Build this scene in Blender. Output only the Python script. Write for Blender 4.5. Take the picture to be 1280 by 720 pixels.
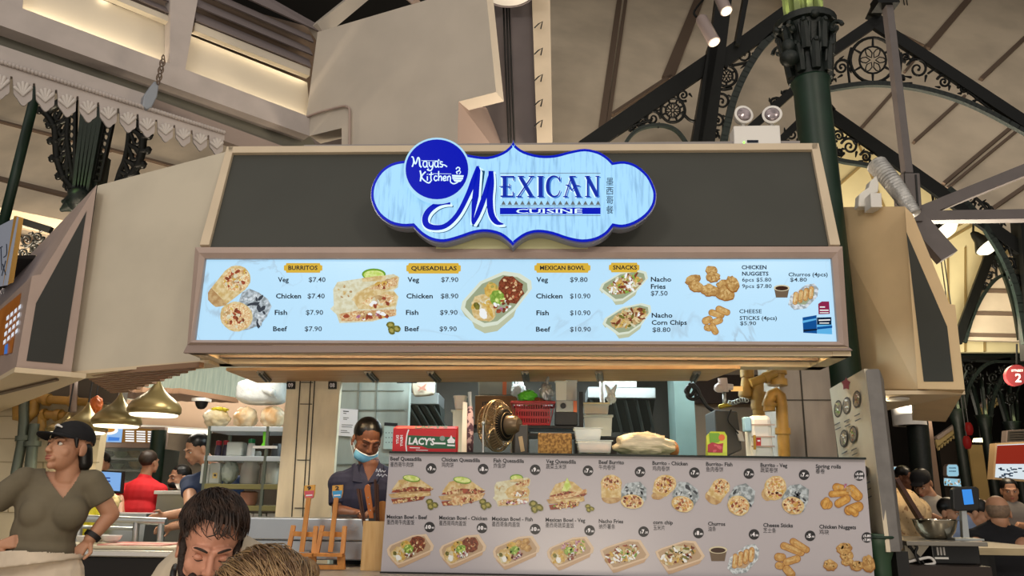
import bpy, bmesh, math, random
from mathutils import Vector, Matrix, Euler, noise
R = math.radians
for o in list(bpy.data.objects): bpy.data.objects.remove(o)
C = bpy.context.scene.collection
scn = bpy.context.scene

# ------------------------------------------------------------------ camera
FPX, PITCH, YAW, ROLL, EYE = 950.0, R(15.3), R(2.3), R(0.7), 1.27
cf = Vector((-math.sin(YAW)*math.cos(PITCH), math.cos(YAW)*math.cos(PITCH), math.sin(PITCH)))
r0 = Vector((math.cos(YAW), math.sin(YAW), 0)); u0 = r0.cross(cf)
cr = r0*math.cos(ROLL)+u0*math.sin(ROLL); cu = u0*math.cos(ROLL)-r0*math.sin(ROLL)
cam = bpy.data.objects.new('camera', bpy.data.cameras.new('camera')); C.objects.link(cam)
cam.data.sensor_width = 36; cam.data.lens = FPX/1280*36
cam.data.clip_start = .05; cam.data.clip_end = 200
cam.matrix_world = Matrix(((cr.x, cu.x, -cf.x, 0), (cr.y, cu.y, -cf.y, 0), (cr.z, cu.z, -cf.z, EYE), (0, 0, 0, 1)))
scn.camera = cam
EYEV = Vector((0, 0, EYE))

# ------------------------------------------------------------------ view + light
vs_ = scn.view_settings
scn.display_settings.display_device = 'sRGB'
vs_.view_transform = 'Standard'; vs_.look = 'None'; vs_.gamma = 1; vs_.use_curve_mapping = False
vs_.exposure = 0.12
w = bpy.data.worlds.new('hall'); scn.world = w; w.use_nodes = True
bg = w.node_tree.nodes['Background']; bg.inputs[0].default_value = (1.0, .93, .85, 1); bg.inputs[1].default_value = .62

def light(kind, name, loc, energy, col=(1, .85, .65), size=.3, target=None, spot=60, blend=.5, sy=None):
    l = bpy.data.lights.new(name, kind); l.energy = energy; l.color = col
    if kind == 'AREA':
        l.size = size
        if sy: l.shape = 'RECTANGLE'; l.size_y = sy
    elif kind == 'SPOT':
        l.spot_size = R(spot); l.spot_blend = blend; l.shadow_soft_size = size
    else: l.shadow_soft_size = size
    o = bpy.data.objects.new(name, l); C.objects.link(o); o.location = loc
    if target is not None:
        o.rotation_euler = (Vector(target)-Vector(loc)).to_track_quat('-Z', 'Y').to_euler()
    return o
WARM = (1, .80, .55); COOL = (.80, .97, 1.0); NEUT = (1, .9, .78)
# hall floodlights hung over the seating, behind and above the photographer
light('AREA', 'hall_flood', (-3.0, -3.0, 6.0), 110, (1, .93, .84), 1.2, (-1, 5, 2))
light('AREA', 'hall_flood', (3.5, -3.0, 6.0), 110, (1, .88, .72), 1.2, (1.5, 5, 2))
# added fill lights, without fittings, that brighten the roof soffits from below
light('AREA', 'roof_fill', (1.2, 7.0, 2.9), 190, (1, .84, .64), .6, (1.4, 11, 8))
light('AREA', 'roof_fill', (4.2, 7.9, 2.3), 330, (1, .87, .68), .8, (4.6, 9.5, 9))
light('AREA', 'roof_fill', (-5.6, 7.0, 3.2), 270, (1, .82, .6), .6, (-7.0, 13, 7))
light('AREA', 'roof_fill', (5.6, 10.2, 3.4), 90, (1, .95, .76), .6, (5.2, 13, 6.5))
# the stall's fluorescent light and the passage light
light('AREA', 'kitchen_tube', (.2, 5.4, 2.45), 46, COOL, 2.2, (.2, 5.6, 0), sy=.2)
light('AREA', 'kitchen_tube', (-.2, 6.6, 2.5), 42, COOL, 2.0, (-.2, 6.6, 0), sy=.2)
light('AREA', 'passage_light', (-3.5, 7.2, 2.95), 95, (1, .92, .78), 1.6, (-3.6, 7.5, 0), sy=1.0)
light('AREA', 'bounce_fill', (0, -1.6, .5), 60, (1, .86, .68), 2.5, (0, 4.4, 2.2), sy=.8)  # added fill standing in for light bounced off the tables
light('AREA', 'passage_light', (-2.25, 5.15, 2.4), 8, (1, .92, .8), .5, (-2.3, 6.0, .8))  # added lamp kept out of view, only to brighten the storage rack
light('AREA', 'far_hall_fill', (5.2, 9.0, 3.2), 60, (1, .80, .55), 1.2, (5.2, 9.0, 0))  # added fill that lifts the dark far hall

# ------------------------------------------------------------------ helpers
def ray(px, py):
    return cf + cr*((px-640)/FPX) + cu*((360-py)/FPX)
def P(px, py, Y):
    """point of the vertical plane y = Y seen at that pixel"""
    d = ray(px, py); return EYEV + d*(Y/d.y)
def H(px, py, z):
    d = ray(px, py); return EYEV + d*((z-EYE)/d.z)
def plane(p, n): return (Vector(p), Vector(n).normalized())
def hit(px, py, pl):
    d = ray(px, py); return EYEV + d*((pl[0]-EYEV).dot(pl[1])/d.dot(pl[1]))
def pl_heading(p, deg):
    """vertical plane through p running along a compass heading (deg right of +y)"""
    a = R(deg); return plane(p, (math.cos(a), -math.sin(a), 0))
def pl3(a, b, c): return plane(a, (Vector(b)-Vector(a)).cross(Vector(c)-Vector(a)))
def px_at(Y, n=1): return Y/FPX*n

def lin(c):
    if isinstance(c, str):
        c = c.lstrip('#'); c = tuple(int(c[i:i+2], 16)/255 for i in (0, 2, 4))
    return tuple((x/12.92 if x <= .04045 else ((x+.055)/1.055)**2.4) for x in c[:3]) + (1,)
MATS = {}
def mat(name, col='#808080', rough=.6, metal=0, var=0, vscale=8, bump=0, bscale=60, emit=0, ecol=None, col2=None, stretch=None,
        trans=0, alpha=1, ior=1.45, spec=.5, coat=0, wave=None, detail=4, lo=.35, hi=.65):
    if name in MATS: return MATS[name]
    m = bpy.data.materials.new(name); m.use_nodes = True; nt = m.node_tree; b = nt.nodes['Principled BSDF']
    c = lin(col)
    b.inputs['Base Color'].default_value = c; b.inputs['Roughness'].default_value = rough; b.inputs['Metallic'].default_value = metal
    b.inputs['IOR'].default_value = ior; b.inputs['Specular IOR Level'].default_value = spec
    b.inputs['Coat Weight'].default_value = coat
    if trans: b.inputs['Transmission Weight'].default_value = trans
    if alpha < 1: b.inputs['Alpha'].default_value = alpha
    cs = None
    tc = nt.nodes.new('ShaderNodeTexCoord'); mp = nt.nodes.new('ShaderNodeMapping')
    nt.links.new(tc.outputs['Object'], mp.inputs[0])
    if stretch: mp.inputs['Scale'].default_value = stretch
    if var or col2:
        if wave:
            n = nt.nodes.new('ShaderNodeTexWave'); n.inputs['Scale'].default_value = vscale; n.inputs['Distortion'].default_value = wave
            n.inputs['Detail'].default_value = 3
            src = n.outputs['Fac']
        else:
            n = nt.nodes.new('ShaderNodeTexNoise'); n.inputs['Scale'].default_value = vscale; n.inputs['Detail'].default_value = detail
            src = n.outputs['Fac']
        nt.links.new(mp.outputs[0], n.inputs['Vector'])
        rp = nt.nodes.new('ShaderNodeValToRGB'); rp.color_ramp.elements[0].position = lo; rp.color_ramp.elements[1].position = hi
        c2 = lin(col2) if col2 else tuple(min(1, x*(1+var)) for x in c[:3])+(1,)
        rp.color_ramp.elements[0].color = tuple(x*(1-var) for x in c[:3])+(1,) if not col2 else c
        rp.color_ramp.elements[1].color = c2
        nt.links.new(src, rp.inputs[0]); cs = rp.outputs[0]
        nt.links.new(cs, b.inputs['Base Color'])
    if bump:
        n2 = nt.nodes.new('ShaderNodeTexNoise'); n2.inputs['Scale'].default_value = bscale; n2.inputs['Detail'].default_value = 5
        nt.links.new(mp.outputs[0], n2.inputs['Vector'])
        bp = nt.nodes.new('ShaderNodeBump'); bp.inputs['Strength'].default_value = bump; bp.inputs['Distance'].default_value = .01
        nt.links.new(n2.outputs['Fac'], bp.inputs['Height']); nt.links.new(bp.outputs[0], b.inputs['Normal'])
    if emit:
        b.inputs['Emission Strength'].default_value = emit
        dk = tuple(x*.12 for x in c[:3])+(1,); b.inputs['Specular IOR Level'].default_value = .05
        for l_ in list(b.inputs['Base Color'].links): nt.links.remove(l_)
        b.inputs['Base Color'].default_value = dk
        if cs and not ecol: nt.links.new(cs, b.inputs['Emission Color'])
        else: b.inputs['Emission Color'].default_value = lin(ecol) if ecol else c
    MATS[name] = m
    return m

class MB:
    """collects shapes, builds ONE mesh object"""
    def __init__(s): s.v = []; s.f = []; s.m = []; s.mats = []; s.cur = 0
    def use(s, m):
        if m not in s.mats: s.mats.append(m)
        s.cur = s.mats.index(m); return s
    def add(s, vs, fs):
        b = len(s.v); s.v += [Vector(v) for v in vs]
        for f in fs: s.f.append([i+b for i in f]); s.m.append(s.cur)
        return s
    def box(s, c, d, rot=None):
        c = Vector(c); M_ = rot.to_matrix() if isinstance(rot, Euler) else (rot if rot is not None else Matrix.Identity(3))
        vs = [c + M_ @ Vector((x*d[0]/2, y*d[1]/2, z*d[2]/2)) for x in (-1, 1) for y in (-1, 1) for z in (-1, 1)]
        return s.add(vs, [(0, 1, 3, 2), (4, 6, 7, 5), (0, 4, 5, 1), (2, 3, 7, 6), (0, 2, 6, 4), (1, 5, 7, 3)])
    def bar(s, a, b, w, h, up=(0, 0, 1)):
        """square bar from a to b, w across, h along up"""
        a = Vector(a); b = Vector(b); d = (b-a).normalized(); x = d.cross(Vector(up))
        if x.length < 1e-4: x = d.cross(Vector((1, 0, 0)))
        x.normalize(); y = x.cross(d).normalized()
        vs = [p + x*(i*w/2) + y*(j*h/2) for p in (a, b) for i, j in ((-1, -1), (1, -1), (1, 1), (-1, 1))]
        return s.add(vs, [(0, 1, 2, 3), (7, 6, 5, 4)] + [(i, i+4, (i+1) % 4+4, (i+1) % 4) for i in range(4)])
    def prism(s, pts, vec):
        n = len(pts); pts = [Vector(p) for p in pts]; vec = Vector(vec)
        return s.add(pts + [p+vec for p in pts], [list(range(n)), list(range(2*n-1, n-1, -1))] + [(i, i+n, (i+1) % n+n, (i+1) % n) for i in range(n)])
    def poly(s, pts): return s.add(pts, [list(range(len(pts)))])
    def tube(s, pts, r, n=8, closed=False, cap=True):
        pts = [Vector(p) for p in pts]; k = len(pts)
        rs = r if isinstance(r, (list, tuple)) else [r]*k
        vs = []; pu = None
        for i in range(k):
            if closed: t = pts[(i+1) % k]-pts[i-1]
            else: t = pts[min(i+1, k-1)]-pts[max(i-1, 0)]
            if t.length < 1e-9: t = Vector((0, 0, 1))
            t.normalize()
            if pu is None:
                pu = t.orthogonal().normalized()
            else:
                pu = pu - t*pu.dot(t)
                pu = pu.normalized() if pu.length > 1e-6 else t.orthogonal().normalized()
            pv = t.cross(pu)
            for j in range(n):
                a = 2*math.pi*j/n; vs.append(pts[i] + (pu*math.cos(a)+pv*math.sin(a))*rs[i])
        fs = []
        for i in range(k if closed else k-1):
            a = i*n; b = ((i+1) % k)*n
            for j in range(n): fs.append((a+j, a+(j+1) % n, b+(j+1) % n, b+j))
        if cap and not closed: fs += [list(range(n-1, -1, -1)), list(range((k-1)*n, k*n))]
        return s.add(vs, fs)
    def lathe(s, prof, loc=(0, 0, 0), n=24, M_=None):
        """prof: (r, z) list turned about z"""
        loc = Vector(loc); vs = []; M_ = M_ or Matrix.Identity(3)
        for r, z in prof:
            for j in range(n):
                a = 2*math.pi*j/n; vs.append(loc + M_ @ Vector((r*math.cos(a), r*math.sin(a), z)))
        fs = []
        for i in range(len(prof)-1):
            for j in range(n): fs.append((i*n+j, i*n+(j+1) % n, (i+1)*n+(j+1) % n, (i+1)*n+j))
        if prof[0][0] > 1e-5: fs.append(list(range(n-1, -1, -1)))
        if prof[-1][0] > 1e-5: fs.append(list(range((len(prof)-1)*n, len(prof)*n)))
        return s.add(vs, fs)
    def ell(s, c, r, rot=None, nu=16, nv=10):
        c = Vector(c); M_ = rot.to_matrix() if isinstance(rot, Euler) else (rot if rot is not None else Matrix.Identity(3))
        if not isinstance(r, (tuple, list)): r = (r, r, r)
        vs = [c + M_ @ Vector((0, 0, r[2]))]
        for i in range(1, nv):
            t = math.pi*i/nv
            for j in range(nu):
                a = 2*math.pi*j/nu
                vs.append(c + M_ @ Vector((r[0]*math.sin(t)*math.cos(a), r[1]*math.sin(t)*math.sin(a), r[2]*math.cos(t))))
        vs.append(c + M_ @ Vector((0, 0, -r[2]))); L = len(vs)-1
        fs = [(0, 1+j, 1+(j+1) % nu) for j in range(nu)]
        for i in range(nv-2):
            a = 1+i*nu; b = a+nu
            for j in range(nu): fs.append((a+j, b+j, b+(j+1) % nu, a+(j+1) % nu))
        a = 1+(nv-2)*nu
        fs += [(a+j, L, a+(j+1) % nu) for j in range(nu)]
        return s.add(vs, fs)
    def cap(s, a, b, ra, rb, n=12):
        """tapered limb with round ends"""
        a = Vector(a); b = Vector(b); d = b-a
        if d.length < 1e-6: return s.ell(a, ra)
        t = d.normalized(); pts = []; rs = []
        for k in range(5):
            an = math.pi/2*k/4; pts.append(a - t*ra*math.cos(an)); rs.append(max(ra*math.sin(an), 1e-4))
        for k in range(5):
            an = math.pi/2*k/4; pts.append(b + t*rb*math.sin(an)); rs.append(max(rb*math.cos(an), 1e-4))
        return s.tube(pts, rs, n)
    def build(s, name, m=None, parent=None, smooth=False, bevel=0, **props):
        me = bpy.data.meshes.new(name); me.from_pydata([v[:] for v in s.v], [], s.f); me.validate(clean_customdata=False)
        bm = bmesh.new(); bm.from_mesh(me); bmesh.ops.recalc_face_normals(bm, faces=bm.faces) if not s.mats or props.pop('recalc', False) else None
        bm.to_mesh(me); bm.free()
        o = bpy.data.objects.new(name, me); C.objects.link(o)
        if s.mats:
            for x in s.mats: me.materials.append(x)
            if len(me.polygons) == len(s.m): me.polygons.foreach_set('material_index', s.m)
        else: me.materials.append(m)
        if smooth:
            me.polygons.foreach_set('use_smooth', [True]*len(me.polygons))
            if smooth != True: me.set_sharp_from_angle(angle=R(smooth))
        if bevel:
            bv = o.modifiers.new('edge', 'BEVEL'); bv.width = bevel; bv.segments = 2; bv.limit_method = 'ANGLE'; bv.angle_limit = R(40)
        if parent is not None: adopt(o, parent)
        for k, v in props.items(): o[k] = v
        return o
def world_of(o):
    M_ = Matrix.Translation(o.location) @ o.rotation_euler.to_matrix().to_4x4()
    return world_of(o.parent) @ o.matrix_parent_inverse @ M_ if o.parent else M_
def adopt(o, p):
    o.parent = p
    o.matrix_parent_inverse = world_of(p).inverted()
def tag(o, label, cat, group=None, kind=None):
    o['label'] = label; o['category'] = cat
    if group: o['group'] = group
    if kind: o['kind'] = kind
    return o
def thing(name, label, cat, loc=(0, 0, 0), group=None):
    o = bpy.data.objects.new(name, None); C.objects.link(o); o.location = loc; o.empty_display_size = .05
    return tag(o, label, cat, group)
def struct(o): o['kind'] = 'structure'; return o
def copy_tree(o, loc=None, label=None, parent=None, rotz=None):
    c = o.copy(); C.objects.link(c)
    if parent is not None: c.parent = parent
    if loc is not None: c.location = loc
    if rotz is not None: c.rotation_euler.z = rotz
    if label: c['label'] = label
    for ch in list(o.children): copy_tree(ch, parent=c)
    return c
def arc(c, r, a0, a1, n, u, v):
    return [Vector(c) + Vector(u)*(r*math.cos(R(a0+(a1-a0)*i/n))) + Vector(v)*(r*math.sin(R(a0+(a1-a0)*i/n))) for i in range(n+1)]
def spline(pts, n=6):
    """Catmull-Rom through points"""
    pts = [Vector(p) for p in pts]; out = []
    for i in range(len(pts)-1):
        p0 = pts[max(i-1, 0)]; p1 = pts[i]; p2 = pts[i+1]; p3 = pts[min(i+2, len(pts)-1)]
        for k in range(n):
            t = k/n
            out.append(.5*((2*p1)+(p2-p0)*t+(2*p0-5*p1+4*p2-p3)*t*t+(3*p1-p0-3*p2+p3)*t**3))
    out.append(pts[-1]); return out

# ------------------------------------------------------------------ lettering
_tx = {}
def glyphs(s, bold_=0.0):
    """flat triangles of a line of text; baseline at 0, cap height 1"""
    k = (s, bold_)
    if k in _tx: return _tx[k]
    def raw(t):
        if any(ord(q) > 0x2e80 for q in t): bold = 0
        else: bold = bold_
        cu_ = bpy.data.curves.new('t', 'FONT'); cu_.body = t; cu_.size = 1; cu_.offset = bold*.016; cu_.resolution_u = 2
        ob = bpy.data.objects.new('t', cu_); C.objects.link(ob)
        bpy.context.view_layer.update()
        me = bpy.data.meshes.new_from_object(ob.evaluated_get(bpy.context.evaluated_depsgraph_get()))
        vs = [v.co.copy() for v in me.vertices]; fs = [list(p.vertices) for p in me.polygons]
        bpy.data.objects.remove(ob); bpy.data.curves.remove(cu_); bpy.data.meshes.remove(me)
        return vs, fs
    if 'CAP' not in _tx:
        _tx['CAP'] = 1; v_, _ = raw('H'); _tx['CAP'] = max(v.y for v in v_)
    vs, fs = raw(s); c = _tx['CAP']
    vs = [Vector((v.x/c, v.y/c)) for v in vs]
    x0 = min(v.x for v in vs); x1 = max(v.x for v in vs)
    vs = [Vector(((v.x-x0)/(x1-x0), v.y)) for v in vs]
    _tx[k] = (vs, fs, (x1-x0)); return _tx[k]
class Print:
    """flat printed work: pixel shapes projected onto a plane, each layer a hair in front of the last"""
    def __init__(s, pl, off, step=.0002):
        s.pl = pl; s.n = pl[1] if pl[1].dot(EYEV-pl[0]) > 0 else -pl[1]; s.off = off; s.step = step; s.k = 0; s.mb = MB()
    def pt(s, x, y): return hit(x, y, s.pl) + s.n*(s.off+s.k*s.step)
    def poly(s, pts, m, same=False):
        if not same: s.k += 1
        s.mb.use(m).poly([s.pt(x, y) for x, y in pts]); return s
    def ell(s, cx, cy, rx, ry, m, rot=0, jag=0, seed=1, n=20, same=False):
        rnd = random.Random(seed); c = math.cos(R(rot)); q = math.sin(R(rot)); pts = []
        for i in range(n):
            a = 2*math.pi*i/n; k = 1+jag*(rnd.random()-.5)*2
            x = rx*math.cos(a)*k; y = ry*math.sin(a)*k
            pts.append((cx+x*c-y*q, cy+x*q+y*c))
        return s.poly(pts, m, same)
    def spots(s, cx, cy, rx, ry, n, r, ms, rot=0, seed=1, asp=1.6):
        rnd = random.Random(seed); s.k += 1; c = math.cos(R(rot)); q = math.sin(R(rot))
        for i in range(n):
            a = rnd.random()*6.283; d = math.sqrt(rnd.random()); x = rx*d*math.cos(a); y = ry*d*math.sin(a)
            if i % 4 == 3: s.k += 1
            rr = r*(.6+.8*rnd.random())
            s.ell(cx+x*c-y*q, cy+x*q+y*c, rr*asp, rr, rnd.choice(ms), rnd.random()*180, .25, i+seed, 7, True)
        return s
    def text(s, t, x0, yb, x1, cap, m, bold=0, slope=0, lean=0, same=True):
        if not same: s.k += 1
        vs, fs, _ = glyphs(t, bold); s.mb.use(m)
        out = [s.pt(x0+v.x*(x1-x0)+lean*v.y*cap, yb-v.y*cap+slope*v.x*(x1-x0)) for v in vs]
        s.mb.add(out, fs); return s
    def stroke(s, pts, wd, m, same=True, n=5, smooth=True):
        """ribbon along a pixel path; wd a width or list of widths"""
        if not same: s.k += 1
        P3 = [Vector((x, y, 0)) for x, y in pts]
        ws = wd if isinstance(wd, (list, tuple)) else [wd]*len(pts)
        if smooth and len(pts) > 2:
            q = spline([Vector((p.x, p.y, w_)) for p, w_ in zip(P3, ws)], n)
            P3 = [Vector((p.x, p.y, 0)) for p in q]; ws = [max(p.z, .05) for p in q]
        L = []; Rr = []
        for i, p in enumerate(P3):
            t = (P3[min(i+1, len(P3)-1)]-P3[max(i-1, 0)]); t = t.normalized() if t.length else Vector((1, 0, 0))
            nn = Vector((-t.y, t.x, 0))*ws[i]/2; L.append(p+nn); Rr.append(p-nn)
        s.mb.use(m); k = len(P3)
        s.mb.add([s.pt(p.x, p.y) for p in L+Rr], [(i, i+1, k+i+1, k+i) for i in range(k-1)]); return s
    def build(s, name, parent, **kw): return s.mb.build(name, None, parent, **kw)
# ================================================================== STRUCTURE
m_beige = mat('beige_paint', '#c1b8a6', .55, var=.05, vscale=3)
m_beige2 = mat('beige_warm_paint', '#c6b59c', .5, var=.05, vscale=3)
m_trim = mat('taupe_trim', '#a8948a', .5, var=.05, vscale=5)
m_white = mat('white_paint', '#b3a9a4', .6, var=.06, vscale=4)
m_wallb = mat('cream_wall', '#bab0a3', .7, var=.05, vscale=2)
m_grey = mat('dark_grey_wall', '#6a6263', .7, var=.08, vscale=2)
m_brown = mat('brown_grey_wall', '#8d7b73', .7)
m_black = mat('black_void', '#0b0a0a', .9)
m_roof = mat('cream_roof_board', '#cdbda6', .6, var=.14, vscale=1.3, detail=6)
m_roof2 = mat('yellow_roof_board', '#cfc39a', .6, var=.12, vscale=1.0)
m_rib = mat('brown_rib', '#6b5a4c', .6)
m_iron = mat('black_iron', '#070807', .45, var=.2, vscale=10, spec=.25)
m_green = mat('green_iron', '#132c1f', .45, var=.15, vscale=6)
m_green_d = mat('dark_green_iron', '#0b1511', .5, var=.25, vscale=12, bump=.4, bscale=30)
m_steelp = mat('grey_painted_steel', '#645d5c', .5, var=.05)
m_panel = mat('charcoal_panel', '#393a35', .6, var=.06, vscale=2)
m_panel2 = mat('charcoal_inset', '#2a2b28', .6, var=.06, vscale=2)
m_soffit = mat('cream_soffit', '#d2bfa0', .5)
m_floor = mat('floor_tile', '#a39a8c', .35, var=.15, vscale=3)
m_dark = mat('dark_far_wall', '#221d1a', .8, var=.2, vscale=.6)
m_wood = mat('soffit_plywood', '#c9a67c', .55, col2='#b48c62', vscale=3, stretch=(1, 14, 14))
m_steel = mat('brushed_steel', '#b8bcbc', .32, metal=.9, var=.06, vscale=3)
m_blackp = mat('black_plastic', '#161616', .4)
m_whitep = mat('white_plastic', '#d9d6d2', .4)

# hall shell
struct(MB().poly([(-16, -9, 0), (16, -9, 0), (16, 26, 0), (-16, 26, 0)]).build('floor', m_floor))
struct(MB().box((0, 25, 5), (32, .2, 10)).build('wall_back', m_dark))
struct(MB().box((-16, 10, 5), (.2, 30, 10)).build('wall_left', m_dark))
struct(MB().box((16, 10, 5), (.2, 30, 10)).build('wall_right', m_dark))
struct(MB().box((0, 16, 10.6), (32, 20, .2)).build('ceiling', m_black))

# --- clerestory over the left: a long eave running away to the right
CV = P(388, 150, 7.5)
pA = pl_heading(CV, 46.4); nA = pA[1] if pA[1].dot(EYEV-pA[0]) > 0 else -pA[1]
pB = pl_heading(CV, 110.2); nB = pB[1] if pB[1].dot(EYEV-pB[0]) > 0 else -pB[1]
def onA(pts, back=0, thick=.06):
    q = plane(pA[0]-nA*back, pA[1]); return [hit(x, y, q) for x, y in pts]
def slabA(pts, back=0, thick=.06):
    return MB().prism(onA(pts, back), -nA*thick)
struct(slabA([(-60, -22), (30, 11), (217, 81), (387, 146), (387, 170), (200, 103), (-60, 10)], 0, .18).build('trim_1', m_white))
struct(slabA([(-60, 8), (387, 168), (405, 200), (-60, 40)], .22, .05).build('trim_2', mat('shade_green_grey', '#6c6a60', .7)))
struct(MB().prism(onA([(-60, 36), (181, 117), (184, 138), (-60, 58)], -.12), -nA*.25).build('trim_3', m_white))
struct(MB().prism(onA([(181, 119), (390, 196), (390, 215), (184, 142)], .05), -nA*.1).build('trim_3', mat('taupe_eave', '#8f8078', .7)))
# posts, glowing panels and louvres of the clerestory
def panelA(name, pts, m, back, th=.03): return struct(slabA(pts, back, th).build(name, m))
m_cove = mat('cove_board', '#cdc3b2', .7)
for nm, pts in (('wall_clerestory', [(-60, -60), (128, 0), (212, 33), (212, 84), (28, 14), (-60, -18)]),
                ('wall_clerestory', [(239, 45), (384, 103), (388, 148), (231, 90)])):
    panelA(nm, pts, m_cove, .22)
for pts in ([(213, -5), (248, -5), (231, 90), (212, 82)], [(0, -30), (31, -30), (28, 13), (2, 4)]):
    panelA('pillar', pts, m_white, .04, .16)
for pts in ([(150, -5), (214, 21), (213, 28), (133, -5)], [(244, 28), (388, 86), (387, 95), (243, 38)]):
    panelA('trim_4', pts, m_cove, .1, .08)
lv = MB()
for i, (l, r, l2, r2) in enumerate((((247, -24), (392, 41), (246, -9), (391, 54)), ((246, -7), (390, 56), (245, 9), (390, 70)), ((245, 10), (390, 71), (244, 27), (388, 85)),
                     ((250, -58), (399, 26), (249, -28), (399, 41)), ((60, -70), (214, -12), (60, -60), (214, 5)), ((60, -58), (214, 6), (60, -48), (214, 19)))):
    a, b, c, d = onA([l, r, r2, l2], .10); off = nA*.07
    lv.prism([a-off, b-off, c+off*.4, d+off*.4], -nA*.025)
struct(lv.build('trim_5', mat('louvre_grey', '#7c7272', .6)))
struct(MB().prism(onA([(-60, -90), (402, 38), (388, 150), (-60, 0)], .4), -nA*.03).build('wall_behind_louvres', m_rib))
# warm strip lights lying in the cove behind the fascia
def strip(a, b, W_, col=(1, .84, .58), name='cove_strip_light', up=(0, 0, 1)):
    a = Vector(a); b = Vector(b); d = (b-a).normalized()
    l = bpy.data.lights.new(name, 'AREA'); l.shape = 'RECTANGLE'; l.size = (b-a).length; l.size_y = .03; l.energy = W_; l.color = col
    o = bpy.data.objects.new(name, l); C.objects.link(o); o.location = (a+b)/2
    z = -Vector(up); x = d; y = z.cross(x).normalized(); z = x.cross(y)
    o.matrix_world = Matrix(((x.x, y.x, z.x, o.location.x), (x.y, y.y, z.y, o.location.y), (x.z, y.z, z.z, o.location.z), (0, 0, 0, 1)))
    return o
a, b = onA([(20, 17), (211, 90)], .17); strip(a, b, 4.5, up=-nA*.8+Vector((0, 0, 1)))
a, b = onA([(232, 98), (386, 155)], .17); strip(a, b, 3.5, up=-nA*.8+Vector((0, 0, 1)))
a, b = onA([(128, -4), (212, 29)], .17); strip(a, b, 1.0, up=-nA*.8-Vector((0, 0, 1)))
a, b = onA([(239, 41), (384, 99)], .17); strip(a, b, 1.0, up=-nA*.8-Vector((0, 0, 1)))
# rafter in the dark gable
struct(MB().bar(P(396, 40, 7.6), P(462, -14, 8.2), .16, .16).build('beam', m_wallb))
struct(MB().bar(P(520, 3, 8.6), P(480, -30, 8.8), .1, .1).build('beam', m_trim))

# --- wall facing us and its dark return
def slabB(pts, back=0, th=.2):
    q = plane(pB[0]-nB*back, pB[1]); return MB().prism([hit(x, y, q) for x, y in pts], -nB*th)
struct(slabB([(397, 40), (540, -2), (606, -24), (612, 35), (620, 115), (573, 127), (571, 215), (427, 215), (427, 160), (387, 170), (383, 144)]).build('wall_gable', m_wallb))
struct(slabB([(375, 155), (440, 150), (440, 215), (375, 215)], .5, .05).build('wall_recess', m_grey))
struct(MB().prism([P(560, -40, 7.6), P(668, -40, 7.6), P(672, 215, 7.6), P(560, 215, 7.6)], (0, .1, 0)).build('wall_shaft', m_grey))
qb = plane(pB[0]-nB*.2, pB[1])
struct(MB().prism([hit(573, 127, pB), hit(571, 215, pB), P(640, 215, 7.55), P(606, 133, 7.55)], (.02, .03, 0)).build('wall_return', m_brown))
struct(MB().prism([P(664, -30, 7.5), P(687, -30, 7.5), P(691, 200, 7.5), P(672, 200, 7.5)], (0, .12, 0)).build('wall_pier', m_roof))
cb = thing('cable_run', 'pair of black cables running down the dark grey shaft wall', 'cables', P(636, 180, 7.5))
for x0, x1 in ((628, 637), (632, 640), (635, 644)):
    MB().tube([P(x0, -30, 7.52), P((x0+x1)/2-1, 70, 7.53), P(x1, 205, 7.53)], .011, 6).build('cable', m_blackp, cb, smooth=True)
hk = MB()
for y in (30, 63, 96, 127, 153):
    hk.tube([P(668, y+5, 7.46), P(673, y, 7.43), P(678, y-3, 7.43), P(676, y+6, 7.44)], .008, 6)
tag(hk.build('cable_clips', m_blackp), 'row of small black clips on the cream pier beside the cables', 'clips')
# round duct end at the top of the shaft wall
dc = P(635, -14, 7.1); dk = thing('round_duct', 'pale round duct end cut off by the top of the frame', 'duct', dc)
MB().lathe([(.30, .5), (.30, .02), (.27, 0), (.0, 0)], dc+Vector((0, 0, -.02)), 40).build('duct_drum', m_whitep, dk, smooth=40)
MB().tube(arc(dc+Vector((0, 0, -.01)), .30, 0, 355, 40, (1, 0, 0), (0, 1, 0)), .012, 6, closed=True).build('rim', m_grey, dk, smooth=True)
# conduit on the gable wall
cp = [hit(x, y, plane(pB[0]+nB*.03, pB[1])) for x, y in ((384, 146), (400, 140), (428, 133), (434, 134), (437, 139), (437, 170), (437, 205))]
tag(MB().tube(spline(cp, 4), .014, 8).build('conduit', m_trim, smooth=True), 'thin painted conduit bending down the cream gable wall', 'conduit')

# --- sloping roof soffits of the hall
def roof(name, pl, pts, m, ribs, rm=m_rib, wd=.1, th=.05):
    n = pl[1] if pl[1].dot(EYEV-pl[0]) > 0 else -pl[1]
    o = struct(MB().prism([hit(x, y, pl) for x, y in pts], -n*.06).build(name, m))
    r = MB()
    for a, b, k in ribs:
        r.bar(hit(*a, pl)+n*.02, hit(*b, pl)+n*.02, wd*k, th, up=n)
    if ribs: struct(r.build('beam', rm))
    return o
R1 = pl3(P(690, 180, 8.2), P(690, 0, 10.6), P(980, 60, 10.6))
roof('roof_slab', R1, [(680, -30), (1010, -30), (1010, 215), (672, 215)], m_roof,
     [((777, -20), (750, 175), .8), ((785, -20), (757, 175), .5), ((882, -20), (834, 100), 1.6), ((764, 146), (838, 97), .5)])
R2 = pl3(P(1050, 110, 9.6), P(1280, 250, 8.6), P(1280, 0, 11.0))
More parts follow.
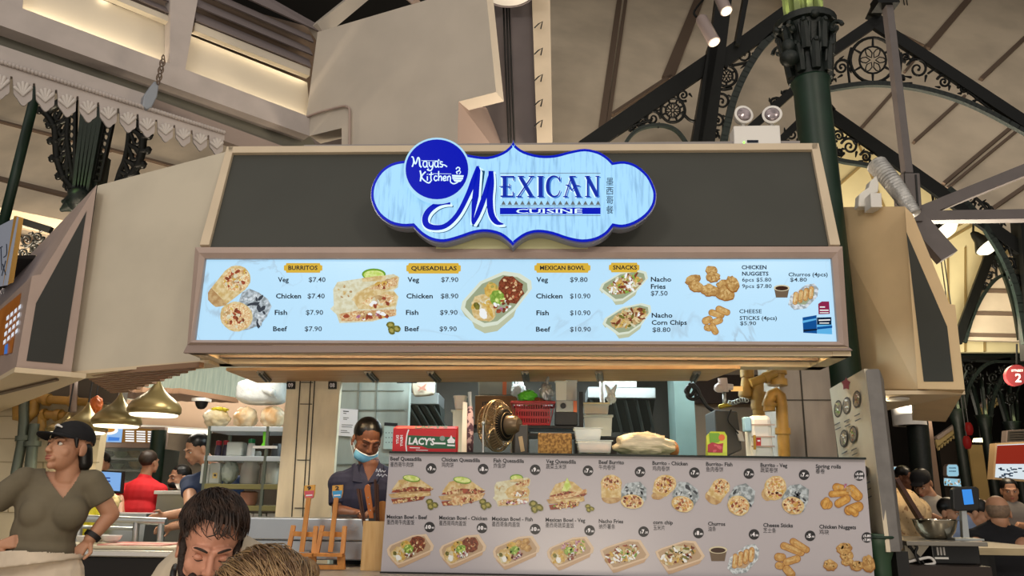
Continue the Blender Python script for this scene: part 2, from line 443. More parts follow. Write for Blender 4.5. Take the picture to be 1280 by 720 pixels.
roof('roof_slab', R2, [(985, -40), (1900, -40), (1900, 640), (1250, 290), (1085, 180), (1030, 140)], m_roof,
     [((1158, 62), (1215, -5), 1.3), ((1225, 101), (1290, 40), .8), ((1130, 92), (1157, 58), .4), ((1141, 180), (1205, 122), .5), ((1178, 232), (1270, 155), .6), ((1182, 238), (1274, 162), .4), ((1232, 268), (1290, 228), .6),
      ((1073, 165), (1120, 112), .5), ((1092, 28), (1155, 60), .3), ((1290, 320), (1480, 150), .6), ((1400, 380), (1640, 170), .6), ((1500, 430), (1740, 220), .6), ((1310, 150), (1440, 30), .8), ((1400, 200), (1590, 40), .8)], wd=.07)
R3 = plane(P(1150, 250, 12.5), (0, 1, -.15))
roof('roof_slab', R3, [(970, 120), (1300, 200), (1900, 300), (1900, 440), (1030, 440), (960, 210)], m_roof2,
     [((1040, 240), (1085, 200), .5), ((1060, 150), (1105, 260), .3), ((1150, 300), (1210, 262), .5), ((1150, 310), (1222, 268), .5), ((1150, 320), (1228, 275), .5), ((1206, 310), (1206, 440), .3), ((1184, 315), (1186, 440), .3), ((1228, 300), (1230, 440), .3)], wd=.06, rm=mat('ochre_rib', '#8f7a4e', .6))
R5 = plane(P(1240, 380, 13.6), (0, 1, -.5))
roof('roof_slab', plane(P(1240, 380, 11.8), (0, 1, -.1)), [(1204, 425), (1244, 318), (1282, 318), (1320, 330), (1320, 428)], m_roof,
     [((1215, 364), (1310, 366), .7), ((1210, 392), (1310, 394), .7), ((1205, 419), (1310, 421), .7)], wd=.07)
R4 = pl3(P(0, 340, 9.0), P(300, 300, 9.6), P(100, 100, 12.0))
roof('roof_slab', R4, [(-60, 60), (330, 160), (330, 320), (-60, 330)], m_roof,
     [((-20, 148), (140, 190), .6), ((100, 178), (330, 240), .6), ((-20, 220), (100, 250), .9), ((-60, 280), (110, 318), 1.0)], wd=.08)
struct(MB().bar(P(-40, 262, 8.8), P(95, 290, 8.8), .12, .2).build('beam', m_beige2))

# --- lace valance hung along the eave
val = MB(); flw = MB(); dent = MB()
qv = plane(pA[0]+nA*.16, pA[1])
N = 13
def vx(i): # scallop edges in the picture, growing nearer to the left
    return -45 + 30.5*i - 0.42*i*i
for i in range(N):
    x0, x1 = vx(i), vx(i+1)
    ytop = lambda x: 77 + .316*x
    dep = lambda x: 47-.060*max(x, 0)
    prof = [(0, .30), (.05, .30), (.07, .42), (.09, .74), (.16, .80), (.27, .86), (.36, .94), (.44, .985), (.5, 1.0), (.56, .985), (.64, .94), (.73, .86), (.84, .80), (.91, .74), (.93, .42), (.95, .30), (1, .30)]
    pts = [(x0, ytop(x0)), ]
    pts += [(x0+(x1-x0)*u, ytop(x0+(x1-x0)*u)+dep(x0)*v) for u, v in prof]
    pts += [(x1, ytop(x1))]
    val.prism([hit(x, y, qv) for x, y in pts], -nA*.018)
    cx = (x0+x1)/2; cy = ytop(cx)+dep(cx)*.74
    for k in (-2, -1, 0, 1, 2):
        a = R(k*26); L = dep(cx)*.34
        flw.cap(hit(cx, cy, qv)+nA*.006, hit(cx+L*math.sin(a)*.8, cy-L*math.cos(a), qv)+nA*.006, .010, .017, 8)
    for k in range(6):
        xx = x0+(x1-x0)*(k+.5)/6; dent.ell(hit(xx, ytop(xx)+1, qv)+nA*.015, .022, nu=8, nv=5)
vt = thing('lace_valance', 'pale cast lace valance of scallops hanging from the upper left eave', 'valance', hit(130, 140, qv))
val.build('scalloped_board', m_white, vt); flw.build('leaf_relief', mat('pale_relief', '#c6beb8', .6), vt, smooth=True); dent.build('bead_row', m_white, vt, smooth=True)
# rain head at the gutter end with its chain
rh = thing('gutter_end', 'blue grey metal gutter end hung on a chain under the eave', 'gutter end', P(188, 118, 6.6))
q2 = plane(pA[0]+nA*.2, pA[1])
MB().prism([hit(x, y, q2) for x, y in ((193, 101), (199, 104), (197, 120), (190, 134), (184, 137), (178, 132), (180, 119))], -nA*.16).build('spout', mat('blue_grey_metal', '#8f949c', .4, metal=.3), rh, bevel=.01)
ch = MB()
for i in range(7):
    t = i/6; c_ = hit(204-6*t, 74+27*t, q2)
    ch.tube(arc(c_, .026, 0, 330, 10, (1, 0, 0) if i % 2 else (0, 1, 0), (0, 0, 1.6)), .006, 5, closed=True)
ch.build('chain', m_rib, rh, smooth=True)
# ================================================================== IRON ARCHES AND COLUMNS
def spiral(c, r, turns, a0, sgn, pl, taper=1.0, n=26):
    """points of a scroll around pixel c on plane pl"""
    out = []
    for i in range(n+1):
        t = i/n; rr = r*(1-.86*t); a = R(a0)+sgn*turns*2*math.pi*t
        out.append(hit(c[0]+rr*math.cos(a), c[1]+rr*math.sin(a), pl))
    return out
def iron(name, label, pl, chords, ribs, circles, scrolls, links, posts=(), wd=.05, loc=None, cat='truss'):
    """chords: ((x,y),(x,y),px width); ribs: (pixel path, px); circles: (c, r, petals); scrolls: (c, r, a0, sgn)"""
    sc = (hit(chords[0][0][0], chords[0][0][1], pl)-EYEV).dot(cf)/FPX   # metres per pixel here
    t = thing(name, label, cat, hit(*(loc or chords[0][0]), pl))
    n = pl[1]
    for a, b, w_ in chords: MB().bar(hit(*a, pl), hit(*b, pl), w_*sc, .05, up=n).build('chord', m_iron, t)
    for pth, w_ in ribs:
        q = spline([hit(x, y, pl) for x, y in pth], 6); m_ = MB()
        for i in range(len(q)-1):
            d = (q[i+1]-q[i])*.04; m_.bar(q[i]-d, q[i+1]+d, w_*sc, .05, up=n)
        m_.build('arch_rib', m_green_d, t)
    s_ = MB()
    for c, r, p in circles:
        ring = [hit(c[0]+r*math.cos(k/28*6.283), c[1]+r*math.sin(k/28*6.283), pl) for k in range(28)]
        s_.tube(ring, 2.0*sc, 6, closed=True)
        if p:
            s_.tube([hit(c[0]+r*.6*math.cos(k/20*6.283), c[1]+r*.6*math.sin(k/20*6.283), pl) for k in range(20)], 1.3*sc, 6, closed=True)
            for k in range(p):
                a = k/p*6.283
                u = (math.cos(a), math.sin(a)); v = (-u[1], u[0])
                pet = [(c[0]+r*.12*u[0], c[1]+r*.12*u[1])] + [(c[0]+r*(f*u[0]+g*v[0]), c[1]+r*(f*u[1]+g*v[1])) for f, g in ((.3, .13), (.48, .1), (.58, 0), (.48, -.1), (.3, -.13))]
                s_.tube([hit(x, y, pl) for x, y in pet], .8*sc, 5, closed=True)
                a2 = a+3.1416/p
                s_.cap(hit(c[0]+r*.62*math.cos(a2), c[1]+r*.62*math.sin(a2), pl), hit(c[0]+r*.98*math.cos(a2), c[1]+r*.98*math.sin(a2), pl), 1.6*sc, 1.0*sc, 6)
    for c, r, a0, sg in scrolls:
        q = spiral(c, r, 1.55, a0, sg, pl); k = len(q)
        s_.tube(q, [sc*(1.9-.9*i/k) for i in range(k)], 6)
        s_.ell(q[-1], 1.9*sc, nu=8, nv=6)
        for da in (40, 120, 200, 290):                                   # small leaves sprouting from the scroll
            a = R(a0+da); e = hit(c[0]+r*1.02*math.cos(a), c[1]+r*1.02*math.sin(a), pl); f = hit(c[0]+r*1.38*math.cos(a+.35), c[1]+r*1.38*math.sin(a+.35), pl)
            s_.cap(e, f, 1.7*sc, .7*sc, 6)
    for pth, w_ in links:
        s_.tube(spline([hit(x, y, pl) for x, y in pth], 5), w_*sc/2, 6)
    s_.build('scrollwork', m_iron, t, smooth=True)
    for a, b, w_ in posts: MB().bar(hit(*a, pl), hit(*b, pl), w_*sc, .18, up=n).build('post', m_iron, t)
    return t
# big truss at the upper right, in front of the cream roof
iron('iron_arch_truss', 'black iron arch truss with a flower roundel right of the green column capital', plane(P(1100, 80, 7.3), (0, 1, 0)),
     [((1088, 26), (1500, 298), 15), ((1102, 22), (1020, 78), 13)],
     [([(1000, 122), (1035, 112), (1065, 107), (1092, 105), (1125, 107), (1160, 113), (1200, 125), (1240, 143), (1300, 176)], 6)],
     [((1091, 75), 28, 6)],
     [((1147, 86), 13.5, 200, 1), ((1180, 102), 9, 200, 1), ((1204, 111), 6.5, 190, 1), ((1052, 84), 10, 330, -1), ((1132, 72), 6, 90, 1), ((1038, 98), 6, 330, -1), ((1165, 76), 5, 60, 1), ((1222, 122), 5, 200, 1), ((1125, 98), 5, 30, -1)],
     [([(1118, 55), (1126, 72), (1124, 100)], 3), ([(1160, 92), (1170, 86), (1178, 90)], 3), ([(1190, 98), (1200, 102), (1212, 116), (1240, 138)], 3), ([(1064, 60), (1060, 80), (1062, 104)], 3), ([(1104, 98), (1112, 104), (1140, 104)], 3)],
     [((1092, 20), (1108, -14), 14)])
# truss left of the capital with its steep post
iron('iron_arch_truss', 'black iron arch truss with scrolled brackets between the two spotlights and the capital', plane(P(880, 100, 7.8), (0, 1, 0)),
     [((730, 186), (890, 76), 22), ((900, 78), (1010, -2), 22)],
     [([(778, 186), (790, 168), (806, 159), (828, 157), (846, 164), (860, 182)], 4), ([(903, 186), (908, 160), (918, 122), (935, 85), (958, 52), (995, 22)], 9)],
     [((841, 138), 15, 8), ((908, 95), 13, 6)],
     [((816, 148), 10, 0, -1), ((803, 153), 6, 0, -1), ((854, 119), 8, 60, 1), ((929, 69), 12, 150, 1), ((946, 50), 9, 150, 1), ((902, 127), 11, 200, 1), ((897, 151), 9, 200, 1), ((962, 36), 6, 150, 1), ((790, 160), 4, 0, -1), ((973, 26), 4.5, 150, 1), ((893, 168), 6, 180, 1)],
     [([(770, 170), (790, 158), (815, 150)], 4), ([(852, 140), (862, 150), (872, 152)], 4), ([(915, 82), (925, 80), (935, 78)], 4), ([(895, 110), (905, 112), (915, 110)], 4)],
     [((906, -20), (880, 190), 20), ((890, 60), (868, 190), 12), ((935, -20), (920, 60), 6)])
# second truss behind the column, both sides of it
iron('iron_arch_truss', 'black iron truss with leaf scrolls passing behind the green column shaft', plane(P(1050, 170, 7.95), (0, 1, 0)),
     [((930, 168), (1006, 100), 10), ((1005, 98), (1040, 140), 10), ((1030, 138), (1430, 420), 16), ((955, 196), (1004, 148), 9)],
     [([(968, 205), (990, 182), (1015, 180), (1045, 199), (1075, 205), (1100, 210)], 5), ([(1185, 236), (1215, 262), (1240, 298), (1258, 330), (1272, 370), (1282, 430)], 7)],
     [], [((1062, 183), 11, 200, 1), ((1048, 170), 7, 180, 1), ((1082, 196), 7, 200, 1), ((990, 168), 9, 0, -1), ((976, 180), 6, 0, -1), ((968, 128), 6, 0, -1), ((982, 118), 5, 0, -1), ((1212, 248), 9, 200, 1), ((1230, 262), 9, 220, 1), ((1245, 280), 9, 230, 1), ((1256, 305), 8, 250, 1), ((1262, 330), 7, 260, 1), ((1050, 190), 5, 20, 1), ((1072, 176), 4.5, 120, 1), ((1268, 350), 6, 260, 1)],
     [([(1205, 240), (1225, 252), (1250, 285), (1265, 320)], 4)], [((1276, 270), (1290, 450), 14)])
iron('iron_arch_bracket', 'green iron arch bracket with scrolls at the far right below the trusses', plane(P(1230, 380, 11.3), (0, 1, 0)),
     [((1242, 305), (1196, 428), 11)],
     [([(1206, 428), (1214, 400), (1228, 370), (1246, 348), (1268, 340)], 4), ([(1240, 310), (1256, 345), (1268, 385), (1275, 425)], 5)],
     [], [((1235, 345), 7, 120, 1), ((1228, 358), 6, 120, 1), ((1220, 376), 5, 120, 1), ((1247, 330), 6, 100, 1)], [([(1243, 318), (1246, 348)], 3)], loc=(1210, 420), cat='bracket')

# --- green column on the right, from floor to capital
def colbase(px, py, Y): p = P(px, py, Y); return Vector((p.x, p.y, 0))
YC = 5.45
cb_ = colbase(1014, 110, YC)
def zc(py): return P(1014+(py-110)*.1057, py, YC).z
rc = (P(1036, 110, YC)-P(992.5, 110, YC)).length/2
col = thing('iron_column', 'tall green iron column with a leafy capital behind the stall\'s right end', 'column', cb_)
MB().lathe([(rc*1.35, 0), (rc*1.35, .25), (rc*1.08, .32), (rc*1.05, 1.0), (rc, zc(112)), (rc*1.08, zc(106)), (rc*1.12, zc(103)), (rc, zc(100))], cb_, 28).build('shaft', m_green, col, smooth=40)
cpt = MB(); z0, z1 = zc(101), zc(31); hh = z1-z0
cpt.lathe([(rc*.98, z0), (rc*1.0, z0+hh*.3), (rc*1.15, z0+hh*.6), (rc*1.5, z0+hh*.88), (rc*1.75, z0+hh*.9), (rc*1.8, z1), (rc*.8, z1)], cb_, 24)
for ring, (zz, rr, ln, k0) in enumerate(((.05, 1.06, .45, 0), (.38, 1.22, .46, .5))):
    for k in range(8):
        a = (k+k0)/8*6.283; u = Vector((math.cos(a), math.sin(a), 0)); b0 = cb_+Vector((0, 0, z0+hh*zz)); tv = Vector((-u.y, u.x, 0))
        pth = spline([b0+u*rc*rr, b0+u*rc*(rr+.1)+Vector((0, 0, hh*ln*.55)), b0+u*rc*(rr+.3)+Vector((0, 0, hh*ln)), b0+u*rc*(rr+.48)+Vector((0, 0, hh*ln*.9))], 3)
        cpt.tube(pth, [rc*.26, rc*.3, rc*.3, rc*.3, rc*.27, rc*.24, rc*.2, rc*.17, rc*.13, rc*.08][:len(pth)], 7)
        for s in (-1, 1):
            cpt.cap(pth[2]+tv*s*rc*.2, pth[5]+tv*s*rc*.3, rc*.12, rc*.08, 6)
for k in range(4):                                                       # corner volutes
    a = R(45+90*k); u = Vector((math.cos(a), math.sin(a), 0)); c_ = cb_+u*rc*1.75+Vector((0, 0, z0+hh*.72))
    cpt.tube([c_+(u*math.cos(t*1.1)+Vector((0, 0, math.sin(t*1.1))))*rc*.42*(1-t/7) for t in [j*.45 for j in range(14)]], rc*.13, 7)
for k in range(4):                                                       # shell bosses between them
    a = R(90*k); u = Vector((math.cos(a), math.sin(a), 0)); cpt.ell(cb_+u*rc*1.62+Vector((0, 0, z0+hh*.9)), rc*.28, nu=10, nv=8)
cl_ = cb_+Vector((-rc*1.5, -rc*1.1, z0+hh*.22)); cpt.ell(cl_, (rc*.55, rc*.5, rc*.5), nu=12, nv=8); cpt.ell(cl_+Vector((0, 0, rc*.75)), (rc*.4, rc*.4, rc*.5), nu=12, nv=8)
cpt.build('capital', m_green_d, col, smooth=35)
fl = MB()
for k in range(10):
    a = k/10*6.283+.3; u = Vector((math.cos(a), math.sin(a), 0)); p = cb_+u*rc*.92
    fl.bar(p+Vector((0, 0, z1)), p+u*rc*.25+Vector((0, 0, z1+1.2)), rc*.34, rc*.34, up=u)
fl.lathe([(rc*.8, z1), (rc*.8, z1+1.2)], cb_, 16)
m_lit = mat('lit_green_iron', '#7d8a55', .5)  # uplight glow put into the colour, brighter than the column's own green
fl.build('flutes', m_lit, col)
for an in (200, 260, 320, 20):
    u = Vector((math.cos(R(an)), math.sin(R(an)), 0))
    light('SPOT', 'capital_uplight', cb_+u*rc*1.62+Vector((0, 0, z1+.02)), 1.6, (1, .97, .55), .02, cb_+u*rc*1.0+Vector((0, 0, z1+.6)), 90, .8)

# --- column with lattice brackets at the left
cbl = colbase(118, 180, 8.2)
def LZ(px, py): return P(px, py, 8.2)
lc = thing('iron_column', 'dark iron column with spreading lattice brackets behind the lace valance', 'column', cbl)
ax = MB()
for dx in (-11, -5, 1, 7, 13):
    a_ = LZ(123+dx*1.1, 100); b_ = LZ(103+dx*.62, 242); ax.bar(a_, b_, .055, .12, up=(0, 1, 0))
ax.box((cbl.x, cbl.y+.12, 2.6), (.2, .2, 5.2))
ax.build('shaft', m_green_d, lc)
sp = MB()
for off0, off1 in ((-37, -24), (27, 22)):
    a_ = Vector((123+off0*.9, 100)); b_ = Vector((103+off1*.7+3, 238 if off0 < 0 else 226))
    for s in (-5.5, 5.5):
        sp.bar(LZ(a_.x+s, a_.y), LZ(b_.x+s*.8, b_.y), .028, .05, up=(0, 1, 0))
    for i in range(15):
        t = (i+.5)/15; c_ = a_.lerp(b_, t); w_ = 5.2-t
        sp.tube([LZ(c_.x+w_*math.cos(k/10*6.283)*.72, c_.y+4.6*math.sin(k/10*6.283)) for k in range(10)], .014, 5, closed=True)
        sp.bar(LZ(c_.x-w_, c_.y+4.6), LZ(c_.x+w_, c_.y+4.6), .015, .03, up=(0, 1, 0))
sp.build('lattice_strip', m_iron, lc)
for side in (-1, 1):
    wg = MB()
    edge = [(56, 140), (68, 158), (70, 178), (72, 200), (80, 222), (92, 236)] if side < 0 else [(190, 148), (180, 172), (178, 190), (172, 208), (163, 220), (150, 228)]
    inn = [(82, 125), (85, 150), (84, 170), (86, 190), (90, 215), (95, 236)] if side < 0 else [(166, 140), (162, 160), (160, 180), (156, 200), (150, 215), (146, 228)]
    wg.tube(spline([LZ(*p) for p in edge], 5), .042, 7)
    wg.tube(spline([LZ(*p) for p in inn], 5), .032, 7)
    for i, (p, q) in enumerate(zip(edge, inn)):
        wg.cap(LZ(*p), LZ(p[0]+side*11, p[1]-3), .05, .012, 7); wg.ell(LZ(p[0]+side*7, p[1]-2), (.045, .03, .055), nu=8, nv=6)
        wg.cap(LZ(*p), LZ(*q), .03, .03, 6); wg.cap(LZ((p[0]+q[0])/2, (p[1]+q[1])/2), LZ(p[0], p[1]+11), .028, .02, 6); wg.cap(LZ(q[0], q[1]+4), LZ((p[0]+q[0])/2, p[1]+14), .03, .02, 6)
        if i < 5:
            mx, my = (p[0]+q[0]+edge[i+1][0]+inn[i+1][0])/4, (p[1]+q[1]+edge[i+1][1]+inn[i+1][1])/4
            rr = abs(p[0]-q[0])*.38
            wg.tube([LZ(mx+rr*(1-.11*k)*math.cos(k*.55), my+rr*1.2*(1-.11*k)*math.sin(k*.55)) for k in range(9)], .026, 6)
    wg.tube([LZ(*edge[0]), LZ(*inn[0])], .06, 6)
    wg.build('leaf_bracket', m_iron, lc, smooth=True)
ft = MB()
for k, p in enumerate([(80, 252), (78, 262), (88, 245), (98, 243), (90, 262)]): ft.cap(LZ(100, 250), LZ(*p), .16, .03, 8)
ft.build('leaf_base', m_green_d, lc, smooth=True)
q_ = LZ(104, 236); light('SPOT', 'column_uplight', q_+Vector((0, -.22, -.15)), 12, (.75, 1, .3), .02, q_+Vector((.0, 0, .5)), 80, .8)
tag(MB().tube([P(50, 96, 6.6), P(24, 200, 6.6), P(-4, 312, 6.6)], .045, 10).build('green_pipe', m_green, smooth=True), 'slanting dark green pipe at the far left edge', 'pipe')
lw = iron('iron_scroll_panel', 'dark iron scroll panel glimpsed behind the white sign at far left', plane(P(30, 300, 7.6), (0, 1, 0)),
     [((22, 275), (64, 288), 8)], [], [], [((34, 300), 8, 0, 1), ((48, 296), 7, 0, 1), ((30, 316), 7, 0, 1), ((44, 310), 6, 90, 1)], [], cat='iron panel')

# --- roof-steel on the right: hanger, node box, braces, silver duct
Ys = 6.4
hg = thing('steel_hanger', 'grey steel hanger with a box joint and three braces right of the iron column', 'steel hanger', P(1138, 265, Ys))
MB().bar(P(1106, -20, Ys), P(1134, 218, Ys), .065, .09, up=(0, 1, 0)).build('rod', m_steelp, hg)
MB().box(P(1106, 4, Ys), (.2, .16, .1)).build('clamp', m_iron, hg)
bx = MB(); 
bx.prism([P(1128, 216, Ys-.1), P(1150, 216, Ys-.1), P(1153, 262, Ys-.1), P(1131, 262, Ys-.1)], (0, .2, 0)); bx.build('joint_box', m_steelp, hg, bevel=.01)
MB().prism([P(1144, 218, Ys-.11), P(1146, 218, Ys-.11), P(1149, 262, Ys-.11), P(1147, 262, Ys-.11)], (0, .03, 0)).build('slot', m_blackp, hg)
MB().prism([P(1128, 216, Ys-.02), P(1131, 216, Ys-.12), P(1133, 262, Ys-.12), P(1129, 262, Ys-.02)], (0, .05, 0)).build('flange', m_blackp, hg)
for (a, b, w_, lb) in (((1140, 270), (1640, 68), .10, 'upper grey steel brace rising from the joint box to the right edge'), ((1142, 272), (1640, 264), .09, 'level grey steel brace running from the joint box to the right edge'), ((1140, 272), (1184, 322), .17, 'short grey steel brace dropping right from the joint box')):
    d = MB().bar(P(*a, Ys), P(*b, Ys-.05), w_, .1, up=(0, 1, 0)).build('brace', m_steelp, hg)
    MB().box(P(a[0]+3, a[1]-1, Ys-.06), (.09, .04, .09)).build('end_plate', m_steelp, d)
dp = spline([P(1096, 206, 6.1), P(1112, 224, 6.0), P(1128, 246, 5.95), P(1142, 268, 5.9)], 8)
k = len(dp); dd = MB()
for i in range(k-1):
    dd.tube([dp[i], dp[i].lerp(dp[i+1], .5), dp[i+1]], [.085-.03*i/k, .087-.03*i/k, .085-.03*i/k], 14, cap=(i in (0, k-2)))
tag(dd.build('flexible_duct', mat('foil_duct', '#bdbbb8', .35, metal=.4, var=.2, vscale=14, bump=.6, bscale=40), smooth=True), 'crinkled silver flexible duct slanting past the steel joint', 'duct')
# white taped box on the beige canopy
bt = thing('wrapped_box', 'white box wrapped in plastic sheet on top of the right beige canopy', 'box', P(1090, 258, 5.2))
MB().prism([P(1088, 241, 5.15), P(1102, 241, 5.15), P(1103, 259, 5.15), P(1089, 259, 5.15)], (0, .12, 0)).build('box_body', m_whitep, bt, bevel=.006)
sh = MB(); rnd = random.Random(4)
sh.prism([P(x, y, 5.25) for x, y in ((1073, 258), (1074, 243), (1080, 238), (1086, 234), (1088, 226), (1096, 219), (1099, 230), (1098, 240), (1088, 244), (1088, 258))], (0, .08, 0))
sh.build('plastic_sheet', mat('milky_sheet', '#d9d6cf', .35), bt, bevel=.008)
# high-bay lamps under the far roof
for (px, py, r_, lb) in ((1232, 306, .17, 'lit bowl lamp under the far roof beside the arch bracket'), (1180, 285, .2, 'lit bowl lamp partly hidden behind the grey steel braces')):
    p = P(px, py, 10.6); t = thing('high_bay_lamp', lb, 'lamp', p)
    Mx = Matrix.Rotation(R(-28), 3, 'Y') @ Matrix.Rotation(R(-18), 3, 'X')
    MB().lathe([(.03, .26), (.06, .2), (.08, .12), (r_, .0), (r_*1.02, -.02), (r_*.97, -.02)], p, 24, Mx).build('lamp_hood', m_iron, t, smooth=40)
    MB().lathe([(r_*.96, -.01), (r_*.9, -.06), (r_*.5, -.12), (0, -.13)], p, 24, Mx).build('diffuser', mat('lamp_glow', '#fff2cf', .5, emit=2.0), t, smooth=True)
    MB().tube([p+Mx @ Vector((0, 0, .24)), p+Vector((.05, 0, 1.2))], .015, 6).build('hanging_rod', m_iron, t)
# twin spotlights clamped by the truss post
for (a, b, lb) in (((877, 24), (893, 53), 'lower pinkish grey cylinder spotlight clamped to the truss post'), ((898, -8), (908, 14), 'upper cylinder spotlight cut off by the top edge of the frame')):
    pa, pb = P(*a, 7.0), P(*b, 6.9); t = thing('cylinder_spotlight', lb, 'spotlight', pa); d = (pb-pa).normalized()
    MB().tube([pa-d*.02, pa, pb-d*.005, pb], [.05, .062, .064, .058], 20).build('lamp_tube', mat('pinkish_grey_metal', '#9c8c88', .4), t, smooth=40)
    MB().tube([pb, pb+d*.003], [.052, .052], 20).build('lens', mat('spot_glow', '#ffe9b8', .4, emit=2.2), t)
    MB().tube(spline([pa-d*.01+Vector((-.05, 0, .02)), pa+Vector((-.07, .02, .1)), pa+Vector((0, .05, .22)), pa+Vector((.05, .1, .3))], 4), .012, 6).build('clamp_arm', m_iron, t)
    light('SPOT', 'spotlight_beam', pb+d*.02, 14, (1, .85, .6), .03, pb+d*3, 40, .5)
# ================================================================== THE STALL: CANOPY, LIGHTBOX, SIGN
YF = 4.2
cen = Vector((P(650, 440, YF).x, YF, P(650, 440, YF).z))
can = thing('stall_canopy', 'stall canopy with charcoal fascia and beige frame above the glowing menu', 'canopy', cen+Vector((0, .3, .3)))
pC = pl3(P(262, 307, 4.27), P(1045, 305, 4.27), P(650, 187, 4.5))
nC = pC[1] if pC[1].dot(EYEV-pC[0]) > 0 else -pC[1]
def onC(pts, f=0): return [hit(x, y, pC)+nC*f for x, y in pts]
MB().prism(onC([(290, 190), (1016, 186), (1042, 307), (258, 309)]), -nC*.05).build('fascia_panel', m_panel, can)
fr = MB()
for pts in ([(286, 186), (1021, 182), (1022, 190), (287, 194)], [(285, 186), (294, 186), (263, 309), (251, 309)], [(1012, 182), (1022, 182), (1049, 309), (1036, 309)]):
    fr.prism(onC(pts, .025), -nC*.09)
fr.build('beige_frame', m_beige2, can, bevel=.004)
MB().prism([P(380, 181, 4.62), P(1000, 176, 4.62), P(1000, 188, 4.62), P(380, 190, 4.62)], (0, .05, 0)).build('ridge_flashing', mat('grey_flashing', '#8a8482', .5), can)
rf = MB()  # body of the canopy behind the fascia, so that it has depth from the side
rf.add([*onC([(290, 188), (1018, 184)], -.05), *onC([(1042, 307), (258, 309)], -.05)] + [v+Vector((0, .95, 0)) for v in (*onC([(290, 188), (1018, 184)], -.05), *onC([(1042, 307), (258, 309)], -.05))],
       [(0, 1, 5, 4), (1, 2, 6, 5), (3, 0, 4, 7), (4, 5, 6, 7)])
rf.build('canopy_body', m_beige2, can)
# soffit under the canopy: cream band with downlights, plywood flap behind
zS = P(640, 442, YF).z
def S(px, py, dz=0): return H(px, py, zS+dz)
xl, xr = P(230, 441, YF).x, P(1066, 437, YF).x
so = MB()
so.box(((xl+xr)/2, 4.265, zS+.016), (xr-xl, .06, .03)); so.box((xl+.05, 4.47, zS+.016), (.1, .48, .03)); so.box((xr-.05, 4.47, zS+.016), (.1, .48, .03)); so.box(((xl+xr)/2, 4.66, zS+.016), (xr-xl, .12, .03))
so.box(((xl+xr)/2, 4.45, zS+.05), (xr-xl-.05, .5, .02))
so.build('soffit_frame', m_soffit, can)
MB().box(((xl+xr)/2, 4.45, zS+.02), (xr-xl-.22, .05, .02)).build('recess_rib', m_rib, can)
for px in (380, 508, 636, 765, 900):
    c_ = Vector((P(px, 445, 4.36).x, 4.36, zS+.036))
    MB().lathe([(.055, .0), (.055, -.012), (.045, -.012), (.04, 0)], c_, 24).build('downlight', m_whitep, can)
    lens = MB().lathe([(.042, -.004), (.0, -.004)], c_, 20).build('downlight_lens', mat('downlight_glow', '#ffe2b0', .4, emit=7), can)
    light('SPOT', 'downlight_beam', c_+Vector((0, 0, -.03)), 16, (1, .74, .42), .04, c_+Vector((0, .1, -2)), 120, .8)
strip((xl+.15, 4.33, zS+.003), (xr-.15, 4.33, zS+.003), 8, (1, .76, .45), 'recess_strip_light', (0, .35, 1))
wl = MB()
pw = [S(283, 457), S(925, 454), S(884, 470), S(322, 473)]
wl.prism([Vector((p.x, p.y, zS-.012)) for p in pw], (0, 0, -.02))
fl_o = tag(wl.build('plywood_flap', m_wood), 'long plywood serving flap folded up under the canopy soffit', 'flap')
for px in (330, 464, 542, 660, 752, 875):
    a = S(px-4, 457); b = S(px+6 if px < 650 else px-2 if px < 800 else px-9, 468)
    br = MB(); a = Vector((a.x, a.y, zS-.04)); b = Vector((b.x, b.y, zS-.04))
    br.bar(a, b, .045, .012); br.bar(a+Vector((-.012, 0, -.01)), b+Vector((-.012, 0, -.01)), .008, .012); br.bar(a+Vector((.012, 0, -.01)), b+Vector((.012, 0, -.01)), .008, .012)
    br.build('steel_bracket', mat('dull_steel', '#6a655c', .45, metal=.6), fl_o)

# --- lightbox
lb = thing('menu_lightbox', 'long glowing backlit menu board in a taupe frame under the oval sign', 'menu lightbox', cen)
def F_(x, y, d=0): return P(x, y, YF-d)
OUT = [(244, 309), (1053, 308), (1061, 434), (234, 431)]; INN = [(256, 323), (1040, 322.5), (1048, 427), (243, 425)]
fr = MB()
vo = [F_(*p) for p in OUT]; vi = [F_(*p) for p in INN]; MIDP = [(249, 316), (1047, 315), (1055, 431), (238, 428)]
vm = [F_(x, y, .02) for x, y in MIDP]; vi2 = [v+Vector((0, .03, 0)) for v in vi]
fr.add(vo+vm+vi+vi2, [(i+o, (i+1) % 4+o, (i+1) % 4+4+o, i+4+o) for o in (0, 4, 8) for i in range(4)])
vb = [v+Vector((0, .32, 0)) for v in vo]
fr.add(vo+vb, [(i, i+4, (i+1) % 4+4, (i+1) % 4) for i in range(4)]+[(4, 5, 6, 7)])
fr.build('outer_frame', m_trim, lb)
MB().prism([F_(229, 441), F_(234, 431), F_(1061, 434), F_(1066, 438)], (0, .033, 0)).build('lower_fascia', mat('taupe_dark', '#8d7b74', .5), lb)
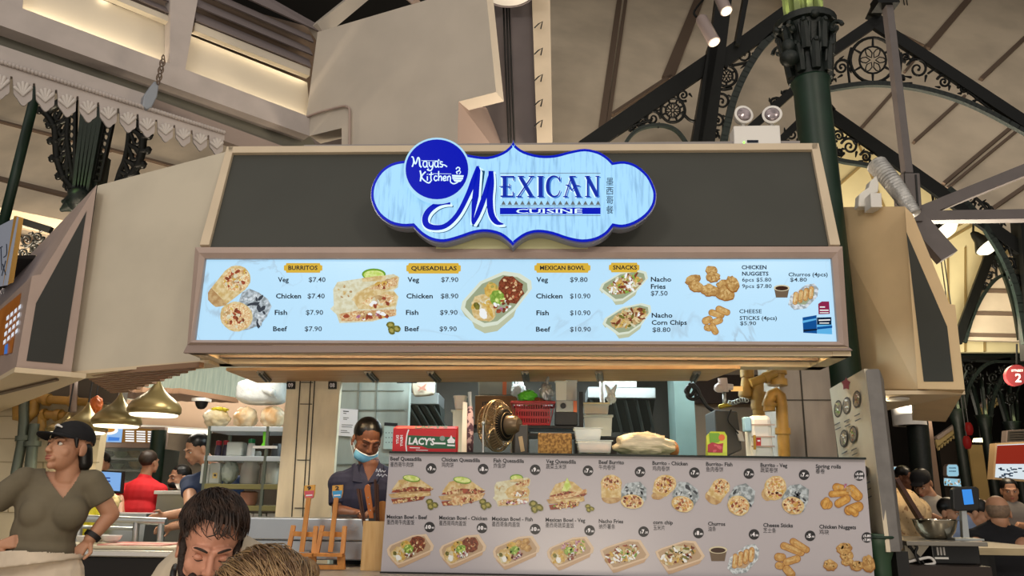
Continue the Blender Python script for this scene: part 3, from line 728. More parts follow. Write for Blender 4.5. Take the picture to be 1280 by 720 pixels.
# the face: backlit acrylic with faint grey marble veins
def face_mat(name, a, b, veins, strength):
    m = bpy.data.materials.new(name); m.use_nodes = True; nt = m.node_tree; bs = nt.nodes['Principled BSDF']
    tc = nt.nodes.new('ShaderNodeTexCoord'); n1 = nt.nodes.new('ShaderNodeTexNoise'); n1.inputs['Scale'].default_value = 2.2; n1.inputs['Detail'].default_value = 8; n1.inputs['Distortion'].default_value = 1.2
    nt.links.new(tc.outputs['Object'], n1.inputs['Vector'])
    mt = nt.nodes.new('ShaderNodeMath'); mt.operation = 'SUBTRACT'; mt.inputs[1].default_value = .5; nt.links.new(n1.outputs['Fac'], mt.inputs[0])
    ab = nt.nodes.new('ShaderNodeMath'); ab.operation = 'ABSOLUTE'; nt.links.new(mt.outputs[0], ab.inputs[0])
    n2 = nt.nodes.new('ShaderNodeTexNoise'); n2.inputs['Scale'].default_value = 1.4; nt.links.new(tc.outputs['Object'], n2.inputs['Vector'])
    r2 = nt.nodes.new('ShaderNodeMapRange'); r2.inputs[1].default_value = .5; r2.inputs[2].default_value = .62; nt.links.new(n2.outputs['Fac'], r2.inputs[0])
    rp = nt.nodes.new('ShaderNodeMapRange'); rp.inputs[1].default_value = 0; rp.inputs[2].default_value = .022; rp.inputs[3].default_value = veins; rp.inputs[4].default_value = 0; nt.links.new(ab.outputs[0], rp.inputs[0])
    ml = nt.nodes.new('ShaderNodeMath'); ml.operation = 'MULTIPLY'; nt.links.new(rp.outputs[0], ml.inputs[0]); nt.links.new(r2.outputs[0], ml.inputs[1])
    mx = nt.nodes.new('ShaderNodeMixRGB'); mx.inputs[1].default_value = lin(a); mx.inputs[2].default_value = lin(b); nt.links.new(ml.outputs[0], mx.inputs[0])
    bs.inputs['Base Color'].default_value = (.1, .12, .14, 1) if strength else lin(a); bs.inputs['Roughness'].default_value = .25
    if strength: nt.links.new(mx.outputs[0], bs.inputs['Emission Color']); bs.inputs['Emission Strength'].default_value = strength
    return m
GLOW = .87
MB().poly([v+Vector((0, .025, 0)) for v in vi]).build('backlit_panel', face_mat('lightbox_face', '#abd8f4', '#8ea6b8', .75, GLOW), lb)
pLB = plane(vi[0]+Vector((0, .025, 0)), (0, 1, 0))

# ------------------------------------------------------------------ printed food
def G(name, c1, c2=None, glow=0, sc=60, lo=.4, hi=.6):
    """print colour; glow > 0 when the print is backlit"""
    return mat('print_%s%s' % (name, '_lit' if glow else ''), c1, .35, col2=c2 or None, vscale=sc, emit=glow, lo=lo, hi=hi)
def palette(g):
    return dict(tort=G('tortilla', '#d9c79a', '#c2a468', g, 40), tortd=G('tortilla_dark', '#a98558', '#c4a87a', g, 40), tortp=G('tortilla_pale', '#d8d8c0', '#c9c2a0', g, 40),
        fill=G('filling', '#bd8a5c', '#dcc79c', g, 90), rice=G('rice', '#e8dcb2', '#c98e58', g, 110), red=G('tomato', '#a14e34', '#7e3c28', g, 60), bean=G('beans', '#8a4a30', '#5e2c1c', g, 110),
        green=G('avocado', '#8fae4c', '#6a8f34', g, 70), lime=G('lime', '#b8cf62', '#d9e49a', g, 50), limed=G('lime_rind', '#6f9a2c', None, g), foil=G('foil', '#b9c4cc', '#7d878c', g, 45, .42, .58), foill=G('foil_light', '#d4dde3', '#8d979d', g, 60),
        tray=G('tray_rim', '#d3dccb' if g else '#d6c0a6', None, g), trayd=G('tray_side', '#b7bda0' if g else '#c0a285', None, g), trayi=G('tray_inside', '#97a183' if g else '#b59c80', None, g), cheese=G('cheese', '#d2b35e', '#bd9344', g, 70), white=G('sour_cream', '#e9ecec', None, g), olive=G('jalapeno', '#7d7a35', '#565522', g, 80), olivel=G('jalapeno_light', '#a39a52', None, g),
        nug=G('nugget', '#bf985c', '#9c7340', g, 60), nugl=G('nugget_light', '#d2b37a', '#bd965a', g, 80), nugd=G('nugget_dark', '#94602a', None, g), stick=G('cheese_stick', '#c99f60', '#b08348', g, 60), churro=G('churro', '#b8864a', '#d6b27a', g, 70), choc=G('chocolate', '#3a2318', None, g), cup=G('cup', '#cfc6a8', None, g), cupd=G('cup_dark', '#6b5a48', None, g),
        onion=G('onion', '#9c5a78', '#c9a6b4', g, 90), roll=G('spring_roll', '#cc9a4c', '#b07c34', g, 50), rolll=G('spring_roll_light', '#d9b064', '#c99a4c', g, 50), ink=G('ink', '#20242c', None, g*.9 if g else 0), inkm=G('ink_soft', '#3a4048', None, g), gold=G('gold_tab', '#d4ae3c', None, g), dark=G('badge', '#26262a', None, 0), paper=G('paper_white', '#eceaf0', None, 0))
PL = palette(GLOW); PD = palette(0)

def burrito(p, K, cx, cy, rx, ry, rot, seed, body=None):
    """cut burrito: cut face ellipse (cx,cy) with tube going to body"""
    if body:
        bx_, by_, brx, bry = body
        c = math.cos(R(rot)); q = math.sin(R(rot))
        p.ell(bx_, by_, brx, bry, K['tortd'], rot, .05, seed)
        hx, hy = -q, c
        d = Vector((bx_-cx, by_-cy)); nn = Vector((-d.y, d.x)).normalized()
        p.poly([(cx+nn.x*rx*.97, cy+nn.y*ry*.97), (bx_+nn.x*brx, by_+nn.y*bry), (bx_-nn.x*brx, by_-nn.y*bry), (cx-nn.x*rx*.97, cy-nn.y*ry*.97)], K['tort'])
    p.ell(cx, cy, rx, ry, K['tort'], rot, .03, seed+1)
    p.ell(cx, cy, rx*.86, ry*.86, K['rice'], rot, .06, seed+2)
    p.spots(cx, cy, rx*.78, ry*.78, 46, max(rx, ry)*.085, [K['fill'], K['rice'], K['red'], K['bean'], K['tortp'], K['cheese'], K['tortd']], rot, seed)
def foil_burrito(p, K, cx, cy, rx, ry, rot, seed, fpts):
    p.poly(fpts, K['foil'])
    fx = sum(x for x, y in fpts)/len(fpts); fy = sum(y for x, y in fpts)/len(fpts)
    wx = max(x for x, y in fpts)-min(x for x, y in fpts); wy = max(y for x, y in fpts)-min(y for x, y in fpts)
    p.spots(fx, fy, wx*.36, wy*.36, 26, wx*.05, [K['foill'], K['foil'], K['inkm']], 20, seed, 2.2)
    burrito(p, K, cx, cy, rx, ry, rot, seed)
def quesa(p, K, x0, y0, w, h, seed, var=0):
    """stack of folded wedges; top wedge, filling lines, lime"""
    X = lambda u: x0+w*u; Y = lambda v: y0+h*v
    def Q(pts, m): p.poly([(X(u), Y(v)) for u, v in pts], m)
    if var == 0:   # the tall wrap seen on the lightbox and the fish one
        Q([(.04, .36), (.1, .22), (.55, .13), (.9, .07), (.98, .13), (.96, .32), (.9, .38), (.97, .5), (.93, .72), (.94, .84), (.6, .97), (.13, 1), (.09, .84), (.0, .73), (.05, .66)], K['tortp'])
        Q([(.3, .56), (.38, .42), (.62, .26), (.95, .1), (.97, .2), (.93, .33), (.7, .42), (.5, .5), (.36, .6)], K['tort'])
        Q([(.55, .36), (.75, .2), (.96, .13), (.94, .28), (.72, .37)], K['fill'])
        p.spots(X(.78), Y(.25), w*.17, h*.06, 14, w*.022, [K['cheese'], K['red'], K['tortd'], K['rice']], -18, seed)
        Q([(.34, .6), (.5, .48), (.7, .4), (.9, .4), (.96, .5), (.92, .68), (.6, .74), (.4, .73)], K['tort'])
        Q([(.44, .62), (.55, .52), (.75, .46), (.9, .48), (.9, .62), (.6, .7)], K['rice'])
        p.ell(X(.7), Y(.53), w*.1, h*.055, K['tortd'], 5, .1, seed); p.spots(X(.72), Y(.6), w*.19, h*.07, 16, w*.022, [K['tortp'], K['fill'], K['red'], K['white']], -8, seed+1)
        Q([(.12, .83), (.35, .77), (.94, .74), (.93, .86), (.6, .95), (.16, .97)], K['fill'])
        p.spots(X(.55), Y(.86), w*.36, h*.06, 24, w*.026, [K['rice'], K['cheese'], K['onion'], K['white'], K['red'], K['tortd']], -4, seed+2)
        p.spots(X(.2), Y(.4), w*.12, h*.12, 8, w*.014, [K['tortd'], K['tort']], 30, seed+3)
        p.ell(X(.62), Y(.08), w*.17, h*.11, K['limed'], 0, 0); p.ell(X(.62), Y(.09), w*.145, h*.085, K['lime'])
        Q([(.45, .15), (.62, .12), (.8, .1), (.78, .2), (.46, .22)], K['tort'])
    else:
        rnd = random.Random(seed)
        Q([(.08, .52), (.22, .22), (.5, .1), (.66, .16), (.98, .5), (.6, .56), (.1, .62)], K['tort'])
        Q([(.1, .56), (.5, .42), (.98, .5), (.9, .58), (.5, .64), (.06, .62)], K['red'])
        p.spots(X(.55), Y(.53), w*.4, h*.06, 26, w*.022, [K['bean'], K['fill'], K['red'], K['tortd']], -3, seed)
        Q([(.0, .68), (.3, .6), (.9, .58), (.92, .72), (.5, .8), (.06, .8)], K['tortd'])
        Q([(.12, .7), (.5, .66), (.9, .63), (.86, .74), (.4, .78)], K['tort'])
        Q([(.06, .84), (.5, .78), (.8, .74), (.74, .86), (.3, .96), (.1, .98)], K['red'])
        p.spots(X(.42), Y(.87), w*.32, h*.055, 18, w*.022, [K['bean'], K['fill'], K['tortd'], K['rice']], -10, seed+1)
        p.spots(X(.38), Y(.4), w*.22, h*.1, 10, w*.014, [K['tortd'], K['fill']], -20, seed+2)
        if var == 2:
            Q([(.28, .68), (.6, .62), (.98, .56), (.9, .78), (.6, .9), (.3, .98)], K['fill'])
            p.spots(X(.66), Y(.74), w*.28, h*.12, 22, w*.026, [K['tortd'], K['red'], K['rice'], K['nugl']], -22, seed+4)
        if var == 3:
            Q([(.06, .6), (.4, .55), (.96, .36), (.98, .46), (.5, .64), (.1, .7)], K['fill']); p.spots(X(.5), Y(.84), w*.36, h*.09, 26, w*.022, [K['green'], K['rice'], K['tortd'], K['red'], K['cheese']], -8, seed+4)
        if var == 3: Q([(.36, .42), (.5, .02), (.6, .3), (.5, .44)], K['lime'])
        else: p.ell(X(.5), Y(.16), w*.19, h*.11, K['limed'], 8); p.ell(X(.5), Y(.15), w*.17, h*.085, K['lime'], 8)
def slices(p, K, cx, cy, r, seed=1):
    for i, (dx, dy) in enumerate(((-.5, -.5), (.6, .2), (-.3, .5))):
        p.ell(cx+dx*r, cy+dy*r, r*.75, r*.6, K['olive'], 30*i, .08, seed+i); p.ell(cx+dx*r, cy+dy*r, r*.4, r*.3, K['olivel'], 30*i, .1, seed+i+5)
def bowl(p, K, cor, kind, seed):
    """cor: rim corners left, top-right ... as picture points; depth of the side below"""
    xs = [x for x, y in cor]; ys = [y for x, y in cor]; cx = sum(xs)/len(xs); cy = sum(ys)/len(ys)
    w = max(xs)-min(xs); h = max(ys)-min(ys)
    low = [(x, y+h*.17) for x, y in cor if y > cy-h*.08]
    p.poly(cor, K['tray'])
    srt = sorted([c for c in cor if c[1] > cy-h*.12], key=lambda c: c[0])
    p.poly(srt+[(cx+(x-cx)*.88, cy+(y-cy)*.94+h*.14) for x, y in reversed(srt)], K['trayd'])
    p.poly(cor, K['tray'])
    inn = [(cx+(x-cx)*.88, cy+(y-cy)*.86) for x, y in cor]; p.poly(inn, K['trayi'])
    ax = math.degrees(math.atan2(-h*.55, w))
    c = math.cos(R(ax)); q = math.sin(R(ax))
    def at(u, v): return cx+u*w*.5*c-v*h*.5*q, cy+u*w*.5*q+v*h*.5*c
    def blob(u, v, ru, rv, m, j=.12): x, y = at(u, v); p.ell(x, y, ru*w*.5, rv*h*.5, m, ax, j, seed+int(u*9)+50)
    def sp(u, v, ru, rv, n, ms, r=.022, a=1.6): x, y = at(u, v); p.spots(x, y, ru*w*.5, rv*h*.5, n, r*w, ms, ax, seed+int(u*7)+99, a)
    if kind == 'nacho':
        blob(0, 0, .72, .5, K['tortd']); sp(0, 0, .7, .5, 90, [K['tort'], K['tortd'], K['green'], K['white'], K['cheese'], K['red'], K['bean'], K['tortp'], K['white']], .02, 2.6)
        return
    if kind == 'chips':
        blob(0, 0, .72, .5, K['tortd']); sp(0, 0, .7, .5, 90, [K['tort'], K['tortd'], K['olive'], K['white'], K['cheese'], K['bean'], K['tortp'], K['tort']], .024, 2.4)
        return
    blob(-.42, .12, .34, .5, K['tort']); sp(-.42, .1, .3, .42, 16, [K['cheese'], K['tortp'], K['tort']], .03)
    blob(-.5, .3, .1, .2, K['white']); blob(-.58, -.05, .08, .14, K['olive']); blob(-.3, .28, .06, .28, K['cheese'])
    if kind == 'beef' or kind == 'chicken':
        blob(.46, -.1, .36, .5, K['bean']); sp(.46, -.1, .34, .46, 44, [K['bean'], K['red'], K['fill'], K['bean']], .016)
    elif kind == 'fish':
        for u, v in ((.3, -.35), (.45, -.05), (.6, .15), (.62, -.3)): blob(u, v, .16, .22, K['nug']); blob(u-.02, v-.06, .1, .1, K['nugl'])
    else:
        blob(.4, -.1, .4, .5, K['tort']); sp(.42, -.05, .4, .48, 50, [K['green'], K['red'], K['onion'], K['cheese'], K['white'], K['tortd']], .02)
    blob(-.02, -.35, .2, .26, K['cheese'] if kind != 'veg' else K['onion']); sp(-.02, -.35, .2, .26, 12, [K['cheese'], K['olivel'], K['tort']], .018)
    blob(.04, -.02, .2, .28, K['green']); sp(.04, -.02, .18, .24, 10, [K['lime'], K['green']], .018)
    sp(.06, .34, .24, .2, 20, [K['onion'], K['white'], K['red'], K['bean'], K['tortp']], .018)
def nuggets(p, K, items, seed):
    for i, (x, y, rx, ry, a) in enumerate(items):
        p.ell(x, y+ry*.12, rx, ry, K['nugd'], a, .1, seed+i); p.ell(x, y, rx*.96, ry*.92, K['nug'], a, .1, seed+i); p.spots(x, y-ry*.1, rx*.75, ry*.65, 12, rx*.16, [K['nugl'], K['nug']], a, seed+i)
def sticks(p, K, items, m='stick', ml='nugl'):
    for i, (x0, y0, x1, y1, w_) in enumerate(items):
        for mm, f in ((K['nugd'], 1.1), (K[m], .98), (K[ml], .4)):
            d = Vector((x1-x0, y1-y0)); L = d.length; a = math.degrees(math.atan2(d.y, d.x)); pts = []
            for k in range(16):
                t = 2*math.pi*k/16; u = math.cos(t); v = math.sin(t)
                xx = (L/2-w_/2)*(1 if u > 0 else -1)*f**.3 + u*w_/2*f; yy = v*w_/2*f - (w_*.12 if f < .5 else 0)
                pts.append(((x0+x1)/2+xx*d.x/L-yy*d.y/L, (y0+y1)/2+xx*d.y/L+yy*d.x/L))
            p.poly(pts, mm)
def churros(p, K, cx, cy, w, h, cup, seed):
    ux, uy, ur = cup
    p.poly([(ux-ur, uy-ur*.4), (ux+ur, uy-ur*.4), (ux+ur*.75, uy+ur*.85), (ux-ur*.75, uy+ur*.85)], K['cupd']); p.ell(ux, uy-ur*.42, ur*1.05, ur*.42, K['cup']); p.ell(ux, uy-ur*.38, ur*.85, ur*.3, K['choc'])
    p.poly([(cx-w*.5, cy+h*.3), (cx-w*.42, cy-h*.05), (cx+w*.1, cy-h*.46), (cx+w*.36, cy-h*.5), (cx+w*.5, cy-h*.3), (cx+w*.46, cy), (cx+w*.1, cy+h*.44), (cx-w*.3, cy+h*.5)], K['foill'])
    p.poly([(cx-w*.36, cy+h*.28), (cx-w*.3, cy-h*.0), (cx+w*.1, cy-h*.34), (cx+w*.36, cy-h*.32), (cx+w*.36, cy-h*.05), (cx+w*.06, cy+h*.3)], K['trayi'])
    for k in range(4):
        x = cx-w*.26+k*w*.17; y = cy+h*.06-k*h*.07
        sticks(p, K, [(x-w*.02, y+h*.24, x+w*.02, y-h*.24, w*.15)], 'churro', 'tort')

# pictures on the lightbox
def lb_pic(name, fn, label=None):
    p = Print(pLB, .0015); fn(p); o = p.build(name, lb)
    if label: o['label'] = label
    return o
K = PL
def f(p):
    burrito(p, K, 295, 349.5, 19, 17, -20, 3, (274, 370, 14, 14))
    foil_burrito(p, K, 296, 396, 20.5, 18.5, 10, 9, [(303, 366), (312, 361), (324, 366), (335, 374), (340, 383), (334, 396), (326, 406), (312, 412), (296, 414), (290, 400)])
lb_pic('burrito_picture', f)
lb_pic('quesadilla_picture', lambda p: (quesa(p, K, 413, 338, 88, 66, 5, 0), slices(p, K, 492, 410, 7, 3)))
lb_pic('rice_bowl_picture', lambda p: bowl(p, K, [(576, 386), (578, 377), (600, 352), (630, 339), (650, 342), (664, 351), (665, 361), (645, 387), (622, 406), (604, 409), (590, 402)], 'beef', 8))
lb_pic('nacho_tray_picture', lambda p: bowl(p, K, [(749, 362), (752, 355), (775, 341), (797, 337), (808, 340), (810, 348), (796, 364), (778, 376), (768, 377)], 'nacho', 3))
lb_pic('nacho_tray_picture', lambda p: bowl(p, K, [(753, 405), (756, 398), (778, 384), (802, 379), (813, 382), (814, 390), (802, 406), (786, 417), (772, 419)], 'chips', 4))
lb_pic('nugget_picture', lambda p: nuggets(p, K, [(866, 349, 10, 6, -20), (870, 358, 10, 7, 20), (889, 338, 8, 6, 10), (891, 346, 9, 7, 0), (887, 363, 12, 7.5, 5), (904, 356, 9, 6, -10), (906, 368, 12, 8, 5), (915, 355, 8, 11, -30)], 5))
lb_pic('cheese_stick_picture', lambda p: sticks(p, K, [(886, 390, 905, 395, 8), (895, 385, 912, 392, 8), (878, 403, 890, 398, 9), (888, 405, 903, 399, 8), (880, 409, 890, 411, 8), (888, 405, 896, 418, 8)]))
lb_pic('churro_picture', lambda p: churros(p, K, 1004, 371, 38, 33, (977, 364, 9.5), 5))
def tab(p, x0, y0, x1, y1, t, tx0, tx1):
    k = 3
    p.poly([(x0+k, y0), (x1-k, y0), (x1-k*.8, y0+k*.8), (x1, y0+k), (x1, y1-k), (x1-k*.8, y1-k*.8), (x1-k, y1), (x0+k, y1), (x0+k*.8, y1-k*.8), (x0, y1-k), (x0, y0+k), (x0+k*.8, y0+k*.8)], K['gold'])
    p.text(t, tx0, (y0+y1)/2+2.4, tx1, 5.2, K['ink'], 1.5, same=False)
for a in ((355, 329, 403, 341, 'BURRITOS', 360.5, 397), (508, 329, 576, 342, 'QUESADILLAS', 514, 571), (668, 329, 738, 341, 'MEXICAN BOWL', 675, 731), (761, 329, 799, 341, 'SNACKS', 766, 796)):
    p = Print(pLB, .009 if a[4] == 'SNACKS' else .0015); tab(p, *a); p.build('heading_tab', lb)
p = Print(pLB, .0018); ink, soft = K['ink'], K['inkm']
for t, x0, y, x1, c_, m_, b_ in (
    ('Veg', 347.5, 352.5, 361, 6, ink, 1.4), ('$7.40', 386, 352.5, 407, 6, soft, .7), ('Chicken', 345, 373, 376.5, 6, ink, 1.4), ('$7.40', 384.5, 373, 406, 6, soft, .7),
    ('Fish', 343.5, 393.5, 359, 6, ink, 1.4), ('$7.90', 382.5, 393.5, 404, 6, soft, .7), ('Beef', 341.5, 414, 359, 6, ink, 1.4), ('$7.90', 381, 414, 402.5, 6, soft, .7),
    ('Veg', 509.5, 352.5, 524, 6, ink, 1.4), ('$7.90', 551.5, 352.5, 573, 6, soft, .7), ('Chicken', 508, 373, 541, 6, ink, 1.4), ('$8.90', 551, 373, 573, 6, soft, .7),
    ('Fish', 507.5, 393.5, 523, 6, ink, 1.4), ('$9.90', 550, 393.5, 572, 6, soft, .7), ('Beef', 506, 414, 524, 6, ink, 1.4), ('$9.90', 549.5, 414, 571, 6, soft, .7),
    ('Veg', 670.5, 352.5, 685, 6, ink, 1.4), ('$9.80', 712.5, 352.5, 734.5, 6, soft, .7), ('Chicken', 670, 373, 703, 6, ink, 1.4), ('$10.90', 712.5, 373, 738, 6, soft, .7),
    ('Fish', 670.5, 394, 686, 6, ink, 1.4), ('$10.90', 712.5, 394, 738, 6, soft, .7), ('Beef', 670, 414.5, 688, 6, ink, 1.4), ('$10.90', 712.5, 414.5, 738.5, 6, soft, .7),
    ('Nacho', 813.5, 352, 839, 5.8, ink, 1.4), ('Fries', 813.5, 361, 832, 5.8, ink, 1.4), ('$7.50', 813.5, 369.5, 834.5, 5.8, soft, .7),
    ('Nacho', 814.5, 397, 840.5, 5.8, ink, 1.4), ('Corn Chips', 814.5, 406, 858.5, 5.8, ink, 1.4), ('$8.80', 815.5, 415, 838, 5.8, soft, .7),
    ('CHICKEN', 927, 336.5, 958, 4.8, ink, 1.6), ('NUGGETS', 927.5, 344.5, 960.5, 4.8, ink, 1.6), ('6pcs $5.80', 927.5, 352, 964, 4.8, soft, .7), ('9pcs $7.80', 927.5, 360, 964.5, 4.8, soft, .7),
    ('CHEESE', 924, 391.5, 952, 4.8, ink, .6), ('STICKS (4pcs)', 924.5, 400, 971, 4.8, ink, 1.0), ('$5.90', 925, 406.5, 945, 4.8, soft, .7),
    ('Churros (4pcs)', 985.5, 345.5, 1034.5, 4.8, ink, 1.0), ('$4.80', 987.5, 352, 1008.5, 4.8, soft, .7)):
    p.text(t, x0, y, x1, c_, m_, b_)
p.build('menu_lettering', lb)
# payment sticker in the corner
p = Print(pLB, .002); b1, b2, b3 = G('sticker_blue', '#0d5aa8', None, .6), G('sticker_sky', '#5fb4ea', None, .8), G('sticker_navy', '#0c2c50', None, .4); mg = G('sticker_magenta', '#9c2a54', None, .6)
p.poly([(1003, 397), (1020.5, 394), (1021, 417), (1004, 416)], b1).poly([(1021, 397), (1039, 396.5), (1040, 418), (1021, 417)], b2).poly([(1021, 397), (1039, 396.5), (1039, 406), (1021, 406)], b3).poly([(1003, 401), (1020, 398), (1020, 400), (1003, 404)], b2).poly([(1004, 412), (1021, 411), (1021, 413), (1004, 415)], b3).poly([(1021, 409), (1040, 407), (1040, 410), (1021, 412)], b1)
p.poly([(1022.5, 380), (1027, 377), (1036, 377), (1037, 392.5), (1023, 393)], mg)
p.text('WE', 1024, 385, 1030, 3, K['white'], 1, same=False).text('TAKE CARD', 1024, 390.5, 1036, 2.2, K['white'], 1) if False else None
p.k += 1; p.stroke([(1024.5, 384), (1031, 384)], 1.4, K['white']).stroke([(1024.5, 388), (1035.5, 388)], 1.4, K['white']).stroke([(1024.5, 391), (1035.5, 391)], 1.0, K['white']).stroke([(1023, 400.5), (1037.5, 400)], 1.6, K['white']).stroke([(1024, 404), (1036, 404)], 1.2, K['white'])
p.build('payment_sticker', lb)

# ------------------------------------------------------------------ the oval sign
YSG = 4.08
sg = thing('oval_sign', 'blue edged glowing scalloped stall sign with a round blue badge', 'sign', P(642, 296, YSG+.05))
Z = lambda X, Y: (440+X/3.2, 160+Y/3.2)
half = [(645, 44), (656, 66), (690, 90), (750, 106), (810, 105), (870, 90), (930, 80), (985, 91), (1022, 112), (1045, 134), (1090, 130), (1140, 146), (1188, 188), (1214, 240), (1219, 275), (1210, 315), (1180, 355), (1130, 388), (1082, 401), (1047, 397), (1020, 428), (975, 452), (920, 460), (860, 449), (800, 429), (745, 421), (700, 431), (662, 456), (643, 476),
        (624, 456), (590, 431), (540, 419), (490, 424), (430, 444), (370, 459), (318, 452), (275, 428), (243, 396), (200, 397), (150, 384), (105, 350), (80, 305), (73, 265), (82, 218), (112, 170), (155, 140), (205, 128), (245, 130), (275, 105), (330, 88), (380, 82), (430, 92), (470, 104), (540, 112), (600, 94), (634, 66)]
segs = [0, 9, 19, 28, 37, 47, len(half)]
outl = []
hp = [Z(*p) for p in half]+[Z(*half[0])]
for a, b in zip(segs[:-1], segs[1:]):
    outl += [(v.x, v.y) for v in spline([Vector((x, y, 0)) for x, y in hp[a:b+1]], 3)[:-1]]
pS = plane(P(640, 240, YSG), (0, 1, 0))
oc = (642, 241)
def scl(pts, d):
    """inset an outline by d pixels, mitred at the cusps"""
    n = len(pts); out = []
    for i in range(n):
        p0 = Vector(pts[i-1]); p1 = Vector(pts[i]); p2 = Vector(pts[(i+1) % n])
        t1 = (p1-p0).normalized(); t2 = (p2-p1).normalized(); n1_ = Vector((-t1.y, t1.x)); n2_ = Vector((-t2.y, t2.x))
        b_ = n1_+n2_; b_ = b_.normalized() if b_.length > 1e-4 else n1_
        k = d/max(b_.dot(n1_), .36); out.append((p1.x+b_.x*k, p1.y+b_.y*k))
    return out
m_blue = mat('sign_blue', '#0a1fc4', .3, emit=.75); m_rimg = mat('sign_rim_grey', '#8d8f98', .35, metal=.3)
bd = MB(); bd.prism([hit(x, y, pS)+Vector((0, .012, 0)) for x, y in outl], (0, .075, 0)); bd.build('sign_case', m_rimg, sg)
p = Print(pS, .001); p.poly(scl(outl, 1.2), m_blue); p.build('blue_edge', sg)
m_sface = bpy.data.materials.new('sign_face_glow'); m_sface.use_nodes = True
nt = m_sface.node_tree; bs = nt.nodes['Principled BSDF']; tc = nt.nodes.new('ShaderNodeTexCoord'); mp = nt.nodes.new('ShaderNodeMapping'); mp.inputs['Scale'].default_value = (46, 1, 5); n1 = nt.nodes.new('ShaderNodeTexNoise'); n1.inputs['Scale'].default_value = 1.3; n1.inputs['Detail'].default_value = 6
rp = nt.nodes.new('ShaderNodeValToRGB'); rp.color_ramp.elements[0].position = .28; rp.color_ramp.elements[0].color = lin('#6ea9d2'); rp.color_ramp.elements[1].position = .52; rp.color_ramp.elements[1].color = lin('#93cef6')
nt.links.new(tc.outputs['Object'], mp.inputs[0]); nt.links.new(mp.outputs[0], n1.inputs[0]); nt.links.new(n1.outputs['Fac'], rp.inputs[0]); bs.inputs['Base Color'].default_value = (.08, .1, .12, 1); nt.links.new(rp.outputs[0], bs.inputs['Emission Color']); bs.inputs['Emission Strength'].default_value = .95
p = Print(pS, .002); p.poly(scl(outl, 4.4), m_sface); p.build('glowing_face', sg)
# script M, serif capitals, ribbon and rows of triangles
W5 = lambda X, Y: (500+X/5.54, 170+Y/5.54)
L1 = lambda X, Y: (610+X/7.11, 200+Y/7.11)
m_pale = mat('sign_pale', '#d5f1ff', .3, emit=1.0); m_teal = mat('sign_teal', '#155a86', .3, emit=.5); m_shade = mat('sign_mid_blue', '#4a86d8', .3, emit=.8); m_tri = mat('sign_grey', '#6d7678', .3, emit=.7)
def bigM(p, dx, dy, m, k):
    sw = [(350, 470), (310, 466), (255, 478), (200, 520), (175, 570), (185, 615), (230, 635), (300, 630), (360, 590), (415, 520), (470, 410), (510, 310), (540, 212)]
    p.stroke([W5(x+dx, y+dy) for x, y in sw], [w_*k/5.54 for w_ in (14, 24, 34, 40, 42, 42, 38, 34, 32, 32, 34, 40, 20)], m, n=4)
    p.poly([W5(x+dx, y+dy) for x, y in ((520, 250), (542, 204), (558, 240), (546, 420), (500, 617), (494, 590), (496, 470))], m, True) if k == 1 else p.stroke([W5(545+dx, 220+dy), W5(520+dx, 420+dy), W5(505+dx, 610+dy)], 48/5.54, m)
    p.stroke([W5(x+dx, y+dy) for x, y in ((506, 612), (540, 540), (585, 420), (632, 250))], [w_*k/5.54 for w_ in (20, 34, 36, 26)], m)
    p.stroke([W5(x+dx, y+dy) for x, y in ((630, 244), (630, 330), (622, 440), (632, 540), (668, 598), (718, 612))], [w_*k/5.54 for w_ in (34, 44, 44, 42, 34, 6)], m)
p = Print(pS, .003); bigM(p, 6, 6, m_pale, 1.5); p.k += 2; bigM(p, 20, 20, m_teal, .9); p.k += 2; bigM(p, 14, 15, m_pale, 1.0); p.k += 2; bigM(p, 0, 0, m_blue, 1); p.build('script_initial', sg)
LET = {  # strokes (path, width) in the zoomed picture
 'E': [([(148, 150), (148, 325)], 34), ([(112, 150), (232, 150)], 14), ([(112, 325), (222, 325)], 14), ([(228, 145), (228, 185)], 10), ([(222, 285), (226, 330)], 10), ([(100, 238), (190, 238)], 9), ([(192, 215), (192, 262)], 9)],
 'X': [([(285, 152), (385, 325)], 30), ([(390, 150), (270, 325)], 12), ([(265, 148), (320, 148)], 11), ([(362, 148), (412, 148)], 11), ([(250, 328), (300, 328)], 11), ([(352, 328), (412, 328)], 11)],
 'I': [([(467, 150), (467, 325)], 36), ([(440, 149), (495, 149)], 11), ([(440, 327), (495, 327)], 11)],
 'C': [([(636, 185), (615, 155), (575, 148), (540, 180), (530, 238), (540, 295), (580, 326), (620, 315), (640, 275)], [8, 12, 16, 26, 32, 26, 16, 12, 8]), ([(637, 150), (637, 195)], 9)],
 'A': [([(735, 150), (805, 325)], 30), ([(742, 150), (685, 325)], 11), ([(668, 328), (708, 328)], 11), ([(775, 328), (830, 328)], 11), ([(722, 148), (780, 148)], 10), ([(690, 225), (720, 232), (744, 272), (775, 232), (815, 232)], 10)],
 'N': [([(885, 150), (885, 325)], 14), ([(880, 150), (970, 325)], 30), ([(972, 150), (972, 330)], 12), ([(860, 148), (905, 148)], 10), ([(862, 327), (908, 327)], 10), ([(955, 148), (990, 148)], 10)]}
p = Print(pS, .0035)
for dx, dy, m, k in ((0, 2, m_pale, 1.7), (12, 9, m_shade, 1.0), (0, 0, mat('sign_letter_blue', '#1b35b4', .3, emit=.7), 1.0)):
    p.k += 2
    for L in LET.values():
        for pth, w_ in L:
            ws = [x*k/7.11 for x in w_] if isinstance(w_, list) else w_*(k if w_ > 14 else k**1.6)/7.11
            p.stroke([L1(x+dx, y+dy) for x, y in pth], ws, m, smooth=len(pth) > 3)
p.build('capital_letters', sg)
p = Print(pS, .003)
for y in (120, 408, 497): p.stroke([L1(108, y), L1(1000, y-1)], .7, m_tri, smooth=False)
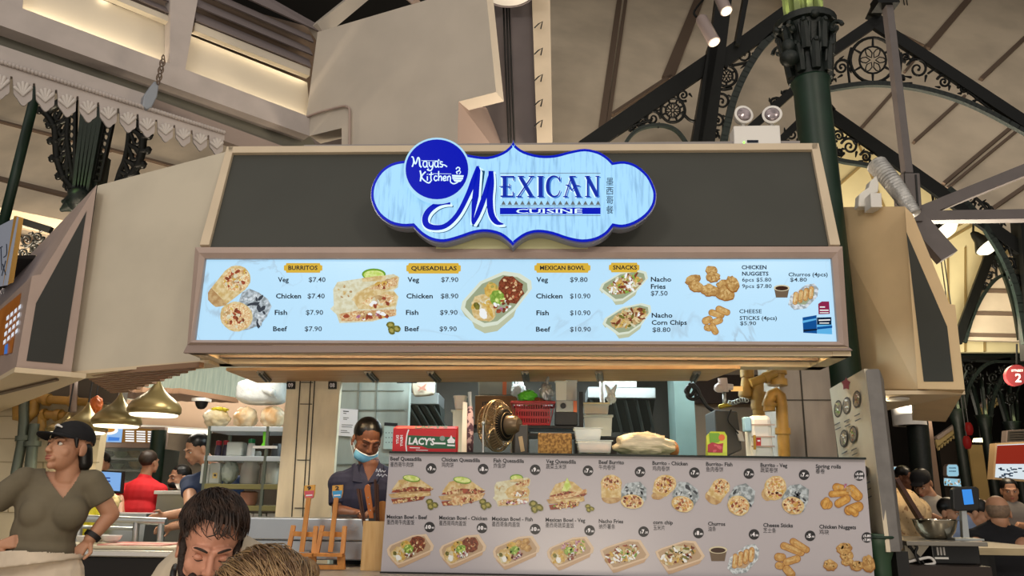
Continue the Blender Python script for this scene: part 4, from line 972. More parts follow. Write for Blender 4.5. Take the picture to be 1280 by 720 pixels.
for k in range(16):
    x = 138+k*56; p.poly([L1(x-20, 399), L1(x, 363), L1(x+20, 399)], m_tri, True)
p.poly([L1(106, 427), L1(1000, 425), L1(1000, 482), L1(106, 484)], m_blue)
p.text('CUISINE', *L1(250, 476), L1(838, 0)[0], 40/7.11, m_pale, .7, same=False)
p.k += 1
for x in (282, 372, 412, 486, 600, 640, 718, 800):
    for y in (436, 474): p.stroke([L1(x-22, y), L1(x+18, y)], .6, m_pale, smooth=False) if x not in (282, 542) else None
for i, c in enumerate('墨西哥餐'): p.text(c, *L1(1050, (222, 304, 386, 474)[i]), L1(1114, 0)[0], 7.6, m_teal if False else K['ink'], 1.2)
p.build('ribbon_lettering', sg)
# round badge
rc_ = (546.2, 211.8); pR = plane(P(546, 212, YSG-.05), (0, 1, 0))
def circ(r, k=44): return [(rc_[0]+r*1.015*math.cos(i/k*6.2832), rc_[1]+r*.97*math.sin(i/k*6.2832)) for i in range(k)]
bdg = MB(); bdg.prism([hit(x, y, pR) for x, y in circ(41)], (0, .05, 0)); bo = bdg.build('round_badge', mat('badge_edge_glow', '#a9d8f4', .3, emit=.9), sg)
p = Print(pR, .001); p.poly(circ(38.6), mat('badge_blue', '#0617b8', .3, emit=.8)); p.build('badge_face', bo)
p = Print(pR, .003); wm = m_pale; S5 = lambda pts: [W5(*q) for q in pts]
HW = [  # hand lettering, two lines
 ([(80, 145), (92, 152), (95, 185), (85, 215)], 8), ([(92, 152), (108, 195), (124, 150)], 8), ([(124, 150), (134, 160), (138, 205), (150, 218)], 9),
 ([(186, 180), (168, 176), (160, 200), (172, 218), (186, 205), (187, 180), (188, 212), (196, 218)], 7), ([(202, 180), (204, 205), (218, 215), (228, 200)], 7), ([(230, 178), (228, 215), (214, 240), (190, 236), (200, 228)], 7),
 ([(262, 180), (246, 176), (240, 200), (250, 217), (262, 205), (264, 180), (264, 212), (272, 217)], 7), ([(270, 163), (266, 175)], 7), ([(296, 182), (282, 180), (280, 194), (294, 200), (292, 215), (276, 214)], 7), ([(296, 200), (312, 204), (326, 215)], 7),
 ([(140, 240), (146, 275), (142, 315)], 9), ([(178, 248), (150, 282), (172, 312), (200, 326), (215, 312)], 8), ([(190, 280), (190, 310)], 7), ([(190, 264), (191, 268)], 7), ([(218, 250), (214, 290), (220, 312)], 7), ([(200, 268), (232, 266)], 6), ([(258, 282), (244, 278), (236, 298), (248, 312), (260, 302)], 7),
 ([(268, 244), (268, 312)], 7), ([(268, 290), (282, 278), (288, 290), (288, 312)], 7), ([(300, 298), (318, 292), (312, 278), (300, 290), (304, 310), (322, 306)], 7), ([(330, 280), (330, 312)], 7), ([(330, 290), (342, 278), (350, 292), (350, 318), (372, 332), (400, 322)], 7),
 ([(232, 262), (355, 264)], 2.5), ([(148, 172), (280, 174)], 2.5)]
for pth, w_ in HW: p.stroke(S5(pth), w_/5.54*1.15, wm, n=4)
p.poly(S5([(360, 270), (442, 274), (436, 300), (420, 318), (398, 322), (378, 316), (364, 298)]), wm, True)
p.k += 1; p.stroke(S5([(362, 284), (440, 288)]), .5, m_blue, smooth=False); p.stroke(S5([(366, 300), (436, 302)]), .5, m_blue, smooth=False)
p.stroke(S5([(388, 232), (400, 218), (414, 226), (408, 242), (392, 250), (398, 264)]), 1.4, wm); p.stroke(S5([(412, 240), (420, 252), (410, 266)]), 1.0, wm)
p.build('badge_lettering', bo)
MB().prism([P(548, 293, YSG+.11), P(732, 293, YSG+.11), P(735, 311, YSG+.11), P(545, 311, YSG+.11)], (0, .04, 0)).build('mounting_board', mat('pale_yellow_board', '#c9c79a', .5), sg)
for px in (600, 690): MB().bar(P(px, 230, YSG+.08), P(px, 230, YSG+.44), .05, .05).build('bracket', m_trim, sg)

# ------------------------------------------------------------------ neighbouring canopies and the linking walls
A_ = P(20, 460, 4.4); pcap = pl_heading(A_, 46.0)
def cap_(pts, f=0):
    n = pcap[1] if pcap[1].dot(EYEV-pcap[0]) > 0 else -pcap[1]
    return [hit(x, y, pcap)+n*f for x, y in pts], n
nb = thing('neighbour_canopy', 'taupe framed stall canopy end with a tall charcoal inset at far left', 'canopy', hit(60, 462, pcap))
prof = [(118, 232), (88, 465), (20, 460), (40, 345), (50, 343)]
dirL = Vector((math.sin(R(-44)), math.cos(R(-44)), 0))
pts, n_ = cap_([(121, 231), (89, 465), (20, 460), (40, 345), (51, 343)]); MB().prism(pts, dirL*3).build('canopy_case', m_trim, nb)
pts, n_ = cap_([(108, 264), (78, 455), (33, 451), (45, 379)], .004); MB().prism(pts, -n_*.02).build('charcoal_inset', m_panel2, nb)
q4 = pl_heading(A_+n_*0, -44.0); nf = q4[1] if q4[1].dot(EYEV-q4[0]) > 0 else -q4[1]
scr = [hit(x, y, q4)+nf*.006 for x, y in ((28, 366), (16, 441), (-60, 458), (-48, 428))]
MB().poly(scr).build('menu_screen', mat('orange_menu', '#a8662c', .3, emit=.5, col2='#8a4d1e', vscale=3), nb)
tl = MB(); wht = mat('menu_text_white', '#dfe6f0', .3, emit=.8)
pm = Print(plane(scr[0], nf), .004)
for r_ in range(4):
    for c in range(4):
        x = 24-c*5.0-r_*1.3; y = 383+r_*10+c*4.4
        pm.poly([(x, y), (x+3.2, y-3), (x+2.9, y+2), (x-.2, y+5)], wht, c+r_ > 0)
pm.poly([(7, 432), (11, 429), (10, 442), (6, 443)], G('sticker_lightblue', '#4a7fd0', None, .6)).build('menu_rows', nb)
# raised sign of that stall
s1 = thing('tall_side_sign', 'white lettered sign in a gold frame cut by the left edge', 'sign', P(12, 356, 4.7))
qs = pl_heading(P(20, 300, 4.75), -44.0)
ns = qs[1] if qs[1].dot(EYEV-qs[0]) > 0 else -qs[1]
a4 = [hit(x, y, qs) for x, y in ((21, 271), (7, 356), (-80, 372), (-70, 318))]
MB().prism(a4, -ns*.012).build('sign_board', mat('sign_white_face', '#c9ccd8', .4, emit=.25), s1)
qg = pl_heading(a4[0], 46); MB().prism([hit(x, y, qg) for x, y in ((21, 270), (29.5, 272.5), (17, 353), (7, 357))], Vector((-.02, .0, 0))).build('gold_edge', mat('gold_trim', '#96702c', .35, metal=.4), s1)
p = Print(qs, .004); p.stroke([(9, 305), (9, 318), (5, 322)], 1.2, K['ink']); p.stroke([(2, 310), (3, 338)], 1.2, K['ink']); p.stroke([(8, 326), (3, 345)], 1.2, K['ink']); p.stroke([(4, 330), (8, 344)], 1.2, K['ink']); p.stroke([(-2, 312), (4, 308)], 1.2, K['ink'])
p.build('sign_lettering', s1)
# soffit of the neighbour
zN = A_.z-.01
sl = [H(x, y, zN) for x, y in ((19, 459), (89, 465), (108, 467), (-60, 527), (-60, 487))]
MB().prism([sl[0], sl[1], sl[2], sl[2]+dirL*3, sl[0]+dirL*3], (0, 0, -.03)).build('soffit', m_soffit, nb)
MB().prism([H(70, 473, zN-.035), H(74, 474, zN-.035), H(-30, 500, zN-.035), H(-30, 497, zN-.035)], (0, 0, -.01)).build('soffit_seam', m_rib, nb)
# linking wall
wa = hit(105, 466, pcap); wb = P(300, 450, 4.42)
pw_ = plane(wa, (wb-wa).cross(Vector((0, 0, 1))))
lwk = struct(MB().prism([hit(x, y, pw_) for x, y in ((122, 232), (283, 189.5), (258, 312), (250, 452.5), (88, 466))], (0, .10, 0)).build('wall_link_left', m_beige))
struct(MB().prism([hit(x, y, pw_)+Vector((0, -.012, 0)) for x, y in ((88, 465), (262, 450), (262, 454), (88, 469))], (0, .16, 0)).build('trim_6', m_soffit))
# right-hand canopy
B_ = P(1147, 486, 4.95); qc = pl_heading(B_, -45)
nq = qc[1] if qc[1].dot(EYEV-qc[0]) > 0 else -qc[1]
rn = thing('neighbour_canopy', 'warm beige canopy end with a charcoal inset right of the green column', 'canopy', B_)
pr = [hit(x, y, qc) for x, y in ((1131, 258), (1141, 268), (1187, 380), (1194, 381), (1206, 487), (1147, 486))]
dirR = Vector((math.sin(R(24)), math.cos(R(24)), 0))
m_beiger = mat('lit_beige_paint', '#dcc096', .5, var=.05, vscale=3)  # light put into the colour: beige raised where little light falls
MB().prism(pr, dirR*2.2).build('canopy_case', m_beiger, rn)
MB().prism([hit(x, y, qc)+nq*.004 for x, y in ((1133, 290), (1184, 408), (1192, 477), (1155, 477))], -nq*.02).build('charcoal_inset', m_panel, rn)
MB().prism([P(1030, 259, 5.72), P(1131, 258, 5.0), P(1147.5, 486.5, 4.95), P(1050, 486, 5.72)], (.02, .1, 0)).build('side_panel', m_beiger, rn)
zR = B_.z-.01
so2 = [H(x, y, zR) for x, y in ((1062, 488), (1206, 488), (1107, 509), (1062, 511))]
MB().prism(so2, (0, 0, -.025)).build('soffit', m_soffit, rn)
c_ = H(1122, 498, zR-.03); MB().lathe([(.07, 0), (.07, -.012), (.055, -.012)], c_, 20).build('downlight', m_whitep, rn); MB().lathe([(.055, -.01), (0, -.01)], c_, 20).build('downlight_lens', MATS['downlight_glow'], rn)
strip(H(1070, 509, zR-.07), H(1104, 507, zR-.07), 2.2, (1, .82, .55), 'soffit_fill', (.1, -.35, .9))  # added light grazing the soffit to brighten it, no strip fitted here
light('SPOT', 'downlight_beam', c_+Vector((0, 0, -.04)), 10, (1, .8, .5), .04, c_+Vector((0, 0, -2)), 120, .8)
# emergency twin light on the canopy
em = thing('emergency_light', 'white twin headed emergency light on the canopy\'s right end', 'emergency light', P(945, 182, 4.68))
MB().prism([P(917, 157, 4.6), P(975, 156, 4.6), P(977, 184, 4.6), P(918, 184, 4.6)], (0, .12, 0)).build('battery_box', m_whitep, em, bevel=.008)
MB().prism([P(934, 175, 4.595), P(948, 175, 4.595), P(948, 178, 4.595), P(934, 178, 4.595)], (0, .01, 0)).build('label_strip', K['ink'], em)
MB().ell(P(930, 178, 4.6), .007, nu=8, nv=6).build('indicator', mat('green_led', '#7dff4a', .4, emit=3), em)
for px in (929, 965):
    c_ = P(px, 144, 4.6); Mx = Matrix.Rotation(R(90), 3, 'X') @ Matrix.Rotation(R(8 if px < 940 else -14), 3, 'Y'); hd = MB().lathe([(.02, -.07), (.045, -.05), (.062, 0), (.064, .012), (.061, .014)], c_, 28, Mx).build('lamp_head', m_whitep, em, smooth=50)
    MB().lathe([(.0605, .010), (.03, .02), (0, .023)], c_, 24, Mx).build('lens', mat('lamp_lens', '#8f8488', .15, metal=.3, var=.4, vscale=30), hd, smooth=True)
    MB().cap(c_+Vector((0, .02, -.06)), P(px, 158, 4.64), .014, .014, 8).build('neck', m_whitep, hd)
# ================================================================== COUNTER BOARD
def ubox(mb, x0, y0, x1, y1, Y, dp, taper=0, tilt=0):
    """upright box whose front face fills that pixel rectangle at distance Y; taper < 0 widens the top"""
    a = P(x0, y1, Y); b = P(x1, y1, Y); zt = P((x0+x1)/2, y0, Y).z; zb = (a.z+b.z)/2
    ax, bx = a.x, b.x; t = (bx-ax)*taper/2
    return mb.add([(ax, Y, zb), (bx, Y, zb), (bx, Y+dp, zb), (ax, Y+dp, zb), (ax+t, Y+t+tilt, zt), (bx-t, Y+t+tilt, zt), (bx-t, Y+dp-t+tilt, zt), (ax+t, Y+dp-t+tilt, zt)],
                  [(0, 3, 2, 1), (4, 5, 6, 7), (0, 1, 5, 4), (1, 2, 6, 5), (2, 3, 7, 6), (3, 0, 4, 7)])
YB = 4.0
pBd = plane((0, YB, 0), (0, 1, 0))
brd = thing('menu_board', 'white counter menu board with two rows of food pictures and dark price dots', 'menu board', P(785, 718, YB))
bc = [(487, 566.5), (1081, 574.5), (1093.5, 727), (476, 714.5)]
MB().prism([P(x, y, YB) for x, y in bc], (0, .025, 0)).build('board_panel', face_mat('board_face', '#b3aeb4', '#a29da6', .5, 0), brd)
eg = MB(); eg.bar(P(487, 565.3, YB-.002), P(1081, 573.3, YB-.002), .035, .010); eg.build('top_edge', m_green_d, brd)
MB().bar(P(476, 717, YB), P(1093, 729, YB), .05, .022).build('bottom_rail', m_blackp, brd)
K = PD; SL = .019
p = Print(pBd, .0015); ink = K['ink']
for t, x0, x1, y, ch, cx1, cy in (
    ('Beef Quesadilla', 488, 527, 575.5, '墨西哥牛肉饼', 517, 583), ('Chicken Quesadilla', 552, 600, 576.7, '鸡肉饼', 567, 583.5), ('Fish Quesadilla', 617, 655, 577.8, '炸鱼饼', 632, 584.5), ('Veg Quesadilla', 682.5, 720, 578.8, '蔬菜玉米饼', 708, 585.5),
    ('Beef Burrito', 748.5, 780, 579.8, '牛肉卷饼', 769, 586.5), ('Burrito - Chicken', 815.5, 859.5, 581, '鸡肉卷饼', 837, 588), ('Burrito- Fish', 882.5, 915.5, 582.2, '鱼肉卷饼', 904, 589), ('Burrito - Veg', 950.5, 984, 583.4, '蔬菜卷饼', 972, 590), ('Spring rolls', 1019.5, 1051, 585, '春卷', 1031, 591.5),
    ('Mexican Bowl - Beef', 483.5, 534, 648, '墨西哥牛肉盖饭', 518, 655), ('Mexican Bowl - Chicken', 549, 609, 649.2, '墨西哥鸡肉盖饭', 583, 656.2), ('Mexican Bowl - Fish', 615, 666, 650.5, '墨西哥鱼肉盖饭', 650, 657.5), ('Mexican Bowl - Veg', 682, 731.5, 651.8, '墨西哥蔬菜盖饭', 717.5, 658.8),
    ('Nacho Fries', 748.5, 779, 653.5, '纳乔薯条', 769, 660.5), ('corn chip', 816.5, 841, 655, '玉米片', 831, 662), ('Churros', 885, 906.5, 656.8, '油条', 895, 663.5), ('Cheese Sticks', 954, 991, 658.5, '芝士条', 970, 665.5), ('Chicken Nuggets', 1024, 1070, 660.5, '鸡块', 1036, 667.5)):
    p.text(t, x0, y, x1, 4.7, ink, 1.5, SL); p.text(ch, x0, cy, cx1, 4.9, ink, 1.8, SL)
p.build('dish_names', brd)
for i, (x, y, big, small) in enumerate(((539, 585.5, '9', '.90'), (604, 586.3, '8', '.90'), (669, 587.2, '9', '.90'), (735, 588.4, '7', '.90'), (800, 589.8, '7', '.90'), (868, 590.8, '7', '.40'), (936, 592, '7', '.90'), (1005, 593.5, '7', '.40'), (1074, 594.5, '5', '7'),
    (537, 658.8, '10', '.90'), (602.5, 660, '10', '.90'), (669, 661.4, '10', '.90'), (737, 663, '9', '.80'), (804.5, 664.5, '7', '.50'), (873, 666.3, '8', '.80'), (942.5, 668, '4', '.80'), (1012.5, 669.8, '5', '.90'), (1083.5, 671.8, '5', '7'))):
    p = Print(pBd, .0012); p.ell(x, y, 6.6, 6.6, K['dark'], n=26); p.k += 3; wht_ = K['paper']
    if small == '7':
        for k, s_ in ((-.6, '5.80' if y > 650 else '5.00'), (4.4, '7.80' if y > 650 else '7.00')): p.text('$', x-4.8, y+k, x-3.6, 2.2, wht_, 1).text(s_, x-3.2, y+k, x+4.8, 3.0, wht_, 2)
    elif big == '10': p.text('$', x-5.6, y+2, x-4.4, 2.4, wht_, 1).text('10', x-4.2, y+2, x+1.8, 4.4, wht_, 3).text(small, x+2, y+2, x+5.6, 2.2, wht_, 1.5)
    else: p.text('$', x-4.4, y+2, x-3, 2.6, wht_, 1).text(big, x-2.4, y+2.2, x+1, 4.8, wht_, 3).text(small, x+1.4, y+2.2, x+5.4, 2.4, wht_, 1.5)
    p.build('price_dot', brd)
def bpic(name, fn):
    p = Print(pBd, .0012, .00012); fn(p); return p.build(name, brd)
bpic('quesadilla_picture', lambda p: (quesa(p, K, 485.5, 592, 58, 38, 11, 1), slices(p, K, 540, 630, 6, 3)))
bpic('quesadilla_picture', lambda p: (quesa(p, K, 548, 594, 60, 39, 12, 2), slices(p, K, 606.5, 630, 6, 4)))
bpic('quesadilla_picture', lambda p: (quesa(p, K, 616, 594, 48, 39, 13, 0), slices(p, K, 670, 633, 7, 5)))
bpic('quesadilla_picture', lambda p: (quesa(p, K, 683, 596, 52, 42, 14, 3), slices(p, K, 737, 635, 4.5, 6)))
def bb(cut, body, foil, fp, seed):
    return lambda p: (burrito(p, K, *cut, seed, body), foil_burrito(p, K, *foil, seed+7, fp))
bpic('burrito_picture', bb((764, 604, 13, 10.5, 0), (764, 622, 12.5, 7.5), (790, 627, 14.5, 9, 5), [(776, 614), (783, 604), (800, 602), (808, 611), (808, 624), (798, 634), (778, 632)], 21))
bpic('burrito_picture', bb((831, 605.5, 14.5, 12, -20), (824, 618, 10, 6), (853, 630, 14, 10, 15), [(840, 618), (848, 602), (860, 603), (872, 612), (874, 622), (866, 634), (846, 636)], 33))
bpic('burrito_picture', bb((901, 609, 11.5, 11, 25), (892, 622, 11, 8), (923, 632, 14, 12.5, 20), [(910, 622), (918, 608), (932, 604), (944, 614), (942, 628), (934, 640), (914, 640)], 41))
bpic('burrito_picture', bb((969, 610, 14, 15.5, 20), (960, 617, 8, 9), (991, 632, 14, 11, 15), [(977, 622), (986, 607), (1000, 605), (1011, 612), (1010, 626), (1004, 640), (984, 640)], 55))
def sroll(p): sticks(p, K, [(1041, 608, 1060, 613, 10), (1060, 608, 1076, 624, 12), (1036, 618, 1062, 616, 8), (1026, 628, 1040, 632, 11), (1030, 636, 1034, 622, 8), (1044, 632, 1062, 621, 10), (1056, 640, 1078, 631, 12), (1058, 634, 1072, 644, 8)], 'roll', 'rolll'); p.spots(1058, 612, 12, 5, 10, 1.4, [K['onion'], K['rolll'], K['tortd']], 20, 6)
bpic('spring_roll_picture', sroll)
T = [(483.6, 687), (487, 681.5), (516, 669), (533, 667.5), (542.5, 682), (541, 688), (504, 704), (497, 706), (485, 694)]
for (dx, dy), k in (((0, 0), 'beef'), ((65.5, .5), 'chicken'), ((132.5, 2), 'fish'), ((200, 3), 'veg')):
    bpic('rice_bowl_picture', lambda p, dx=dx, dy=dy, k=k: bowl(p, K, [(x+dx, y+dy) for x, y in T], k, int(dx)+3))
T2 = [(750, 688), (757, 684), (787, 674), (800.5, 675), (812, 693.5), (809, 698), (771, 711), (765, 712), (752.5, 695)]
bpic('nacho_tray_picture', lambda p: bowl(p, K, T2, 'nacho', 8)); bpic('nacho_tray_picture', lambda p: bowl(p, K, [(x+69, y+1.5) for x, y in T2], 'chips', 9))
bpic('churro_picture', lambda p: churros(p, K, 929, 699, 40, 38, (897.5, 692, 11), 5))
bpic('cheese_stick_picture', lambda p: sticks(p, K, [(976, 681, 1005, 692, 9), (988, 675, 1011, 689, 8.5), (968, 696, 982, 697, 10), (979, 704, 1000, 697, 9), (969, 706, 980, 708, 9), (980, 708, 992, 721, 10)]))
bpic('nugget_picture', lambda p: nuggets(p, K, [(1055, 685, 10, 7, -10), (1058, 694, 9, 7, 10), (1059, 702, 8, 5, 0), (1037.5, 706, 9, 7, 10), (1071, 707, 9, 6, -10), (1085, 704, 8, 11, -15)], 6))

# ------------------------------------------------------------------ counter
zt = P(476, 716, 4.0).z
ctr = thing('service_counter', 'stall counter with a steel back block and grey top below the menu board', 'counter', (P(700, 700, 4.3).x, 4.4, 0))
cx0, cx1 = P(290, 700, 4.2).x, P(1092, 720, 4.2).x
MB().box(((cx0+cx1)/2, 4.15, zt/2-.02), (cx1-cx0, .6, zt-.04)).build('counter_body', mat('dark_counter_front', '#231d19', .5), ctr)
MB().box(((cx0+cx1)/2, 4.12, zt-.015), (cx1-cx0+.04, .68, .03)).build('counter_top', mat('grey_stone_top', '#8a8178', .4, var=.2, vscale=40), ctr, bevel=.004)
st = MB(); y0 = 4.28
zA, zB_, zC = P(400, 648, y0).z, P(400, 675.5, y0).z, zt+.03
sx0, sx1 = P(306, 680, y0).x, P(520, 680, y0).x
st.box(((sx0+sx1)/2, y0+.1, (zA+zB_)/2), (sx1-sx0, .2, zA-zB_)); st.box(((sx0+sx1)/2, y0+.11, (zB_+zC)/2), (sx1-sx0, .19, zB_-zC-.004))
st.build('steel_block', mat('satin_steel', '#b4bac0', .28, metal=.85, var=.05, vscale=2), ctr, bevel=.006)
for px in (378, 418): MB().bar(P(px-6, 690, y0-.004), P(px+9, 690.3, y0-.004), .01, .012).build('steel_handle', m_steel, ctr)
zsh = P(780, 569, YB).z
sx0, sx1 = P(489, 570, YB).x, P(1079, 570, YB).x
shf = MB(); shf.box(((sx0+sx1)/2, 4.34, zsh-.01), (sx1-sx0, .62, .012)); shf.build('glass_shelf', mat('green_glass_edge', '#4d6a5c', .15), ctr)
MB().box(((sx0+sx1)/2+.1, 4.6, (zsh+zt)/2-.01), (sx1-sx0-.2, .03, zsh-zt-.02)).build('back_screen', m_steel, ctr)
# easels with the number paddles
m_pine = mat('orange_pine', '#c98a44', .5, col2='#b57433', vscale=4, stretch=(9, 9, 1.5))
YE = 4.12
def easel(x, lbl):
    t = thing('table_easel', lbl, 'easel', Vector((P(x+14, 712, YE).x, YE, zt)), 'small wooden easels on the counter')
    q = lambda dx, y, d=0: P(x+dx, y, YE+d)
    for a, b in (((8, 657), (1, 693)), ((36, 658), (33, 693))): MB().bar(q(*a, .03), q(*b, -.01), .022, .018, up=(0, 1, 0)).build('upright', m_pine, t)
    MB().bar(q(6, 667, .02), q(36, 668.5, .02), .018, .024).build('crossbar', m_pine, t)
    MB().box((q(17, 693).x, YE-.02, q(17, 693).z), (.155, .05, .016)).build('tray', m_pine, t)
    for a, b in (((29, 694), (30, 713)),): 
        MB().bar(q(*a, .0), Vector((q(*b).x, YE, zt+.002)), .02, .018, up=(0, 1, 0)).build('rear_leg', m_pine, t)
    MB().bar(q(34, 694, 0), Vector((q(34, 712).x, YE, zt+.002)), .018, .018, up=(0, 1, 0)).build('rear_leg', m_pine, t)
    MB().box((q(18, 712).x, YE, zt+.012), (.15, .03, .02)).build('foot_rail', m_pine, t)
    return t
easel(359, 'left wooden easel holding the paddle with a pink lower label')
easel(395, 'right wooden easel holding the paddle with a blue lower label')
def paddle(xb, yb, xt, yt, hx, col, num, lbl, lean):
    t = thing('number_paddle', lbl, 'number paddle', P(xb, yb, YE-.02), 'number paddles on easels')
    a, b = P(xb, yb, YE-.022), P(xt, yt, YE+.01)
    MB().bar(a, b, .024, .012, up=(0, 1, 0)).build('stick', m_pine, t)
    Yh = YE+.006
    q = lambda x, y: P(hx+x+(y-614)*-.12*0, y, Yh)
    MB().prism([q(-6, 607), q(7, 606), q(6.5, 616), q(5, 622), q(0, 624), q(-5, 623), q(-6.5, 618)], (0, .014, 0)).build('head', mat('yellow_card', '#d6a04a', .5), t)
    pp = Print(plane((0, Yh, 0), (0, 1, 0)), .001); pp.poly([(hx-6, 614), (hx+6.4, 613), (hx+5, 622), (hx, 624), (hx-5, 623)], mat('label_'+col, col, .5))
    pp.text(num, hx-2.4, 612.4, hx+2.6, 4.6, K['ink'], 3, same=False); pp.k += 1; pp.stroke([(hx-4, 619.4), (hx+4, 618.8)], 1.6, K['paper'], smooth=False)
    pp.build('number_label', t)
paddle(377, 690, 386, 622, 386.5, '#cf5a66', '9', 'number paddle with a pink lower label leaning on the left easel', 0)
paddle(413, 690, 420.5, 622, 421.5, '#3f9ad0', '2', 'number paddle with a blue lower label leaning on the right easel', 0)
# cutlery box
YK = 4.1
cbx = thing('cutlery_box', 'pale wood box of chopsticks and a spatula at the board\'s left edge', 'cutlery box', Vector((P(466, 711, YK).x, YK+.06, zt)))
x0_, x1_ = P(453, 690, YK).x, P(480.5, 690, YK).x; ztop = P(467, 651.5, YK).z
m_pale_w = mat('pale_wood', '#d3ae78', .5, col2='#c39a62', vscale=5, stretch=(14, 14, 1))
for c, d, nm in ((((x0_+x1_)/2, YK, 0), (x1_-x0_, .010), 'front'), (((x0_+x1_)/2, YK+.12, 0), (x1_-x0_, .010), 'back'), ((x0_, YK+.06, 0), (.010, .12), 'side'), ((x1_, YK+.06, 0), (.010, .12), 'side')):
    MB().box((c[0], c[1], (ztop+zt)/2), (d[0], d[1], ztop-zt)).build(nm+'_board', m_pale_w, cbx)
MB().box(((x0_+x1_)/2, YK+.06, zt+.008), (x1_-x0_-.02, .11, .01)).build('bottom_board', m_pale_w, cbx)
m_dwood = mat('dark_wood', '#4a2c20', .45); m_owood = mat('orange_wood', '#b5672c', .45)
for i, (xt, yt, xb, yb, mt, dY) in enumerate(((447, 611, 457, 672, m_dwood, .04), (450, 612, 459, 672, m_dwood, .05), (469, 599, 471, 672, m_dwood, .05), (472, 605, 474, 672, m_dwood, .04))):
    t = tag(MB().tube([P(xb, yb, YK+dY), P(xt, yt, YK+dY+.01)], [.0045, .007], 8).build('chopstick', mt, smooth=40), ('dark chopstick leaning left in the cutlery box', 'second dark chopstick leaning left, just inside the first in the box', 'tallest dark chopstick upright in the cutlery box', 'shorter upright dark chopstick beside the tallest one')[i], 'chopstick', 'chopsticks in the cutlery box')
sp_ = thing('spatula', 'spatula with an orange riveted wood handle standing in the cutlery box', 'spatula', P(466, 672, YK+.06))
MB().prism([P(x, y, YK+.06) for x, y in ((455, 612), (456.5, 607), (459.5, 605), (462, 607), (466, 640), (467, 648), (461.5, 648), (460, 640))], (0, .016, 0)).build('handle', m_owood, sp_, bevel=.003)
for y, x in ((622, 460.2), (630, 461.4), (638, 462.8)): MB().ell(P(x, y, YK+.058), .0035, nu=8, nv=6).build('rivet', m_steel, sp_)
MB().prism([P(x, y, YK+.066) for x, y in ((460, 645), (468, 641), (474, 650), (474, 668), (462, 668))], (0, .003, 0)).build('blade', mat('dark_steel', '#4d4a48', .35, metal=.8), sp_)
tag(MB().prism([P(x, y, YK+.08) for x, y in ((474, 627), (478, 626), (482, 627), (482, 668), (474, 668))], (0, .014, 0)).build('wooden_server', m_pine, bevel=.004), 'flat wooden server upright at the right of the cutlery box', 'server')

# ================================================================== STALL WALLS
m_tile = mat('grey_stone_tile', '#d8ceb4', .55, var=.16, vscale=2.5, stretch=(3, 3, .8))
m_tileb = mat('cool_stone_tile', '#a3aca6', .5, var=.14, vscale=2.5, stretch=(3, 3, .8))
def upwall(name, x0, x1, ytop, ybase_x, Y, d, m, zlow=0):
    """upright slab from the floor up; x0,x1 measured at picture height ybase_x"""
    a = P(x0, ybase_x, Y).x; b = P(x1, ybase_x, Y).x; zt_ = P((x0+x1)/2, ytop, Y).z
    return struct(MB().box(((a+b)/2, Y+d/2, (zt_+zlow)/2), (b-a, d, zt_-zlow)).build(name, m))
upwall('pillar', 351.5, 419.5, 440, 560, 5.1, .05, m_tile)
gr = MB()
for px in (376, 389, 394): gr.bar(P(px+1.5, 440, 5.095), Vector((P(px, 560, 5.095).x, 5.095, .2)), .006, .006, up=(0, 1, 0))
for y in (478, 505, 575, 635): gr.bar(P(375+(505-y)*.05, y, 5.095), P(390+(505-y)*.05, y+.2, 5.095), .006, .005)
struct(gr.build('trim_7', mat('dark_joint', '#3e3a34', .8)))
for x, t in ((363.5, '09'), (415.5, '08')):
    o = thing('number_plate', 'small black number plate high on the grey pillar, near its %s edge' % ('left' if t == '09' else 'right'), 'number plate', P(x, 482, 5.08))
    MB().prism([P(x-5, 477, 5.08), P(x+5, 477, 5.08), P(x+4.6, 486, 5.08), P(x-5.4, 486, 5.08)], (0, .018, 0)).build('plate', m_blackp, o)
    Print(plane((0, 5.08, 0), (0, 1, 0)), .002).text(t, x-3.2, 484, x+3, 5, K['paper'], 1.5).build('numerals', o)
upwall('wall_kitchen_left', 417, 508, 440, 560, 5.75, .1, m_tileb)
gl = MB()
for px in (449, 471): gl.bar(P(px+2, 440, 5.745), P(px-5, 640, 5.745), .006, .006, up=(0, 1, 0))
for y in (488, 512, 540, 580): gl.bar(P(422, y, 5.745), P(505, y, 5.745), .006, .006)
struct(gl.build('trim_8', mat('pale_joint', '#8b948e', .8)))
upwall('wall_kitchen_back', 380, 1100, 430, 560, 7.6, .1, mat('kitchen_back', '#4b463e', .6, var=.2, vscale=2))
upwall('pillar', 981, 1046, 440, 560, 5.25, .5, mat('warm_stone_tile', '#a2968a', .55, var=.14, vscale=2.5, stretch=(3, 3, .8)))
gl = MB(); gl.bar(P(1000, 458, 5.245), P(1011, 600, 5.245), .008, .006, up=(0, 1, 0)); gl.bar(P(978, 500, 5.245), P(1046, 500, 5.245), .006, .006); struct(gl.build('trim_9', MATS['dark_joint']))
struct(MB().box((.15, 6.7, 2.56), (3.7, 2.6, .05)).build('ceiling_kitchen', mat('kitchen_ceiling', '#b9b5ac', .6)))
